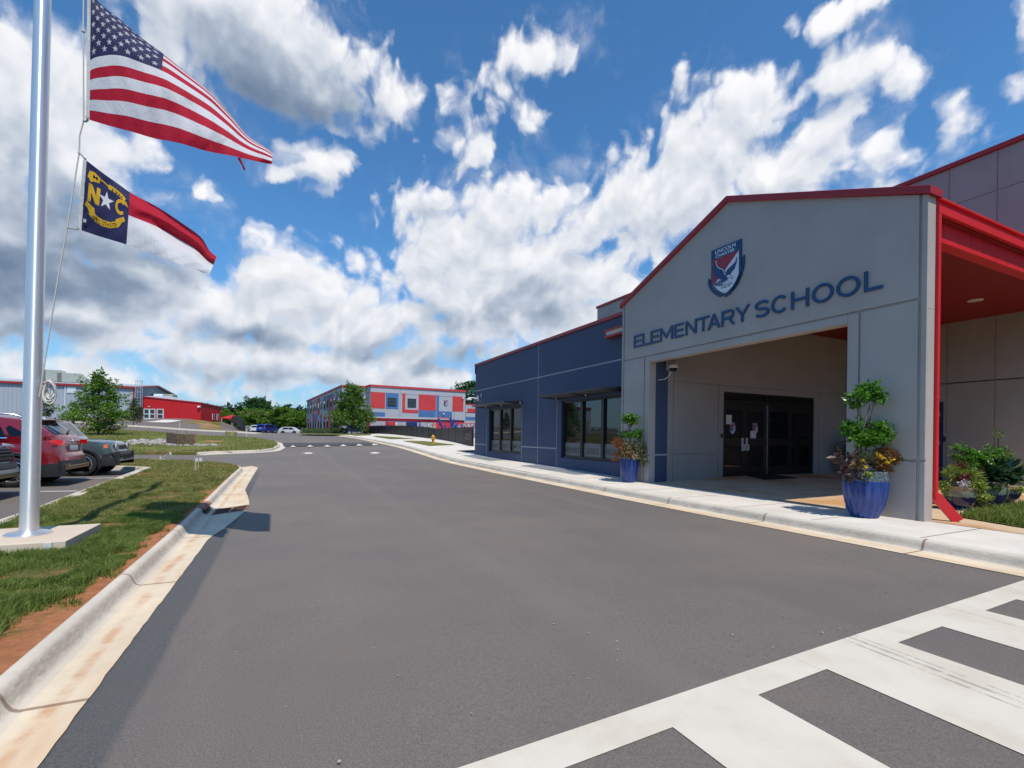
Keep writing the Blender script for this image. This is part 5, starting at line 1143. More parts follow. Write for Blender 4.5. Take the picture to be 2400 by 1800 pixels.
# image-right is -y and a little +x there: a unit to the right on the picture
e1 = np.array([math.cos(TH), -math.sin(TH), 0])
pp = lambda a, b, c=0.: np.array([x, y, z])+e1*a+np.array([math.sin(TH), math.cos(TH), 0])*c+np.array([0, 0, b])
mb = MB()
for (a0, b0), (a1, b1), w in (((-.03, .85), (.07, 1.95), .016), ((.08, 1.3), (.075, 1.75), .02), ((-.1, 1.3), (-.16, 1.98), .012), ((-.06, 1.35), (-.10, 1.95), .012), ((.07, 1.7), (.14, 2.05), .012), ((-.16, 1.9), (-.28, 2.0), .008), ((-.08, 1.4), (.05, 1.9), .008), ((-.1, .8), (-.08, 1.4), .022)):
    mb.tube([pp(a0, b0), pp((a0+a1)/2+.01, (b0+b1)/2), pp(a1, b1)], [w, w*.85, w*.6], 7)
mb.build('stem', M['grey_bark'], P1, smooth=60)
A = loose([(pp(*c), rr, n) for c, rr, n in (((-.05, 2.12, 0), (.20, .18, .13), 520), ((.10, 2.20, .02), (.17, .17, .14), 480), ((-.22, 2.0, .02), (.12, .12, .11), 260), ((.17, 2.03, 0), (.12, .12, .07), 200), ((0, 2.26, 0), (.13, .12, .07), 200))], rg)
A += loose([(pp(*c), rr, n) for c, rr, n in (((.03, 1.52, 0), (.30, .25, .17), 1500), ((-.22, 1.48, 0), (.20, .18, .16), 620), ((.26, 1.46, 0), (.17, .16, .16), 600), ((.10, 1.34, -.1), (.28, .2, .10), 600), ((-.05, 1.36, -.06), (.24, .18, .12), 500))], rg)
leaf_cloud('boxwood', np.concatenate([a for a, b in A]), .062, M['leaf_box'], P1, .5, .52, rg, outward=np.concatenate([b for a, b in A])*.8)
A = [ball(pp(*c), rr, n, rg) for c, rr, n in (((.33, 1.05, 0), (.28, .18, .17), 3300), ((.52, 1.03, 0), (.20, .17, .15), 2300), ((.10, 1.0, -.1), (.20, .12, .12), 1500), ((.20, .90, -.12), (.22, .12, .08), 900), ((.36, .82, 0), (.08, .12, .06), 260))]
leaf_cloud('copper_foliage', np.concatenate([a for a, b in A]), .030, M['leaf_rust'], P1, .3, .6, rg)
A = [ball(pp(*c), rr, n, rg) for c, rr, n in (((-.32, .95, -.05), (.20, .17, .16), 120), ((-.28, .76, -.08), (.15, .16, .10), 80), ((-.42, 1.02, 0), (.13, .09, .10), 50), ((-.20, .66, -.12), (.08, .10, .06), 36))]
leaf_cloud('bronze_leaves', np.concatenate([a for a, b in A]), .115, M['leaf_purple'], P1, .2, .45, rg, droop=.5, outward=np.concatenate([b for a, b in A]))
A, D_ = ball(pp(-.08, 1.05, -.1), (.16, .16, .12), 1500, rg); leaf_cloud('dry_sprigs', A, .075, M['leaf_sage'], P1, .2, .07, rg)
A, D_ = ball(pp(-.13, .76, -.26), (.10, .07, .05), 120, rg); leaf_cloud('lime_sprigs', A, .05, M['leaf_lime'], P1, .4, .6, rg)
mb = MB()
fl = [pp(a, b, c) for a, b, c in ((.02, 1.09, -.2), (.09, 1.06, -.22), (.10, 1.04, -.24), (-.21, .98, -.22), (-.33, .93, -.2), (-.28, .90, -.2), (-.30, .86, -.22), (-.19, .88, -.26), (.30, 1.01, -.2), (.20, .95, -.24), (.06, 1.08, -.2))]
for f_ in fl: leaf_cloud('flower', f_+rg.normal(0, .016, (18, 3)), .032, M['flower_yellow'], P1, .5, .9, rg)
# second planter by the far pier
x, y = 9.13, 11.05; z = H(x, y)+.152; h = .86; r = .262
P2_ = big_pot('planter', 'fluted blue planter with dry coppery foliage beside the navy window, by the left-hand pier', x, y, z, h, r, M['blue_glaze'], g1)
mb = MB()
for (a0, b0), (a1, b1), w in (((-.02, .8), (-.02, 1.75), .022), ((.0, .9), (.03, 1.7), .016), ((-.02, 1.5), (-.1, 1.8), .012), ((0, 1.5), (.1, 1.8), .012), ((-.03, 1.35), (-.26, 1.62), .006)): mb.tube([pp(a0, b0), pp((a0+a1)/2+.01, (b0+b1)/2), pp(a1, b1)], [w, w*.8, w*.5], 7)
mb.build('stem', M['grey_bark'], P2_, smooth=60)
A = loose([(pp(*c), rr, n) for c, rr, n in (((.0, 1.86, 0), (.23, .20, .17), 1100), ((-.1, 1.78, -.05), (.14, .14, .12), 320), ((.14, 1.82, -.03), (.12, .13, .12), 320), ((-.14, 1.36, 0), (.16, .14, .14), 520), ((.16, 1.40, 0), (.20, .16, .16), 900), ((.04, 1.42, -.05), (.2, .1, .1), 320))], rg)
leaf_cloud('boxwood', np.concatenate([a for a, b in A]), .05, M['leaf_box'], P2_, .5, .55, rg, outward=np.concatenate([b for a, b in A])*.8)
A = [ball(pp(*c), rr, n, rg) for c, rr, n in (((-.30, 1.14, 0), (.22, .16, .16), 1500), ((-.20, 1.0, -.1), (.22, .16, .12), 900), ((-.36, .80, -.05), (.10, .20, .08), 420), ((-.42, .66, -.05), (.06, .16, .05), 160), ((-.12, .85, -.2), (.12, .2, .06), 400))]
leaf_cloud('copper_twigs', np.concatenate([a for a, b in A]), .075, M['leaf_copper'], P2_, .1, .10, rg)
A = [ball(pp(*c), rr, n, rg) for c, rr, n in (((-.05, 1.02, -.1), (.26, .14, .14), 180), ((-.12, .9, -.2), (.16, .16, .08), 120), ((0, .80, -.24), (.12, .14, .05), 60))]
leaf_cloud('dry_leaves', np.concatenate([a for a, b in A]), .12, M['leaf_tan'], P2_, .2, .32, rg, droop=.7, outward=np.concatenate([b for a, b in A]))
A = [ball(pp(*c), rr, n, rg) for c, rr, n in (((.26, 1.02, -.05), (.20, .14, .14), 200), ((.26, .78, -.08), (.14, .22, .10), 150), ((.08, 1.1, -.12), (.2, .12, .1), 120), ((.34, .62, -.05), (.08, .16, .06), 50))]
leaf_cloud('sage_leaves', np.concatenate([a for a, b in A]), .14, M['leaf_sage'], P2_, .2, .26, rg, droop=.8, outward=np.concatenate([b for a, b in A]))
# ---- three glazed bowls beside the patio lawn
def bowl(label, x, y, h, r, mt, saucer=False):
    z = H(x, y)+.158; T_ = thing('planter', label, 'planter', (x, y, z), 'two-tone glazed planters on the patio')
    if saucer: MB().lathe((x, y, z), [(r*.9, 0), (r*.98, .012), (r*1.0, .045), (r*.93, .05), (r*.9, .02)], 48).build('saucer', M['navy_glaze'], T_, smooth=50); z += .03
    else: MB().lathe((x, y, z), [(r*.66, 0), (r*.70, .015), (r*.62, .04), (r*.5, .07)], 48).build('foot', M['navy_glaze'], T_, smooth=50); z += .055
    prof = [(r*.5, 0), (r*.66, h*.07), (r*.84, h*.25), (r*.96, h*.5), (r*1.0, h*.72), (r*.97, h*.9), (r*1.0, h*.97), (r*.98, h), (r*.88, h), (r*.86, h*.9)]
    MB().lathe((x, y, z), prof, 64).build('pot', mt, T_, smooth=60); MB().lathe((x, y, z+h*.88), [(r*.85, 0), (r*.2, .03)], 20).build('soil', M['mulch'], T_); return T_, x, y, z
T_, x, y, z = bowl('small two-tone glazed planter with yellow, wine-red and trailing plants', 11.84, 4.55, .40, .27, M['two_tone'])
A = [ball(pp(*c), rr, n, rg) for c, rr, n in (((-.12, .66, 0), (.14, .12, .12), 420), ((.12, .64, -.05), (.14, .12, .12), 420), ((.28, .60, 0), (.10, .12, .1), 200))]
leaf_cloud('yellow_spikes', np.concatenate([a*.75+b*.25 for (a, d), b in zip(A, [pp(-.12, .6), pp(.12, .58), pp(.28, .55)])]), .12, M['leaf_lime'], T_, .2, .10, rg, outward=np.concatenate([d for a, d in A])*1.3)
A = [ball(pp(*c), rr, n, rg) for c, rr, n in (((.06, .78, .05), (.10, .10, .08), 260), ((-.05, .58, -.12), (.14, .10, .08), 300), ((.36, .66, .05), (.06, .08, .06), 120))]
leaf_cloud('wine_foliage', np.concatenate([a for a, b in A]), .06, M['leaf_wine'], T_, .2, .4, rg)
A = [ball(pp(*c), rr, n, rg) for c, rr, n in (((.18, .42, -.18), (.26, .12, .12), 700), ((.22, .22, -.22), (.18, .18, .08), 500), ((-.30, .40, 0), (.12, .12, .12), 260), ((-.28, .2, 0), (.05, .18, .06), 60), ((.3, .1, -.15), (.1, .1, .05), 60))]
leaf_cloud('trailing_foliage', np.concatenate([a for a, b in A]), .038, M['leaf_lime'], T_, .4, .7, rg)
A, D_ = ball(pp(-.08, .46, -.2), (.24, .05, .08), 200, rg); leaf_cloud('pale_flowers', A, .04, M['flower_white'], T_, .5, .8, rg)
T_, x, y, z = bowl('large two-tone glazed planter on a saucer full of dark glossy shrubs', 12.66, 4.50, .52, .37, M['two_tone'], True)
A = loose([(pp(*c), rr, n) for c, rr, n in (((-.16, .95, .1), (.30, .22, .2), 1100), ((.22, .98, .15), (.26, .20, .2), 900), ((-.34, 1.12, .1), (.12, .14, .1), 200), ((.0, .86, 0), (.38, .16, .2), 700))], rg)
leaf_cloud('shrub', np.concatenate([a for a, b in A]), .065, M['leaf_box'], T_, .5, .45, rg, outward=np.concatenate([b for a, b in A])*.7)
A = [ball(pp(*c), rr, n, rg) for c, rr, n in (((.24, .68, -.15), (.34, .18, .18), 260), ((-.05, .60, -.2), (.3, .12, .14), 150))]
leaf_cloud('broad_leaves', np.concatenate([a for a, b in A]), .17, M['leaf_dark'], T_, .8, .5, rg, droop=.15, outward=np.concatenate([b for a, b in A]))
A, D_ = ball(pp(.0, .42, -.32), (.32, .08, .06), 240, rg); leaf_cloud('trailing_foliage', A, .035, M['leaf_ivy'], T_, .4, .7, rg)
T_, x, y, z = bowl('rear two-tone glazed planter with a tall tufted stem and lime creeper', 13.90, 4.60, .36, .27, M['two_tone'])
mb = MB(); mb.tube([pp(-.02, .3, .1), pp(-.04, .9, .1), pp(-.03, 1.42, .1)], [.02, .015, .010], 7); mb.build('stem', M['dark_wood'], T_)
A = [ball(pp(*c), rr, n, rg) for c, rr, n in (((-.03, 1.44, .1), (.05, .05, .05), 90), ((.08, 1.0, .1), (.16, .12, .12), 420), ((.16, .82, .1), (.14, .14, .12), 360), ((-.05, .9, .1), (.14, .12, .12), 300), ((.2, .62, .1), (.12, .12, .1), 240))]
leaf_cloud('tufts', np.concatenate([a for a, b in A]), .11, M['leaf_ivy'], T_, .3, .10, rg, outward=np.concatenate([b for a, b in A])*1.2)
A = [ball(pp(*c), rr, n, rg) for c, rr, n in (((.10, .48, -.1), (.2, .08, .14), 260), ((.1, .28, -.22), (.22, .14, .06), 260))]
leaf_cloud('trailing_foliage', np.concatenate([a for a, b in A]), .05, M['leaf_lime'], T_, .5, .7, rg)
# dark pot in the shade of the porch
x, y = 18.25, 9.9; z = H(x, y)+.158
T_ = thing('planter', 'dark planter with shadowed foliage in the far corner of the porch', 'planter', (x, y, z)); MB().lathe((x, y, z), [(.22, 0), (.30, .3), (.34, .6), (.36, .72), (.3, .72), (.28, .6)], 32).build('pot', M['black_pot'], T_, smooth=50)
A, D_ = lumpy((x, y, z+1.1), (.42, .42, .45), 900, rg); leaf_cloud('foliage', A, .12, M['leaf_dark'], T_, .4, .5, rg)
# ================================================================ markers on the lawn
def marker(px, lift, label, ht=.42, lean=.06, flag=True, group='white marker flags on the lawns'):
    g = gnd(px[0], px[1], lift); T_ = thing('marker_flag', label, 'marker flag', g, group); tp = g+Vector((lean, .02, ht))
    MB().tube([g, tp], .006, 5).build('wire', M['white_plastic'], T_)
    w = Vector((.085, -.03, -.02)); MB().prism([(0, 0), (1, .12), (.75, -.8), (.1, -.7)], lambda u, v, k: tp+w*u+Vector((0, .004*k, .14*v))).build('pennant', M['white_plastic'], T_)
marker((457, 1103), .14, 'left of the two white marker flags beside the wooden stake', .40, .0)
marker((464, 1103), .14, 'right of the two white marker flags beside the wooden stake', .41, .03)
marker((377, 1076), .14, 'tilted white marker flag alone near the far kerb of the lawn', .30, .30)
g = gnd(459.5, 1104, .14); mb = MB(); mb.box(g.x-.018, g.x+.018, g.y-.01, g.y+.01, g.z-.05, g.z+.32); tag(mb.build('wooden_stake', M['wood']), 'short wooden stake in the lawn between two white flags', 'stake')
g = gnd(377, 1076, .14); g2 = gnd(376, 1076, .14); tag(MB().tube([g2, g2+Vector((0, 0, .12))], .022, 8).build('pipe_stub', M['white_plastic']), 'short white pipe stub in grass by the tilted marker flag', 'pipe')
for px, hh, lb in (((578, 1025.5), .9, 'thin white post at the far edge of the second lawn, behind the kerb nose'), ((421, 1007), .9, 'thin white post by the upper kerb below the red annexe')):
    g = gnd(px[0], px[1], .14); tag(MB().tube([g, g+Vector((0, 0, hh))], .03, 6).build('marker_post', M['white_plastic']), lb, 'marker post')
g = gnd(543, 1022, .14); T_ = thing('marker_flag', 'small faded pink flag at the back edge of the second lawn', 'marker flag', g); MB().tube([g, g+Vector((0, 0, .55))], .008, 5).build('wire', M['white_plastic'], T_); MB().prism([(0, 0), (.16, -.05), (.1, -.3), (0, -.28)], lambda u, v, k: g+Vector((u, .004*k, .55+v))).build('pennant', mat('faded_pink', (.5, .28, .24), .8), T_)
for px, lb in (((12, 1284), 'crumpled white tag left of the other in the grass before the pad'), ((36, 1283), 'crumpled white tag right of the other in the grass before the pad')):
    pass
mb = MB(); mb.box(-2.36, -2.29, 6.925, 6.948, .16, .255); tag(mb.build('paper_tag', M['paper']), 'small white tag on the front edge of the flagpole pad', 'tag')
# ================================================================ trees
def tree(name, label, base, ht, crown, n, leaf, m, bark, trunk_r=.07, group=None, cat='tree', seed=1, shape='cone', crown_lo=.22, aspect=.55, lumps=26, stakes=False, lean=(0, 0)):
    """crown = (rx, ry); shape gives the width at each height"""
    rg = np.random.default_rng(seed); T_ = thing(name, label, cat, base, group); b = np.array(base)
    mb = MB(); top = b+np.array([lean[0], lean[1], ht*.9]); N = 7
    tp = [b+(top-b)*(i/N)+np.array([rg.normal(0, .02)*ht*.15*(i > 0), rg.normal(0, .02)*ht*.15*(i > 0), 0]) for i in range(N+1)]
    tp[0] = tp[0]-np.array([0, 0, .15]); mb.tube(tp, [trunk_r*(1.25 if i == 0 else 1-.88*i/N) for i in range(N+1)], 8)
    P = []; D = []
    def wid(h):
        if shape == 'cone': return (1-h)**.75*(.55+.45*min(1, h/.10))+.05
        if shape == 'round': return math.sqrt(max(.03, 1-(2*h-1)**2))
        if shape == 'vase': return .35+.75*h**.8 if h < .8 else 1.0*(1-h)/.2*.8+.3
        return 1-.5*h
    for i in range(lumps):
        h = (i+.5)/lumps; h = min(.985, max(.01, h+rg.normal(0, .04))); a = i*2.4+rg.normal(0, .5); w = wid(h); rr = w*(.45+.5*rg.random())
        c = b+np.array([crown[0]*rr*math.cos(a)+lean[0]*h, crown[1]*rr*math.sin(a)+lean[1]*h, ht*(crown_lo+(1-crown_lo)*h)])
        st = tp[min(N-1, max(1, int((crown_lo*.6+(1-crown_lo)*h*.85)*N)))]
        mb.tube([st, (st+c)/2+np.array([0, 0, -.03*ht]), c], [trunk_r*.32, trunk_r*.2, trunk_r*.07], 5)
        sz = crown[0]*(.20+.22*w)*(.75+.5*rg.random())
        k = max(6, int(n/lumps*(.4+w))); p, o = ball(c, (sz, sz, sz*.62), k, rg, .3); P.append(p); D.append(o)
        for q in range(3):                                   # sprays that break the outline
            d = rg.normal(0, 1, 3); d[2] = d[2]*.5+.15; d /= np.linalg.norm(d); u = rg.random(k//9+3)[:, None]; P.append(c+d*sz*(.6+1.0*u)+rg.normal(0, sz*.10, (len(u), 3))); D.append(np.repeat(d[None], len(u), 0))
    mb.build('trunk', bark, T_, smooth=60)
    leaf_cloud('crown', np.concatenate(P), leaf, m, T_, .5, aspect, rg, outward=np.concatenate(D)*.6)
    if stakes:
        for sx in (-1, 1):
            MB().bar(b+np.array([.55*sx, .3*sx, -.1]), b+np.array([.10*sx, .05*sx, 1.15]), .035, .035).build('stake', M['wood'], T_)
    return T_
tg = 'young street trees'
tree('maple_tree', 'bright green young maple standing on the second lawn behind the parked cars', gnd(230.5, 1019.5, .14), 5.5, (2.3, 2.2), 6800, .20, M['maple'], M['dark_wood'], .085, tg, seed=4, crown_lo=.12, lumps=34)
b_ = dep(313.5, 996, 67); b_.z = H(b_.x, b_.y)+.1
tree('young_tree', 'slim staked sapling before the corner of the grey warehouse', b_, 3.7, (1.15, 1.1), 2300, .17, M['olive_tree'], M['dark_wood'], .05, tg, seed=8, crown_lo=.18, lumps=20, stakes=True)
b_ = dep(108, 990, 66); b_.z = H(b_.x, b_.y)
tree('young_tree', 'small olive-green tree before the grey warehouse, seen just right of the flagpole', b_, 3.3, (.95, .9), 1500, .17, M['olive_tree'], M['dark_wood'], .05, tg, seed=12, shape='round', crown_lo=.25, lumps=16)
b_ = dep(174, 992, 66); b_.z = H(b_.x, b_.y)
tree('young_tree', 'dark green sapling before the grey warehouse, half behind the bright maple', b_, 3.2, (.9, .9), 1300, .17, M['maple'], M['dark_wood'], .05, tg, seed=15, crown_lo=.2, lumps=14)
b_ = dep(824.6, 1015.5, 73); b_.z = H(b_.x, b_.y)+.15
tree('street_tree', 'leafy street tree standing before the corner of the patchwork school block', b_, 7.25, (3.5, 3.2), 9500, .30, M['oak'], M['grey_bark'], .10, tg, seed=22, crown_lo=.13, lumps=34)
# ================================================================ grey warehouse with red annexe
def vwall(mb, p, q, z0, z1, th=.25, mi=0, off=0.):
    p = Vector((p[0], p[1], 0)); q = Vector((q[0], q[1], 0)); d = (q-p); L = d.length; d.normalize(); n = Vector((d.y, -d.x, 0))
    if n.dot(-p) < 0: n = -n
    c = (p+q)/2+n*(off-th/2); mb.obox((c.x, c.y, (z0+z1)/2), d*L/2, n*th/2, Vector((0, 0, (z1-z0)/2)), mi); return d, n
g0 = dep(316, 907, 98); gl_ = dep(0, 893.2, 89.8); dirw = (gl_-g0); g1_ = g0+dirw*1.9; zE, zB = g0.z, 3.2
ge = dep(411, 928, 121); gr = (g0+ge)/2; zR = 11.9
WH = thing('warehouse', 'long pale grey ribbed metal warehouse with red eaves across the left background', 'warehouse', (g0.x, g0.y, 4))
mb = MB(); d, n = vwall(mb, g1_, g0, zB, zE, .3)
Lw = (Vector((g1_.x, g1_.y))-Vector((g0.x, g0.y))).length
for i in range(int(Lw/.62)):
    c = Vector((g0.x, g0.y, 0))-d*(.3+.62*i); mb.obox((c.x, c.y, (zB+zE)/2)+n*0 if False else (c.x+n.x*.02, c.y+n.y*.02, (zB+zE)/2-.05), d*.035, n*.03, Vector((0, 0, (zE-zB)/2-.05)))
mb.build('side_wall', M['metal_siding'], WH)
d2 = (Vector((ge.x, ge.y, 0))-Vector((g0.x, g0.y, 0))).normalized(); Le = (Vector((ge.x, ge.y))-Vector((g0.x, g0.y))).length
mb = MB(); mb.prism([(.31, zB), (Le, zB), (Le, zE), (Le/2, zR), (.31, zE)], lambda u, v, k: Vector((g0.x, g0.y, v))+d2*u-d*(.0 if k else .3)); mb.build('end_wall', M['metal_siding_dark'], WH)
mb = MB(); a = Vector((g1_.x, g1_.y, 0)); c = Vector((g0.x, g0.y, 0))
for u0, z0_, u1, z1_ in ((-.35, zE+.06, Le/2, zR+.12), (Le/2, zR+.12, Le+.3, zE+.06)):
    P = [a+d2*u0+Vector((0, 0, z0_)), c+d*.25+d2*u0+Vector((0, 0, z0_)), c+d*.25+d2*u1+Vector((0, 0, z1_)), a+d2*u1+Vector((0, 0, z1_))]; mb.add(P+[p+Vector((0, 0, .12)) for p in P], [(0, 1, 2, 3), (4, 5, 6, 7), (0, 1, 5, 4), (1, 2, 6, 5), (2, 3, 7, 6), (3, 0, 4, 7)])
mb.build('roof', M['galv_roof'], WH)
mb = MB(); vwall(mb, a-d2*.4, c+d*.3-d2*.4, zE-.32, zE+.05, .2)
for (u0, z0_), (u1, z1_) in (((-.4, zE+.0), (Le/2, zR+.06)), ((Le/2, zR+.06), (Le+.35, zE))): mb.bar(c+d*.3+d2*u0+Vector((0, 0, z0_-.12)), c+d*.3+d2*u1+Vector((0, 0, z1_-.12)), .12, .34)
mb.build('red_eaves', M['red_trim'], WH)
mb = MB(); cc = c-d*.15; mb.obox((cc.x+n.x*.1, cc.y+n.y*.1, (zB+zE)/2), d*.11, n*.08, Vector((0, 0, (zE-zB)/2))); mb.build('corner_trim', M['red_trim'], WH)
for px, pxy in ((153, 903.5),):
    q = onplane(px, 960, c, n); mb = MB(); mb.obox((q.x+n.x*.1, q.y+n.y*.1, (zB+zE)/2-.2), d*.09, n*.07, Vector((0, 0, (zE-zB)/2-.2))); mb.build('downpipe', M['window_white'], WH)
for a0, a1 in ((159, 177), (203.5, 221), (247, 264)):
    p0 = onplane(a0, 906.8, c, n); p1 = onplane(a1, 921, c, n); z0_, z1_ = p1.z, p0.z; q = (p0+p1)/2; hw = (Vector((p1.x, p1.y))-Vector((p0.x, p0.y))).length/2
    mb = MB(); mb.obox((q.x+n.x*.05, q.y+n.y*.05, (z0_+z1_)/2), d*(hw+.1), n*.06, Vector((0, 0, (z1_-z0_)/2+.1))); w_ = mb.build('window', M['window_white'], WH)
    mb = MB(); mb.obox((q.x+n.x*.12, q.y+n.y*.12, (z0_+z1_)/2), d*hw, n*.015, Vector((0, 0, (z1_-z0_)/2))); mb.build('pane', M['light_panel'], w_)
# roof units
def hvac(label, px, w, dpt, h, back, side=1):
    q = onplane(px, 900, c, n); q = Vector((q.x, q.y, 0))-n*back; z0_ = zE+.05+back/Le*2*(zR-zE)-.1
    T_ = thing('rooftop_unit', label, 'air handler', (q.x, q.y, z0_), 'air units on the warehouse roof')
    mb = MB(); mb.obox((q.x, q.y, z0_+h/2+.25), d*w/2, n*dpt/2, Vector((0, 0, h/2))); mb.obox((q.x, q.y, z0_+.1), d*w*.42, n*dpt*.4, Vector((0, 0, .3))); mb.build('casing', M['hvac'], T_, bevel=.03)
    e = Vector((q.x, q.y, z0_+.25))+d*w/2; mb = MB()
    mb.prism([(0, h), (0, h*.30), (.95, h*.12), (.95, h*.36)], lambda u, v, k: e+d*u+Vector((0, 0, v))+n*(dpt*.45 if k else -dpt*.45)); mb.build('intake_hood', M['hvac'], T_)
    mb = MB(); mb.obox(Vector((q.x, q.y, z0_+.25+h*.5))+d*(w*.5+.012)+Vector((0, 0, h*.33)), d*.01, n*dpt*.44, Vector((0, 0, h*.12))); mb.obox(Vector((q.x, q.y, z0_+.25+h*.5))-d*(w*.38)+n*(dpt*.5+.012), d*w*.10, n*.01, Vector((0, 0, h*.47))); mb.build('louvre', M['hvac_dark'], T_)
hvac('taller air unit with a sloped hood on the warehouse roof beside the flagpole', 96, 3.0, 2.2, 2.3, 5); hvac('longer air unit with a grey louvre on the warehouse roof', 143, 3.6, 2.0, 1.85, 4)
# annexe
a0 = dep(335.5, 930, 98); a1 = dep(470.5, 944.5, 100.5); a2 = dep(518, 954.5, 110.); zb = 3.3
AX = thing('annexe', 'low bright red metal annexe with white doors at the end of the warehouse', 'annexe', (a0.x, a0.y, 4))
mb = MB(); p, q, r_ = (Vector((v.x, v.y, 0)) for v in (a0, a1, a2)); da = (q-p).normalized(); na = Vector((da.y, -da.x, 0)); na = na if na.dot(-p) > 0 else -na; La = (q-p).length
mb.prism([(0, zb), (La, zb), (La, a1.z), (0, a0.z)], lambda u, v, k: p+da*u-na*(0 if k else .3)+Vector((0, 0, v)))
for i in range(int(La/.45)):
    u = .2+.45*i; zt_ = a0.z+(a1.z-a0.z)*u/La; mb.obox(p+da*u+na*.02+Vector((0, 0, (zb+zt_)/2-.1)), da*.04, na*.03, Vector((0, 0, (zt_-zb)/2-.12)))
mb.build('front_wall', M['red_siding'], AX)
db = (r_-q).normalized(); nb = Vector((db.y, -db.x, 0)); nb = nb if nb.dot(-q) > 0 else -nb; Lb = (r_-q).length
mb = MB(); mb.prism([(.0, zb), (Lb, zb), (Lb, a2.z), (0, a1.z)], lambda u, v, k: q+db*u-nb*(0 if k else .3)+Vector((0, 0, v))); 
for u in (Lb*.5, Lb*.97): mb.obox(q+db*u+nb*.03+Vector((0, 0, (zb+a2.z)/2)), db*.05, nb*.04, Vector((0, 0, (a2.z-zb)/2)))
mb.build('side_wall', M['red_siding'], AX)
mb = MB(); P = [p+Vector((0, 0, a0.z)), q+Vector((0, 0, a1.z)), r_+Vector((0, 0, a2.z)), p+(r_-q)+Vector((0, 0, a0.z+.8))]; mb.add([v+Vector((0, 0, .02)) for v in P]+[v+Vector((0, 0, .14)) for v in P], [(0, 1, 2, 3), (4, 5, 6, 7), (0, 1, 5, 4), (1, 2, 6, 5), (2, 3, 7, 6), (3, 0, 4, 7)]); mb.build('roof', M['galv_roof'], AX)
mb = MB(); mb.bar(p-da*.1+na*.08+Vector((0, 0, a0.z+.03)), q+na*.08+Vector((0, 0, a1.z+.03)), .1, .22); mb.bar(q+nb*.08+Vector((0, 0, a1.z+.03)), r_+nb*.08+Vector((0, 0, a2.z+.03)), .1, .22); mb.build('fascia', M['red_trim'], AX)
def adoor(xl, xr, yt, yb, leaves, name):
    A0 = onplane(xl, yt, p, na); B0 = onplane(xr, yb, p, na); zt_, z0_ = A0.z, B0.z; cl = Vector((A0.x, A0.y, 0)); W_ = (Vector((B0.x, B0.y, 0))-cl).length
    mb = MB(); mb.obox(cl+da*W_/2+na*.04+Vector((0, 0, (zt_+z0_)/2)), da*W_/2, na*.05, Vector((0, 0, (zt_-z0_)/2))); o = mb.build(name, M['window_white'], AX)
    lw = W_/leaves
    for i in range(leaves):
        for z_0, z_1 in ((.12, .46), (.55, .93)):
            mb = MB(); hh = zt_-z0_; mb.obox(cl+da*(lw*(i+.5))+na*.10+Vector((0, 0, z0_+hh*(z_0+z_1)/2)), da*lw*.36, na*.012, Vector((0, 0, hh*(z_1-z_0)/2))); mb.build('pane', M['glass'], o)
adoor(*R1(1243, 508), *R1(1342, 600), 2, 'double_door') if False else adoor(337.2, 364.2, 957.8, 982.8, 2, 'double_door'); adoor(367.8, 383.8, 958.3, 983.4, 1, 'single_door')
for xl, xr, yt, yb in ((497.5, 502, 969.5, 984), (508, 512.5, 970.5, 985)):
    A0 = onplane(xl, yt, q, nb); B0 = onplane(xr, yb, q, nb); mb = MB(); cl = (A0+B0)/2; mb.obox(cl+nb*.04, db*((Vector((B0.x, B0.y))-Vector((A0.x, A0.y))).length/2), nb*.05, Vector((0, 0, abs(A0.z-B0.z)/2))); w_ = mb.build('window', M['window_white'], AX)
    mb = MB(); mb.obox(cl+nb*.10, db*((Vector((B0.x, B0.y))-Vector((A0.x, A0.y))).length/2*.55), nb*.012, Vector((0, 0, abs(A0.z-B0.z)/2*.85))); mb.build('pane', M['glass'], w_)
q_ = onplane(350.5, 953, p, na); tag(MB().obox(q_+na*.12, da*.18, na*.12, (0, 0, .12)).build('wall_light', M['light_grey_plastic']), 'small wall lamp above the white double doors of the annexe', 'wall light')
q_ = onplane(467, 953, p, na); mb = MB(); mb.obox(q_+na*.15, da*.30, na*.14, (0, 0, .14)); mb.lathe(q_+na*.4+Vector((0, 0, -.15)), [(.10, .2), (.2, .1), (.2, -.05), (.05, -.16)], 12); tag(mb.build('security_camera', M['white_plastic']), 'white camera high on the corner of the red annexe', 'security camera')
# annexe roof unit and ladder
uu = dep(388, 928, 108); T_ = thing('rooftop_unit', 'boxy air unit on the annexe roof against the grey gable', 'air handler', (uu.x, uu.y, uu.z-1.6), 'air units on the warehouse roof')
mb = MB(); mb.obox((uu.x, uu.y, uu.z-.7), da*1.9, na*1.2, (0, 0, 1.05)); mb.build('casing', M['hvac'], T_, bevel=.03); e = Vector((uu.x, uu.y, uu.z-1.7))-da*.2+na*1.2
mb = MB(); mb.prism([(0, 2.0), (0, .6), (.9, .2), (.9, .7)], lambda u, v, k: e+na*u+Vector((0, 0, v))+da*(.2 if k else -1.5)); mb.build('intake_hood', M['window_white'], T_)
lb = dep(327.5, 955, 97.); lt_ = dep(327.5, 891, 97.); T_ = thing('roof_ladder', 'tall caged steel ladder at the warehouse corner above the annexe', 'ladder', (lb.x, lb.y, lb.z))
mb = MB(); st_ = [lb+da*s_+na*w_ for s_ in (-.45, .45) for w_ in (0, .7)]
for s_ in st_: mb.bar(s_, s_+Vector((0, 0, lt_.z-lb.z)), .06, .06)
mb.build('rail', M['galv_roof'], T_); mb = MB()
for i in range(18):
    z_ = (lt_.z-lb.z)*(i+.5)/18; mb.bar(st_[0]+Vector((0, 0, z_)), st_[2]+Vector((0, 0, z_)), .04, .04)
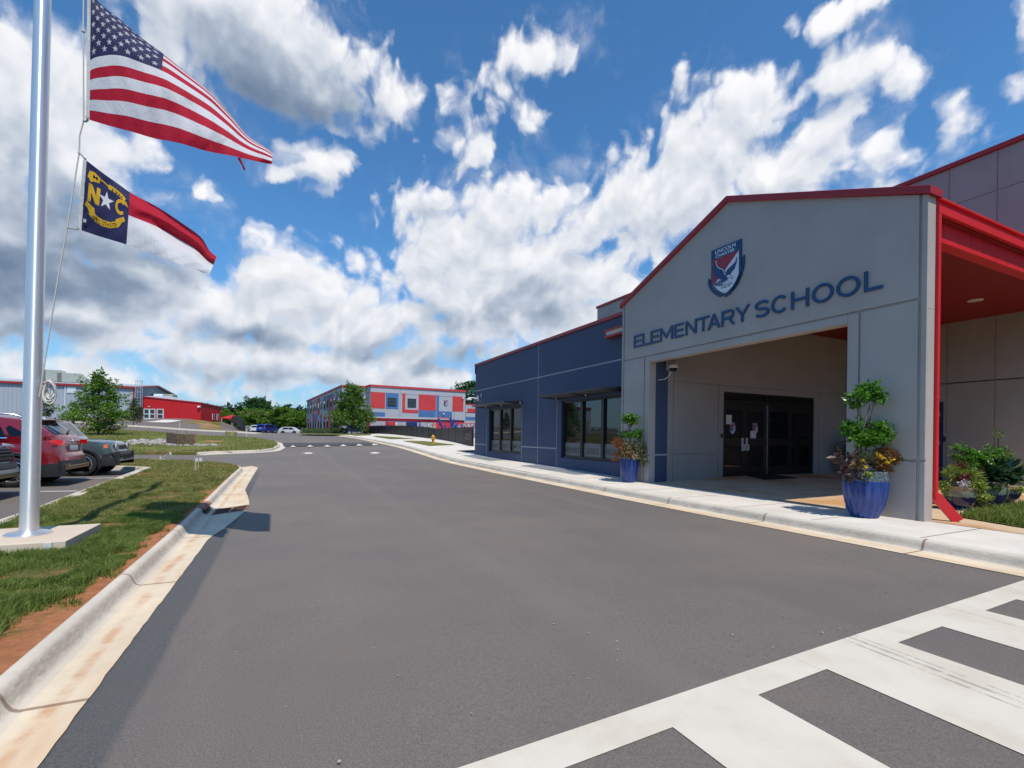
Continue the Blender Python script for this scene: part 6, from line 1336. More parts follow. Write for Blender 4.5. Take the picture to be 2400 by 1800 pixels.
for i in range(5):
    z_ = (lt_.z-lb.z)*(.15+.8*i/4)
    for i0, i1 in ((0, 1), (1, 3), (3, 2)): mb.bar(st_[i0]+Vector((0, 0, z_)), st_[i1]+Vector((0, 0, z_)), .05, .07)
mb.build('rung', M['galv_roof'], T_)
# awning beyond the annexe, black fence down the bank, block wall
w0_ = dep(517, 977, 113); w1_ = dep(547, 980.5, 112); T_ = thing('awning', 'low red awning roof beyond the red annexe', 'awning', (w0_.x, w0_.y, w0_.z-2.5)); dz = (Vector((w1_.x, w1_.y, 0))-Vector((w0_.x, w0_.y, 0))).normalized(); nz_ = Vector((dz.y, -dz.x, 0)); nz_ = nz_ if nz_.dot(-w0_) > 0 else -nz_
mb = MB(); Lz = (w1_-w0_).length; mb.prism([(0, 0), (0, .18), (-3, .9), (-3, .72)], lambda u, v, k: w0_+(w1_-w0_)*k+nz_*(-u*-1+0 if False else u)+Vector((0, 0, v-.35))); mb.build('roof', M['red_siding'], T_)
for u in (.1, .9): pz = w0_+(w1_-w0_)*u; MB().bar(Vector((pz.x, pz.y, H(pz.x, pz.y)-.2)), Vector((pz.x, pz.y, pz.z-.34)), .12, .12).build('post', M['window_white'], T_)
FB = [(380, 655, 560, 92), (415, 655, 520, 89), (450, 662, 505, 86), (490, 672, 502, 82), (525, 690, 510, 78), (560, 715, 525, 74.5), (592, 748, 545, 71), (620, 785, 568, 68.5), (645, 820, 602, 66), (660, 838, 622, 64.5), (673, 858, 645, 63)]
T_ = thing('bank_fence', 'black screened fence curving down the grass bank beside the far car park', 'fence', dep(*R8(673, 858), 63)); rows = []
bt = [dep(*R8(a, b), d_) for a, b, c_, d_ in FB]; tp_ = [dep(*R8(a, c_), d_) for a, b, c_, d_ in FB]
nb_ = Vector((.5, -.8, 0)).normalized()
mb = MB().grid([[v-nb_*.03 for v in bt], [v-nb_*.03 for v in tp_], [v+nb_*.03 for v in tp_], [v+nb_*.03 for v in bt]]); mb.build('screen', M['fence_screen'], T_)
for fr_a in (.86, .12): mb = MB(); mb.tube([a_+(b_-a_)*fr_a+nb_*.06 for a_, b_ in zip(bt, tp_)], .05, 5); mb.build('rail', M['fence_black'], T_)
for a_, b_ in zip(bt, tp_): MB().bar(a_-Vector((0, 0, .3)), b_+Vector((0, 0, .12)), .09, .09).build('post', M['fence_black'], T_)
T_ = thing('retaining_wall', 'stepped pale block wall at the foot of the bank by the black fence', 'retaining wall', dep(580, 1012, 66)); mb = MB()
for i in range(5):
    for j in range(3):
        b0 = dep(574+j*2.4+i*1.2, 1013.2-i*3.2, 66+j*.8)
        if i < 5-j*1.2: mb.obox((b0.x, b0.y, b0.z+.09), (.28, .06, 0), (-.05, .3, 0), (0, 0, .092))
mb.build('blocks', M['stone_block'], T_)
# silt fence and rocks on the second lawn
T_ = thing('silt_fence', 'short rusty-brown silt fence on four stakes on the second lawn', 'silt fence', gnd(425, 1043, .14)); sp = [gnd(820 and R1(a, b)[0], R1(a, b)[1], .14) for a, b in ((1438, 815), (1523, 824), (1603, 826), (1683, 826))]
hs = .95
for i, s_ in enumerate(sp): MB().bar(s_-Vector((0, 0, .2)), s_+Vector((.02*i, 0, hs*(1.12-.02*i))), .05, .05).build('stake', M['rust'], T_)
mb = MB(); mb.grid([[s_+Vector((0, -.03, .0)) for s_ in sp], [s_+Vector((0, -.04, hs*.45)) for s_ in sp], [s_+Vector((0, -.03, hs*(.88-.03*i))) for i, s_ in enumerate(sp)]]); o = mb.build('fabric', M['silt'], T_); o.modifiers.new('s', 'SOLIDIFY').thickness = .01
rg = np.random.default_rng(77); mb = MB()
for i in range(230):
    if i < 150: a = rg.uniform(1125, 1450); b = 805+rg.normal(0, 9)
    else: a = rg.uniform(1440, 1870); b = 826+rg.normal(0, 3)
    g_ = gnd(*R1(a, b), .14); s_ = rg.uniform(.08, .30)*(1 if i < 150 else .6); o = len(mb.v); mb.lathe((g_.x, g_.y, g_.z-.03), [(s_*.6, 0), (s_, s_*.3), (s_*.8, s_*.7), (s_*.3, s_*.9)], 7)
    for k in range(o, len(mb.v)): v = mb.v[k]; mb.v[k] = (v[0]+rg.normal(0, s_*.14), v[1]+rg.normal(0, s_*.14), v[2]+rg.normal(0, s_*.08))
stuff(mb.build('rocks', M['rock']))
# ================================================================ patchwork school block
zB2, zT2 = .9, 10.0
kA, kB, kC, kD, kE = (dep(x_, 1000, d_) for x_, d_ in ((718.8, 125), (800.6, 84), (856.9, 85.3), (867.7, 82.7), (1090, 91.5)))
FBD = thing('school_block', 'two-storey school block patterned in pale grey, coral red and blue panels, far down the road', 'school', (kB.x, kB.y, 1.3))
kF = kE+(kE-kD).normalized()*1; depthv = Vector((ray(900, 1000)[0], ray(900, 1000)[1], 0)).normalized()
mb = MB(); foot = [(v.x, v.y) for v in (kA, kB, kC, kD, kE)]+[((kE+depthv*25).x, (kE+depthv*25).y), ((kA+depthv*12).x, (kA+depthv*12).y)]
mb.prism(foot, lambda u, v, k: (u, v, zT2 if k else zB2)); mb.build('wall', M['pale_panel'], FBD)
def fplane(a, b):
    a = Vector((a.x, a.y, 0)); b = Vector((b.x, b.y, 0)); d_ = (b-a).normalized(); n_ = Vector((d_.y, -d_.x, 0)); n_ = n_ if n_.dot(-a) > 0 else -n_; return a, d_, n_, (b-a).length
fAB, fBC, fCD, fDE = fplane(kA, kB), fplane(kB, kC), fplane(kC, kD), fplane(kD, kE)
def frect(fp, q, xl, xr, yt, yb, m, name='panel', off=.03, parent=None, dz=None):
    a, d_, n_, L_ = fp; p0 = onplane(*q(xl, yt), a, n_); p1 = onplane(*q(xr, yt), a, n_); p2 = onplane(*q(xl, yb), a, n_); s0 = (p0-a).dot(d_); s1 = (p1-a).dot(d_)
    s0, s1 = max(.02, min(s0, s1)), min(L_-.02, max(s0, s1)); z1_, z0_ = p0.z, max(p2.z, zB2)
    if s1 <= s0: return None
    mb = MB(); c_ = a+d_*((s0+s1)/2)+n_*off/2+Vector((0, 0, (z0_+z1_)/2)); mb.obox(c_, d_*(s1-s0)/2, n_*(off/2+.01), Vector((0, 0, (z1_-z0_)/2))); return mb.build(name, m, parent or FBD), (s0, s1, z0_, z1_)
sl, co_, az_ = M['slate_panel'], M['coral_panel'], M['azure_panel']
for xl, xr, yt, yb, m in ((180, 207, 455, 680, sl), (232, 262, 430, 680, co_), (317, 325, 405, 660, co_), (364, 379, 393, 700, sl), (384, 425, 377, 700, co_), (502, 543, 340, 612, sl), (560, 598, 322, 610, sl), (602, 630, 312, 1020, co_), (635, 681, 292, 660, sl), (683, 695, 288, 1020, co_), (745, 778, 262, 470, sl),
    (178, 204, 785, 832, co_), (205, 216, 785, 1022, co_), (282, 316, 665, 829, co_), (282, 312, 831, 1020, sl), (319, 378, 710, 858, sl), (382, 412, 815, 1020, co_), (428, 468, 700, 750, co_), (428, 466, 752, 1020, sl), (500, 544, 740, 800, co_), (537, 545, 801, 1020, co_), (635, 668, 785, 1020, sl), (697, 738, 580, 775, co_), (741, 772, 770, 1020, sl), (775, 815, 770, 1020, co_), (228, 252, 830, 1015, sl)):
    frect(fAB, Q4, xl, xr, yt, yb, m)
def fwin(fp, q, xl, xr, yt, yb, cross=True):
    r_ = frect(fp, q, xl, xr, yt, yb, M['dark_frame'], 'window', .06)
    if not r_: return
    o, (s0, s1, z0_, z1_) = r_; a, d_, n_, L_ = fp; e_ = .07
    nx, nz2 = (2, 2) if cross else (1, 3)
    for i in range(nx):
        for j in range(nz2):
            w_ = (s1-s0-e_*(nx+1))/nx; h_ = (z1_-z0_-e_*(nz2+1))/nz2; cs = s0+e_+w_/2+i*(w_+e_); cz = z0_+e_+h_/2+j*(h_+e_); mb = MB(); mb.obox(a+d_*cs+n_*.075+Vector((0, 0, cz)), d_*w_/2, n_*.006, Vector((0, 0, h_/2))); mb.build('pane', M['glass'], o)
for w_ in ((186, 204, 525, 655), (236, 256, 515, 645), (290, 306, 497, 630), (336, 354, 485, 620), (393, 413, 470, 605), (444, 466, 452, 595), (508, 535, 430, 595), (564, 592, 412, 565), (640, 666, 395, 550), (706, 732, 373, 510), (792, 822, 350, 480), (183, 198, 865, 990), (233, 250, 860, 990), (285, 305, 855, 990), (332, 348, 850, 985), (387, 410, 850, 985), (438, 462, 842, 985), (503, 527, 835, 985), (562, 587, 828, 980), (640, 666, 835, 980), (702, 730, 818, 975), (783, 803, 870, 975)): fwin(fAB, Q4, *w_, cross=False)
frect(fBC, Q4, 895, 1225, 245, 490, az_); frect(fBC, Q4, 950, 1250, 905, 1030, M['blue_dark']); frect(fCD, Q4, 1345, 1415, 725, 1030, co_)
frect(fDE, Q4, 1436, 1725, 240, 562, co_); frect(fDE, Q4, 1738, 1992, 258, 575, az_); fwin_args = (fDE, Q4, 1772, 1948, 356, 530); frect(fDE, Q4, 1432, 1722, 640, 748, az_); fwin(*fwin_args)
# proud window over the panel
for q_, args in ((Q5, (365, 425, 268, 590, co_)), (Q5, (362, 680, 591, 655, co_)), (Q5, (692, 1036, 290, 604, co_)), (Q5, (688, 1032, 606, 735, az_)), (Q5, (1046, 1098, 308, 622, az_)), (Q5, (1046, 1355, 624, 740, az_)), (Q5, (1366, 1584, 328, 625, co_)), (Q5, (1040, 1340, 752, 980, co_)), (Q5, (25, 240, 832, 980, co_)), (Q5, (440, 660, 835, 1000, M['blue_dark'])), (Q5, (1370, 1580, 850, 1000, az_))): frect(fDE, q_, *args)
fwin(fDE, Q5, 470, 640, 374, 548)
a, d_, n_, L_ = fDE; qq = onplane(*Q5(1232, 466), a, n_); k_ = (onplane(*Q5(1232, 408), a, n_).z-onplane(*Q5(1232, 524), a, n_).z)/1.30
CS2 = thing('crest_sign', 'small navy shield crest on the pale panel of the far school block', 'crest', (qq.x, qq.y, qq.z)); crest(lambda u, v, h: qq+d_*u*k_+n_*(.04+h*2)+Vector((0, 0, v*k_)), CS2)
mb = MB()
for fp in (fAB, fBC, fCD, fDE):
    a, d_, n_, L_ = fp; mb.obox(a+d_*L_/2+n_*.05+Vector((0, 0, zT2-.02)), d_*(L_/2+.05), n_*.09, Vector((0, 0, .17)))
mb.build('coping', M['coral_panel'], FBD)
mb = MB()
for fp in (fAB, fBC, fCD, fDE):
    a, d_, n_, L_ = fp; mb.obox(a+d_*L_/2+n_*.005+Vector((0, 0, zT2-1.22)), d_*(L_/2-.03), n_*.012, Vector((0, 0, .025)))
    for s_ in np.arange(5.2, L_, 5.2): mb.obox(a+d_*s_+n_*.005+Vector((0, 0, (zB2+zT2)/2)), d_*.025, n_*.011, Vector((0, 0, (zT2-zB2)/2-.2)))
mb.build('joint_line', M['hvac_dark'], FBD)
# lower wing to the right
kG = kE+(kE-kD).normalized()*16; fEG = fplane(kE+(kE-kD).normalized()*.05, kG); zW = onplane(1092, 948.5, Vector((kE.x, kE.y, 0)), fEG[2]).z; a, d_, n_, L_ = fEG
mb = MB(); mb.obox(a+d_*L_/2-n_*4+Vector((0, 0, (zB2+zW)/2)), d_*L_/2, n_*4, Vector((0, 0, (zW-zB2)/2))); mb.build('low_wing', M['pale_panel'], FBD)
for args in ((1665, 1900, 570, 640, co_), (1612, 1900, 641, 655, M['red_trim']), (1614, 1900, 737, 802, az_), (1612, 1900, 480, 497, co_)): frect(fEG, Q5, *args)
for px, py in ((1568, 366), (1182, 684)): q_ = onplane(*Q5(px, py), fDE[0], fDE[2]); tag(MB().obox(q_+fDE[2]*.15, fDE[1]*.14, fDE[2]*.12, (0, 0, .12)).build('wall_light', M['white_plastic']), 'small white lamp at the top corner of the far block\'s last coral panel' if py == 366 else 'small white lamp on the blue band below the far block\'s crest', 'wall light')
# walkway canopy
c0 = dep(841, 977.5, 76.5); c1 = dep(1091, 985.2, 84.5); T_ = thing('walkway_canopy', 'long red covered walkway on white posts in front of the patchwork block', 'canopy', (c0.x, c0.y, 1.5)); dc = (Vector((c1.x, c1.y, 0))-Vector((c0.x, c0.y, 0))); Lc = dc.length; dc.normalize(); nc_ = Vector((dc.y, -dc.x, 0)); nc_ = nc_ if nc_.dot(-c0) > 0 else -nc_; zc_ = c0.z
mb = MB(); mb.obox(c0+dc*Lc/2-nc_*1.4+Vector((0, 0, .05)), dc*Lc/2, nc_*1.45, (0, 0, .10)); mb.build('roof', M['galv_roof'], T_)
mb = MB(); mb.obox(c0+dc*Lc/2-nc_*.25+Vector((0, 0, -.28)), dc*(Lc/2-.15), nc_*.05, (0, 0, .225)); mb.obox(c0+dc*Lc/2-nc_*2.5+Vector((0, 0, -.28)), dc*(Lc/2-.15), nc_*.05, (0, 0, .225)); mb.obox(c0+dc*Lc/2-nc_*1.4+Vector((0, 0, -.09)), dc*(Lc/2-.1), nc_*1.3, (0, 0, .035)); mb.build('fascia', M['red_bright'], T_)
for x_ in (850, 929.5, 1006, 1078):
    s_ = (onplane(x_, 990, c0, nc_)-c0).dot(dc); pz = c0+dc*s_-nc_*.4; MB().obox((pz.x, pz.y, (zc_-.12+H(pz.x, pz.y)-.2)/2), dc*.10, nc_*.10, (0, 0, (zc_-.12-H(pz.x, pz.y)+.2)/2)).build('post', M['window_white'], T_)
# black fence of the playground
FPX = [(Q5(1780, 925), Q5(1780, 1352), 34.2), (Q5(1600, 932), Q5(1600, 1322), 37.7), (Q5(1435, 942), Q5(1435, 1294), 41.5), (Q5(1290, 955), Q5(1290, 1276), 45.), (Q5(1150, 965), Q5(1150, 1258), 48.5), (Q5(1015, 960), Q5(1015, 1243), 51.5), (Q5(895, 938), Q5(895, 1224), 53.5), (Q5(775, 927), Q5(775, 1194), 56), (Q5(660, 920), Q5(660, 1172), 58.5), (Q5(550, 914), Q5(550, 1157), 60.7), (Q5(445, 908), Q5(445, 1144), 62.8), (Q5(345, 906), Q5(345, 1130), 65.2), (Q5(245, 906), Q5(245, 1120), 67.8), (Q5(145, 906), Q5(145, 1111), 70.5), (Q5(50, 906), Q5(50, 1105), 73), (Q4(1655, 906), Q4(1655, 1102), 74.3), (Q4(1575, 908), Q4(1575, 1100), 75.5), (Q4(1490, 910), Q4(1490, 1098), 77), (Q4(1415, 912), Q4(1415, 1095), 78.5)]
tp_ = [dep(*t0, d_) for t0, b0, d_ in FPX]; bt = [dep(*b0, d_) for t0, b0, d_ in FPX]
T_ = thing('playground_fence', 'long black screened picket fence between the pavement and the playground', 'fence', bt[0]); sidev = Vector((-1, .1, 0)).normalized()
mb = MB().grid([[v+sidev*-.02 for v in bt], [v+sidev*-.02-Vector((0, 0, .06)) for v in tp_], [v+sidev*.015-Vector((0, 0, .06)) for v in tp_], [v+sidev*.015 for v in bt]]); mb.build('screen', M['fence_screen'], T_)
for fr_a in (.86, .10): mb = MB(); mb.tube([a_+(b_-a_)*fr_a+sidev*.05 for a_, b_ in zip(bt, tp_)], .026, 5); mb.build('rail', mat('fence_rail', (.05, .05, .05), .4), T_)
for a_, b_ in zip(bt, tp_): MB().bar(a_-Vector((0, 0, .25)), b_+Vector((0, 0, .05)), .065, .065).build('post', M['fence_black'], T_)
bq = [bt[1]+(tp_[1]-bt[1])*.12, bt[0]+(tp_[0]-bt[0])*.10, tp_[0]-(tp_[0]-bt[0])*.06, tp_[1]-(tp_[1]-bt[1])*.08]; bo = sidev*.09
BN = thing('banner', 'dark maroon banner with faint pale lettering tied to the near end of the black fence', 'banner', bq[0]); mb = MB(); mb.add([v+bo for v in bq]+[v+bo*.8 for v in bq], [(0, 1, 2, 3), (7, 6, 5, 4), (0, 1, 5, 4), (1, 2, 6, 5), (2, 3, 7, 6), (3, 0, 4, 7)]); mb.build('cloth', M['banner'], BN)
mb = MB(); rg = np.random.default_rng(9)
for y_ in (.62, .52, .40, .30):
    x_ = .18+.1*rg.random()
    while x_ < .82: w_ = rg.uniform(.03, .08); P = [bq[0]+(bq[1]-bq[0])*a_+(bq[3]-bq[0])*b_+bo*1.06 for a_, b_ in ((x_, y_), (x_+w_, y_+.01), (x_+w_*.8, y_+.05), (x_+.01, y_+.045))]; mb.ngon(P); x_ += w_+rg.uniform(.015, .04)
mb.build('faded_print', mat('faded_print', (.36, .30, .31), .7), BN)
# hydrant
hb = dep(*Q5(978, 1290), 38.2); hb.z = H(hb.x, hb.y)+.16; T_ = thing('fire_hydrant', 'yellow fire hydrant on the grass strip before the black fence', 'fire hydrant', hb)
mb = MB(); mb.lathe(hb, [(.14, 0), (.14, .035), (.10, .05), (.095, .30), (.13, .32), (.13, .36), (.105, .38), (.11, .50), (.14, .52), (.14, .55), (.12, .57), (.10, .63), (.06, .68), (.03, .69), (.03, .74), (.0, .74)], 24); mb.build('barrel', M['yellow'], T_, smooth=40)
er = Vector((math.cos(TH), -math.sin(TH), 0)); ef = Vector((-math.sin(TH), -math.cos(TH), 0))
for v_, r_ in ((er, .055), (-er, .055), (ef, .075)): MB().revolve(hb+Vector((0, 0, .44)), v_, [(.09, r_*.8), (.16, r_*.8), (.161, r_), (.20, r_)], 14).build('outlet_cap', M['yellow'], T_, smooth=40)
# swings and climbing frame behind the fence
def at5(x_, y_, d_): return dep(*Q5(x_, y_), d_)
T_ = thing('swing_set', 'blue swing frame behind the fence under the walkway canopy', 'swings', at5(70, 960, 72)); mb = MB(); mb.tube([at5(75, 822, 72), at5(400, 832, 70), at5(720, 846, 68)], .06, 8); mb.build('top_bar', M['play_blue'], T_, smooth=60)
for a_, b_, d_ in (((78, 825), (50, 985), 71.5), ((78, 825), (100, 985), 73), ((545, 838), (535, 985), 69), ((548, 838), (575, 985), 69.6), ((715, 846), (700, 985), 68), ((715, 846), (735, 985), 68.5)): MB().tube([at5(*a_, d_), at5(*b_, d_)], .055, 8).build('leg', M['play_blue'], T_)
T_ = thing('climbing_frame', 'red climbing frame with slanting blue poles behind the black fence', 'climbing frame', at5(1300, 985, 56))
for i, (a_, b_, d_) in enumerate((((1085, 775), (1180, 1000), 57), ((1180, 800), (1235, 1000), 59), ((1328, 758), (1352, 1000), 56), ((1398, 790), (1350, 1000), 57), ((1478, 800), (1400, 1000), 58))): MB().tube([at5(*a_, d_), at5(*b_, d_)], .14 if i in (0, 2) else .11, 10).build('slanted_pole', M['play_blue'], T_, smooth=60)
mb = MB()
for a_, b_ in (((960, 850), (1300, 862)), ((940, 900), (1330, 890)), ((1330, 890), (1500, 885)), ((1500, 880), (1815, 866)), ((1350, 865), (1560, 860)), ((985, 850), (965, 985)), ((1105, 855), (1110, 985)), ((1190, 858), (1185, 985)), ((1270, 860), (1280, 985)), ((1500, 862), (1530, 985)), ((1560, 868), (1580, 985)), ((1640, 866), (1665, 985)), ((1720, 866), (1750, 985)), ((1800, 866), (1812, 985))): mb.tube([at5(*a_, 57), at5(*b_, 57)], .05, 6)
mb.build('red_bars', M['play_red'], T_, smooth=60)
T_.location  # keep
# hedge and bushes by the block
def hedge(label, pts, w, h, n, m, seed=3, name='hedge', cat='hedge', group=None):
    rg = np.random.default_rng(seed); P = []; D = []; L_ = len(pts)
    for k in range(n):
        i = rg.integers(0, L_-1); u = rg.random(); c_ = np.array(pts[i])*(1-u)+np.array(pts[i+1])*u; d_ = rg.normal(0, 1, 3); d_ /= np.linalg.norm(d_); P.append(c_+d_*np.array([w, w, h*.5])*(.75+.3*rg.random())+np.array([0, 0, h*.5])); D.append(d_)
    return tag(leaf_cloud(name, np.array(P), .14, m, None, .5, .6, rg, outward=np.array(D)), label, cat, group)
def gp_(x_, d_): v = dep(x_, 1015, d_); return (v.x, v.y, H(v.x, v.y)+.1)
hedge('low clipped hedge along the base of the patchwork block', [gp_(707, 88), gp_(740, 82), gp_(775, 78), gp_(795, 76.5)], .45, .75, 5200, M['hedge'])
hedge('round clipped bush right of the low hedge by the patchwork block', [gp_(801, 77), gp_(810, 77)], .5, .8, 1300, M['hedge'], 5, 'bush', 'bush'); hedge('dark round bush beside the white canopy post', [gp_(851, 79), gp_(861, 79)], .55, .9, 1300, M['oak'], 6, 'bush', 'bush')
# ================================================================ far trees and woodland
def gz_(x_, d_, dz=0): v = dep(x_, 1010, d_); return (v.x, v.y, H(v.x, v.y)+dz)
tg2 = 'trees round the far car park'
tree('broadleaf_tree', 'big dark rounded tree rising highest behind the far car park', gz_(601, 140), 9.6, (4.3, 3.6), 8500, .50, M['dense'], M['dark_wood'], .25, tg2, seed=31, shape='round', crown_lo=.12, lumps=30)
T_ = tree('flowering_tree', 'low spreading tree with pale pinkish blossom on top, behind the blue minivan', gz_(592, 113), 5.2, (3.1, 2.6), 6000, .34, M['bright_tree'], M['dark_wood'], .15, tg2, seed=33, shape='round', crown_lo=.2, lumps=22)
rg = np.random.default_rng(34); b_ = np.array(gz_(592, 113)); A_, D_ = ball(b_+np.array([0, 0, 3.5]), (3.0, 2.5, 1.75), 900, rg, .95); A_ = A_[A_[:, 2] > b_[2]+4.2]; leaf_cloud('blossom', A_, .30, M['blossom'], T_, .5, .8, rg)
tree('bright_tree', 'bright green layered tree behind the white crossover', gz_(663, 136), 7.2, (3.6, 3.0), 8000, .42, M['bright_tree'], M['dark_wood'], .16, tg2, seed=36, shape='round', crown_lo=.08, lumps=28)
tree('bright_tree', 'bright green tree touching the left corner of the patchwork block', gz_(706, 132), 5.6, (2.6, 2.4), 5000, .40, M['bright_tree'], M['dark_wood'], .14, tg2, seed=39, shape='round', crown_lo=.08, lumps=22)
tree('broadleaf_tree', 'mid-green bush-like tree between the minivan and the white cars', gz_(628, 133), 4.4, (2.2, 2.2), 3000, .40, M['dense'], M['dark_wood'], .12, tg2, seed=42, shape='round', crown_lo=.08, lumps=16)
tree('broadleaf_tree', 'leafy tree behind the far block, showing beside the navy wing', gz_(1104, 118), 11.9, (4.2, 4), 6000, .45, M['dense'], M['dark_wood'], .25, tg2, seed=45, shape='round', crown_lo=.3, lumps=24)
tree('broadleaf_tree', 'small light green tree beyond the red annexe and its awning', gz_(527, 122), 4.6, (2.0, 1.8), 2400, .36, M['bright_tree'], M['dark_wood'], .12, tg2, seed=48, shape='round', crown_lo=.1, lumps=14)
rg = np.random.default_rng(50); P = []; D = []
for x_ in np.arange(440, 760, 5.5):
    d_ = 172+rg.uniform(-14, 16); v = dep(x_+rg.normal(0, 2), 1010, d_); top = (1014-(955+4*math.sin(x_*.09)+rg.normal(0, 3)))*d_/F+1.5; zb_ = 1.6; hh = top-zb_
    for k in range(11):
        h = k/11; w_ = 2.4*(1-h)**.8+.25; p_, o_ = ball((v.x+rg.normal(0, .3), v.y, zb_+hh*(.04+.96*h)), (w_, w_, hh*.06+.5), int(52*(1-.5*h)), rg, .4); P.append(p_); D.append(o_)
for x_ in np.arange(-900, 460, 26):
    d_ = 240+rg.uniform(-20, 20); v = dep(x_, 1000, d_)
    for k in range(6): p_, o_ = ball((v.x, v.y, 3+8*k/6), (4, 4, 2), 30, rg, .4); P.append(p_); D.append(o_)
for x_ in np.arange(1130, 4200, 40):
    d_ = 170+rg.uniform(-20, 20); v = dep(x_, 1000, d_)
    for k in range(6): p_, o_ = ball((v.x, v.y, 2+10*k/6), (4, 4, 2), 24, rg, .4); P.append(p_); D.append(o_)
stuff(leaf_cloud('woodland', np.concatenate(P), 1.05, M['pine'], None, .3, .6, rg, outward=np.concatenate(D)*.5))
# woods and buildings' far side behind the viewer keep the horizon closed in reflections
def signpost(px, yt, yb, d_, label):
    v = dep(px, yb, d_); b_ = Vector((v.x, v.y, H(v.x, v.y))); t_ = dep(px, yt, d_); T_ = thing('sign_post', label, 'sign', b_); MB().tube([b_, Vector((b_.x, b_.y, t_.z))], .05, 6).build('post', M['galv_roof'], T_); MB().obox((b_.x, b_.y-.06, t_.z-.3), er*.28, (0, .012, 0), (0, 0, .36)).build('panel', M['light_grey_plastic'], T_)
signpost(615.3, 992, 1004, 118, 'small grey sign on a post right behind the blue minivan'); signpost(632.8, 994, 1008, 116, 'small grey sign on a post between the minivan and the white cars')
# ================================================================ cars
def lerp_keys(keys):
    xs = np.array([k[0] for k in keys]); ys = np.array([k[1] for k in keys]); return lambda v: np.interp(v, xs, ys)
class Car:
    """body lofted along its length; l runs from the rear (0) to the front (L), w across, z up"""
    def __init__(s, name, label, pos, head, L, W, top, paint, group, belt=.95, tum=.13, er=.12, ef=.16, crown=.05, wheels=(.9, 3.55), wr=.35, bot=.22, cat='car', arch=None, lower=None, lower_z=.42):
        s.L, s.W, s.belt, s.tum, s.er, s.ef, s.crown, s.bot = L, W, belt, tum, er, ef, crown, bot
        s.pos = Vector(pos); s.fd = Vector((head[0], head[1], 0)).normalized(); s.sd = Vector((-s.fd.y, s.fd.x, 0)); s.zt = lerp_keys(top); s.top = top
        s.T = thing(name, label, cat, pos, group); s.wheels = wheels; s.wr = wr
        ls = np.unique(np.concatenate([np.linspace(0, .12, 7), np.linspace(.12, .9, 16), np.linspace(.9, L-.9, 48), np.linspace(L-.9, L-.12, 18), np.linspace(L-.12, L, 7), [k[0] for k in top]])); ns = 13; ntp = 8
        rows = []
        for l in ls:
            hb = s.hw(.45, l); zb = s.zb(l); zs = s.topz(l, s.hw(s.topz(l, hb*.9), l)); zs = max(zs, zb+.04); half = [(hb*.80, zb)]
            for k in range(ns+1): z = zb+(zs-zb)*k/ns; half.append((s.hw(z, l), z))
            hw_ = half[-1][0]
            for k in range(1, ntp+1): w = hw_*(1-k/ntp); half.append((w, max(s.topz(l, w), zs)))
            ring = half+[(-w, z) for w, z in half[:-1][::-1]]; rows.append([s.P(l, w, z) for w, z in ring])
        mb = MB().grid(rows); n = len(rows[0]); mb.ngon(rows[0]); mb.ngon(rows[-1][::-1]); kp = [(i, f) for i, f in enumerate(mb.f)]
        keep = []
        for i, f in kp:
            c = sum((Vector(mb.v[j]) for j in f), Vector())/len(f)-s.pos; l = c.dot(s.fd); w = c.dot(s.sd); z = c.z
            if abs(w) > s.W*.32 and any((l-a)**2+(z-s.wr)**2 < (s.wr+.045)**2 for a in wheels): continue
            keep.append(i)
        mb.f = [mb.f[i] for i in keep]; mb.m = [mb.m[i] for i in keep]
        s.body = mb.build('body', paint, s.T, smooth=34, recalc=True)
        mb = MB(); mb.obox(s.P(L/2, 0, bot+.24), s.fd*(L/2-.35), s.sd*(W/2-.26), (0, 0, .22))
        for a in wheels:
            for sg in (-1, 1):
                nn = 24; ring = lambda ww: [s.P(a+(wr+.045)*math.cos(2*math.pi*j/nn), ww, wr+(wr+.045)*math.sin(2*math.pi*j/nn)) for j in range(nn)]; mb.grid([ring(sg*(W/2-.03)), ring(sg*(W/2-.30))], 0, True); mb.ngon(ring(sg*(W/2-.30)))
        mb.build('underbody', M['blackhole'], s.T)
        if arch:
            for a in wheels:
                for sg in (-1, 1):
                    mb = MB(); R_ = []
                    for j in range(27):
                        th = math.radians(-18+216*j/26); row = []
                        for r_, o_ in ((wr+.03, -.03), (wr+.035, .012), (wr+.10, .016), (wr+.115, -.002)): l = a+r_*math.cos(th); z = max(.2, wr+r_*math.sin(th)); row.append(s.side(l, z, o_, sg))
                        R_.append(row)
                    mb.grid(R_); mb.build('wheel_arch', arch, s.T, smooth=50)
        for a in wheels:
            for sg in (-1, 1): s.wheel(a, sg)
    def zb(s, l): e = min(l, s.L-l); return s.bot+.16*max(0, 1-e/.6)**2
    def plan(s, l): e = min(l, s.L-l); return 1-.16*max(0, 1-e/.75)**3
    def hw(s, z, l):
        base = s.W/2*s.plan(l); t_ = 1-.05*max(0, (.55-z)/.35)**2 if z < .55 else 1.
        if z > s.belt: t_ = 1-s.tum*((z-s.belt)/.65)**1.1
        elif z > .55: t_ = 1-.018*((z-.75)/.2)**2
        return base*t_
    def topz(s, l, w): k = min(1., abs(w)/(s.W/2)); q = k**4; le = l-s.er*q*max(0, 1-l/(s.L*.5))+s.ef*q*max(0, l/(s.L*.5)-1); le = min(max(le, 0), s.L); return float(s.zt(le))-s.crown*k**3.
    def P(s, l, w, z): return s.pos+s.fd*l+s.sd*w+Vector((0, 0, z))
    def side(s, l, z, off, sg): return s.P(l, sg*(s.hw(z, l)+off), z)
    def inv(s, z, rear=True):
        xs = np.linspace(0, s.L*.45, 400) if rear else np.linspace(s.L, s.L*.55, 400); zz = s.zt(xs); i = int(np.argmax(zz >= z)); return float(xs[i])
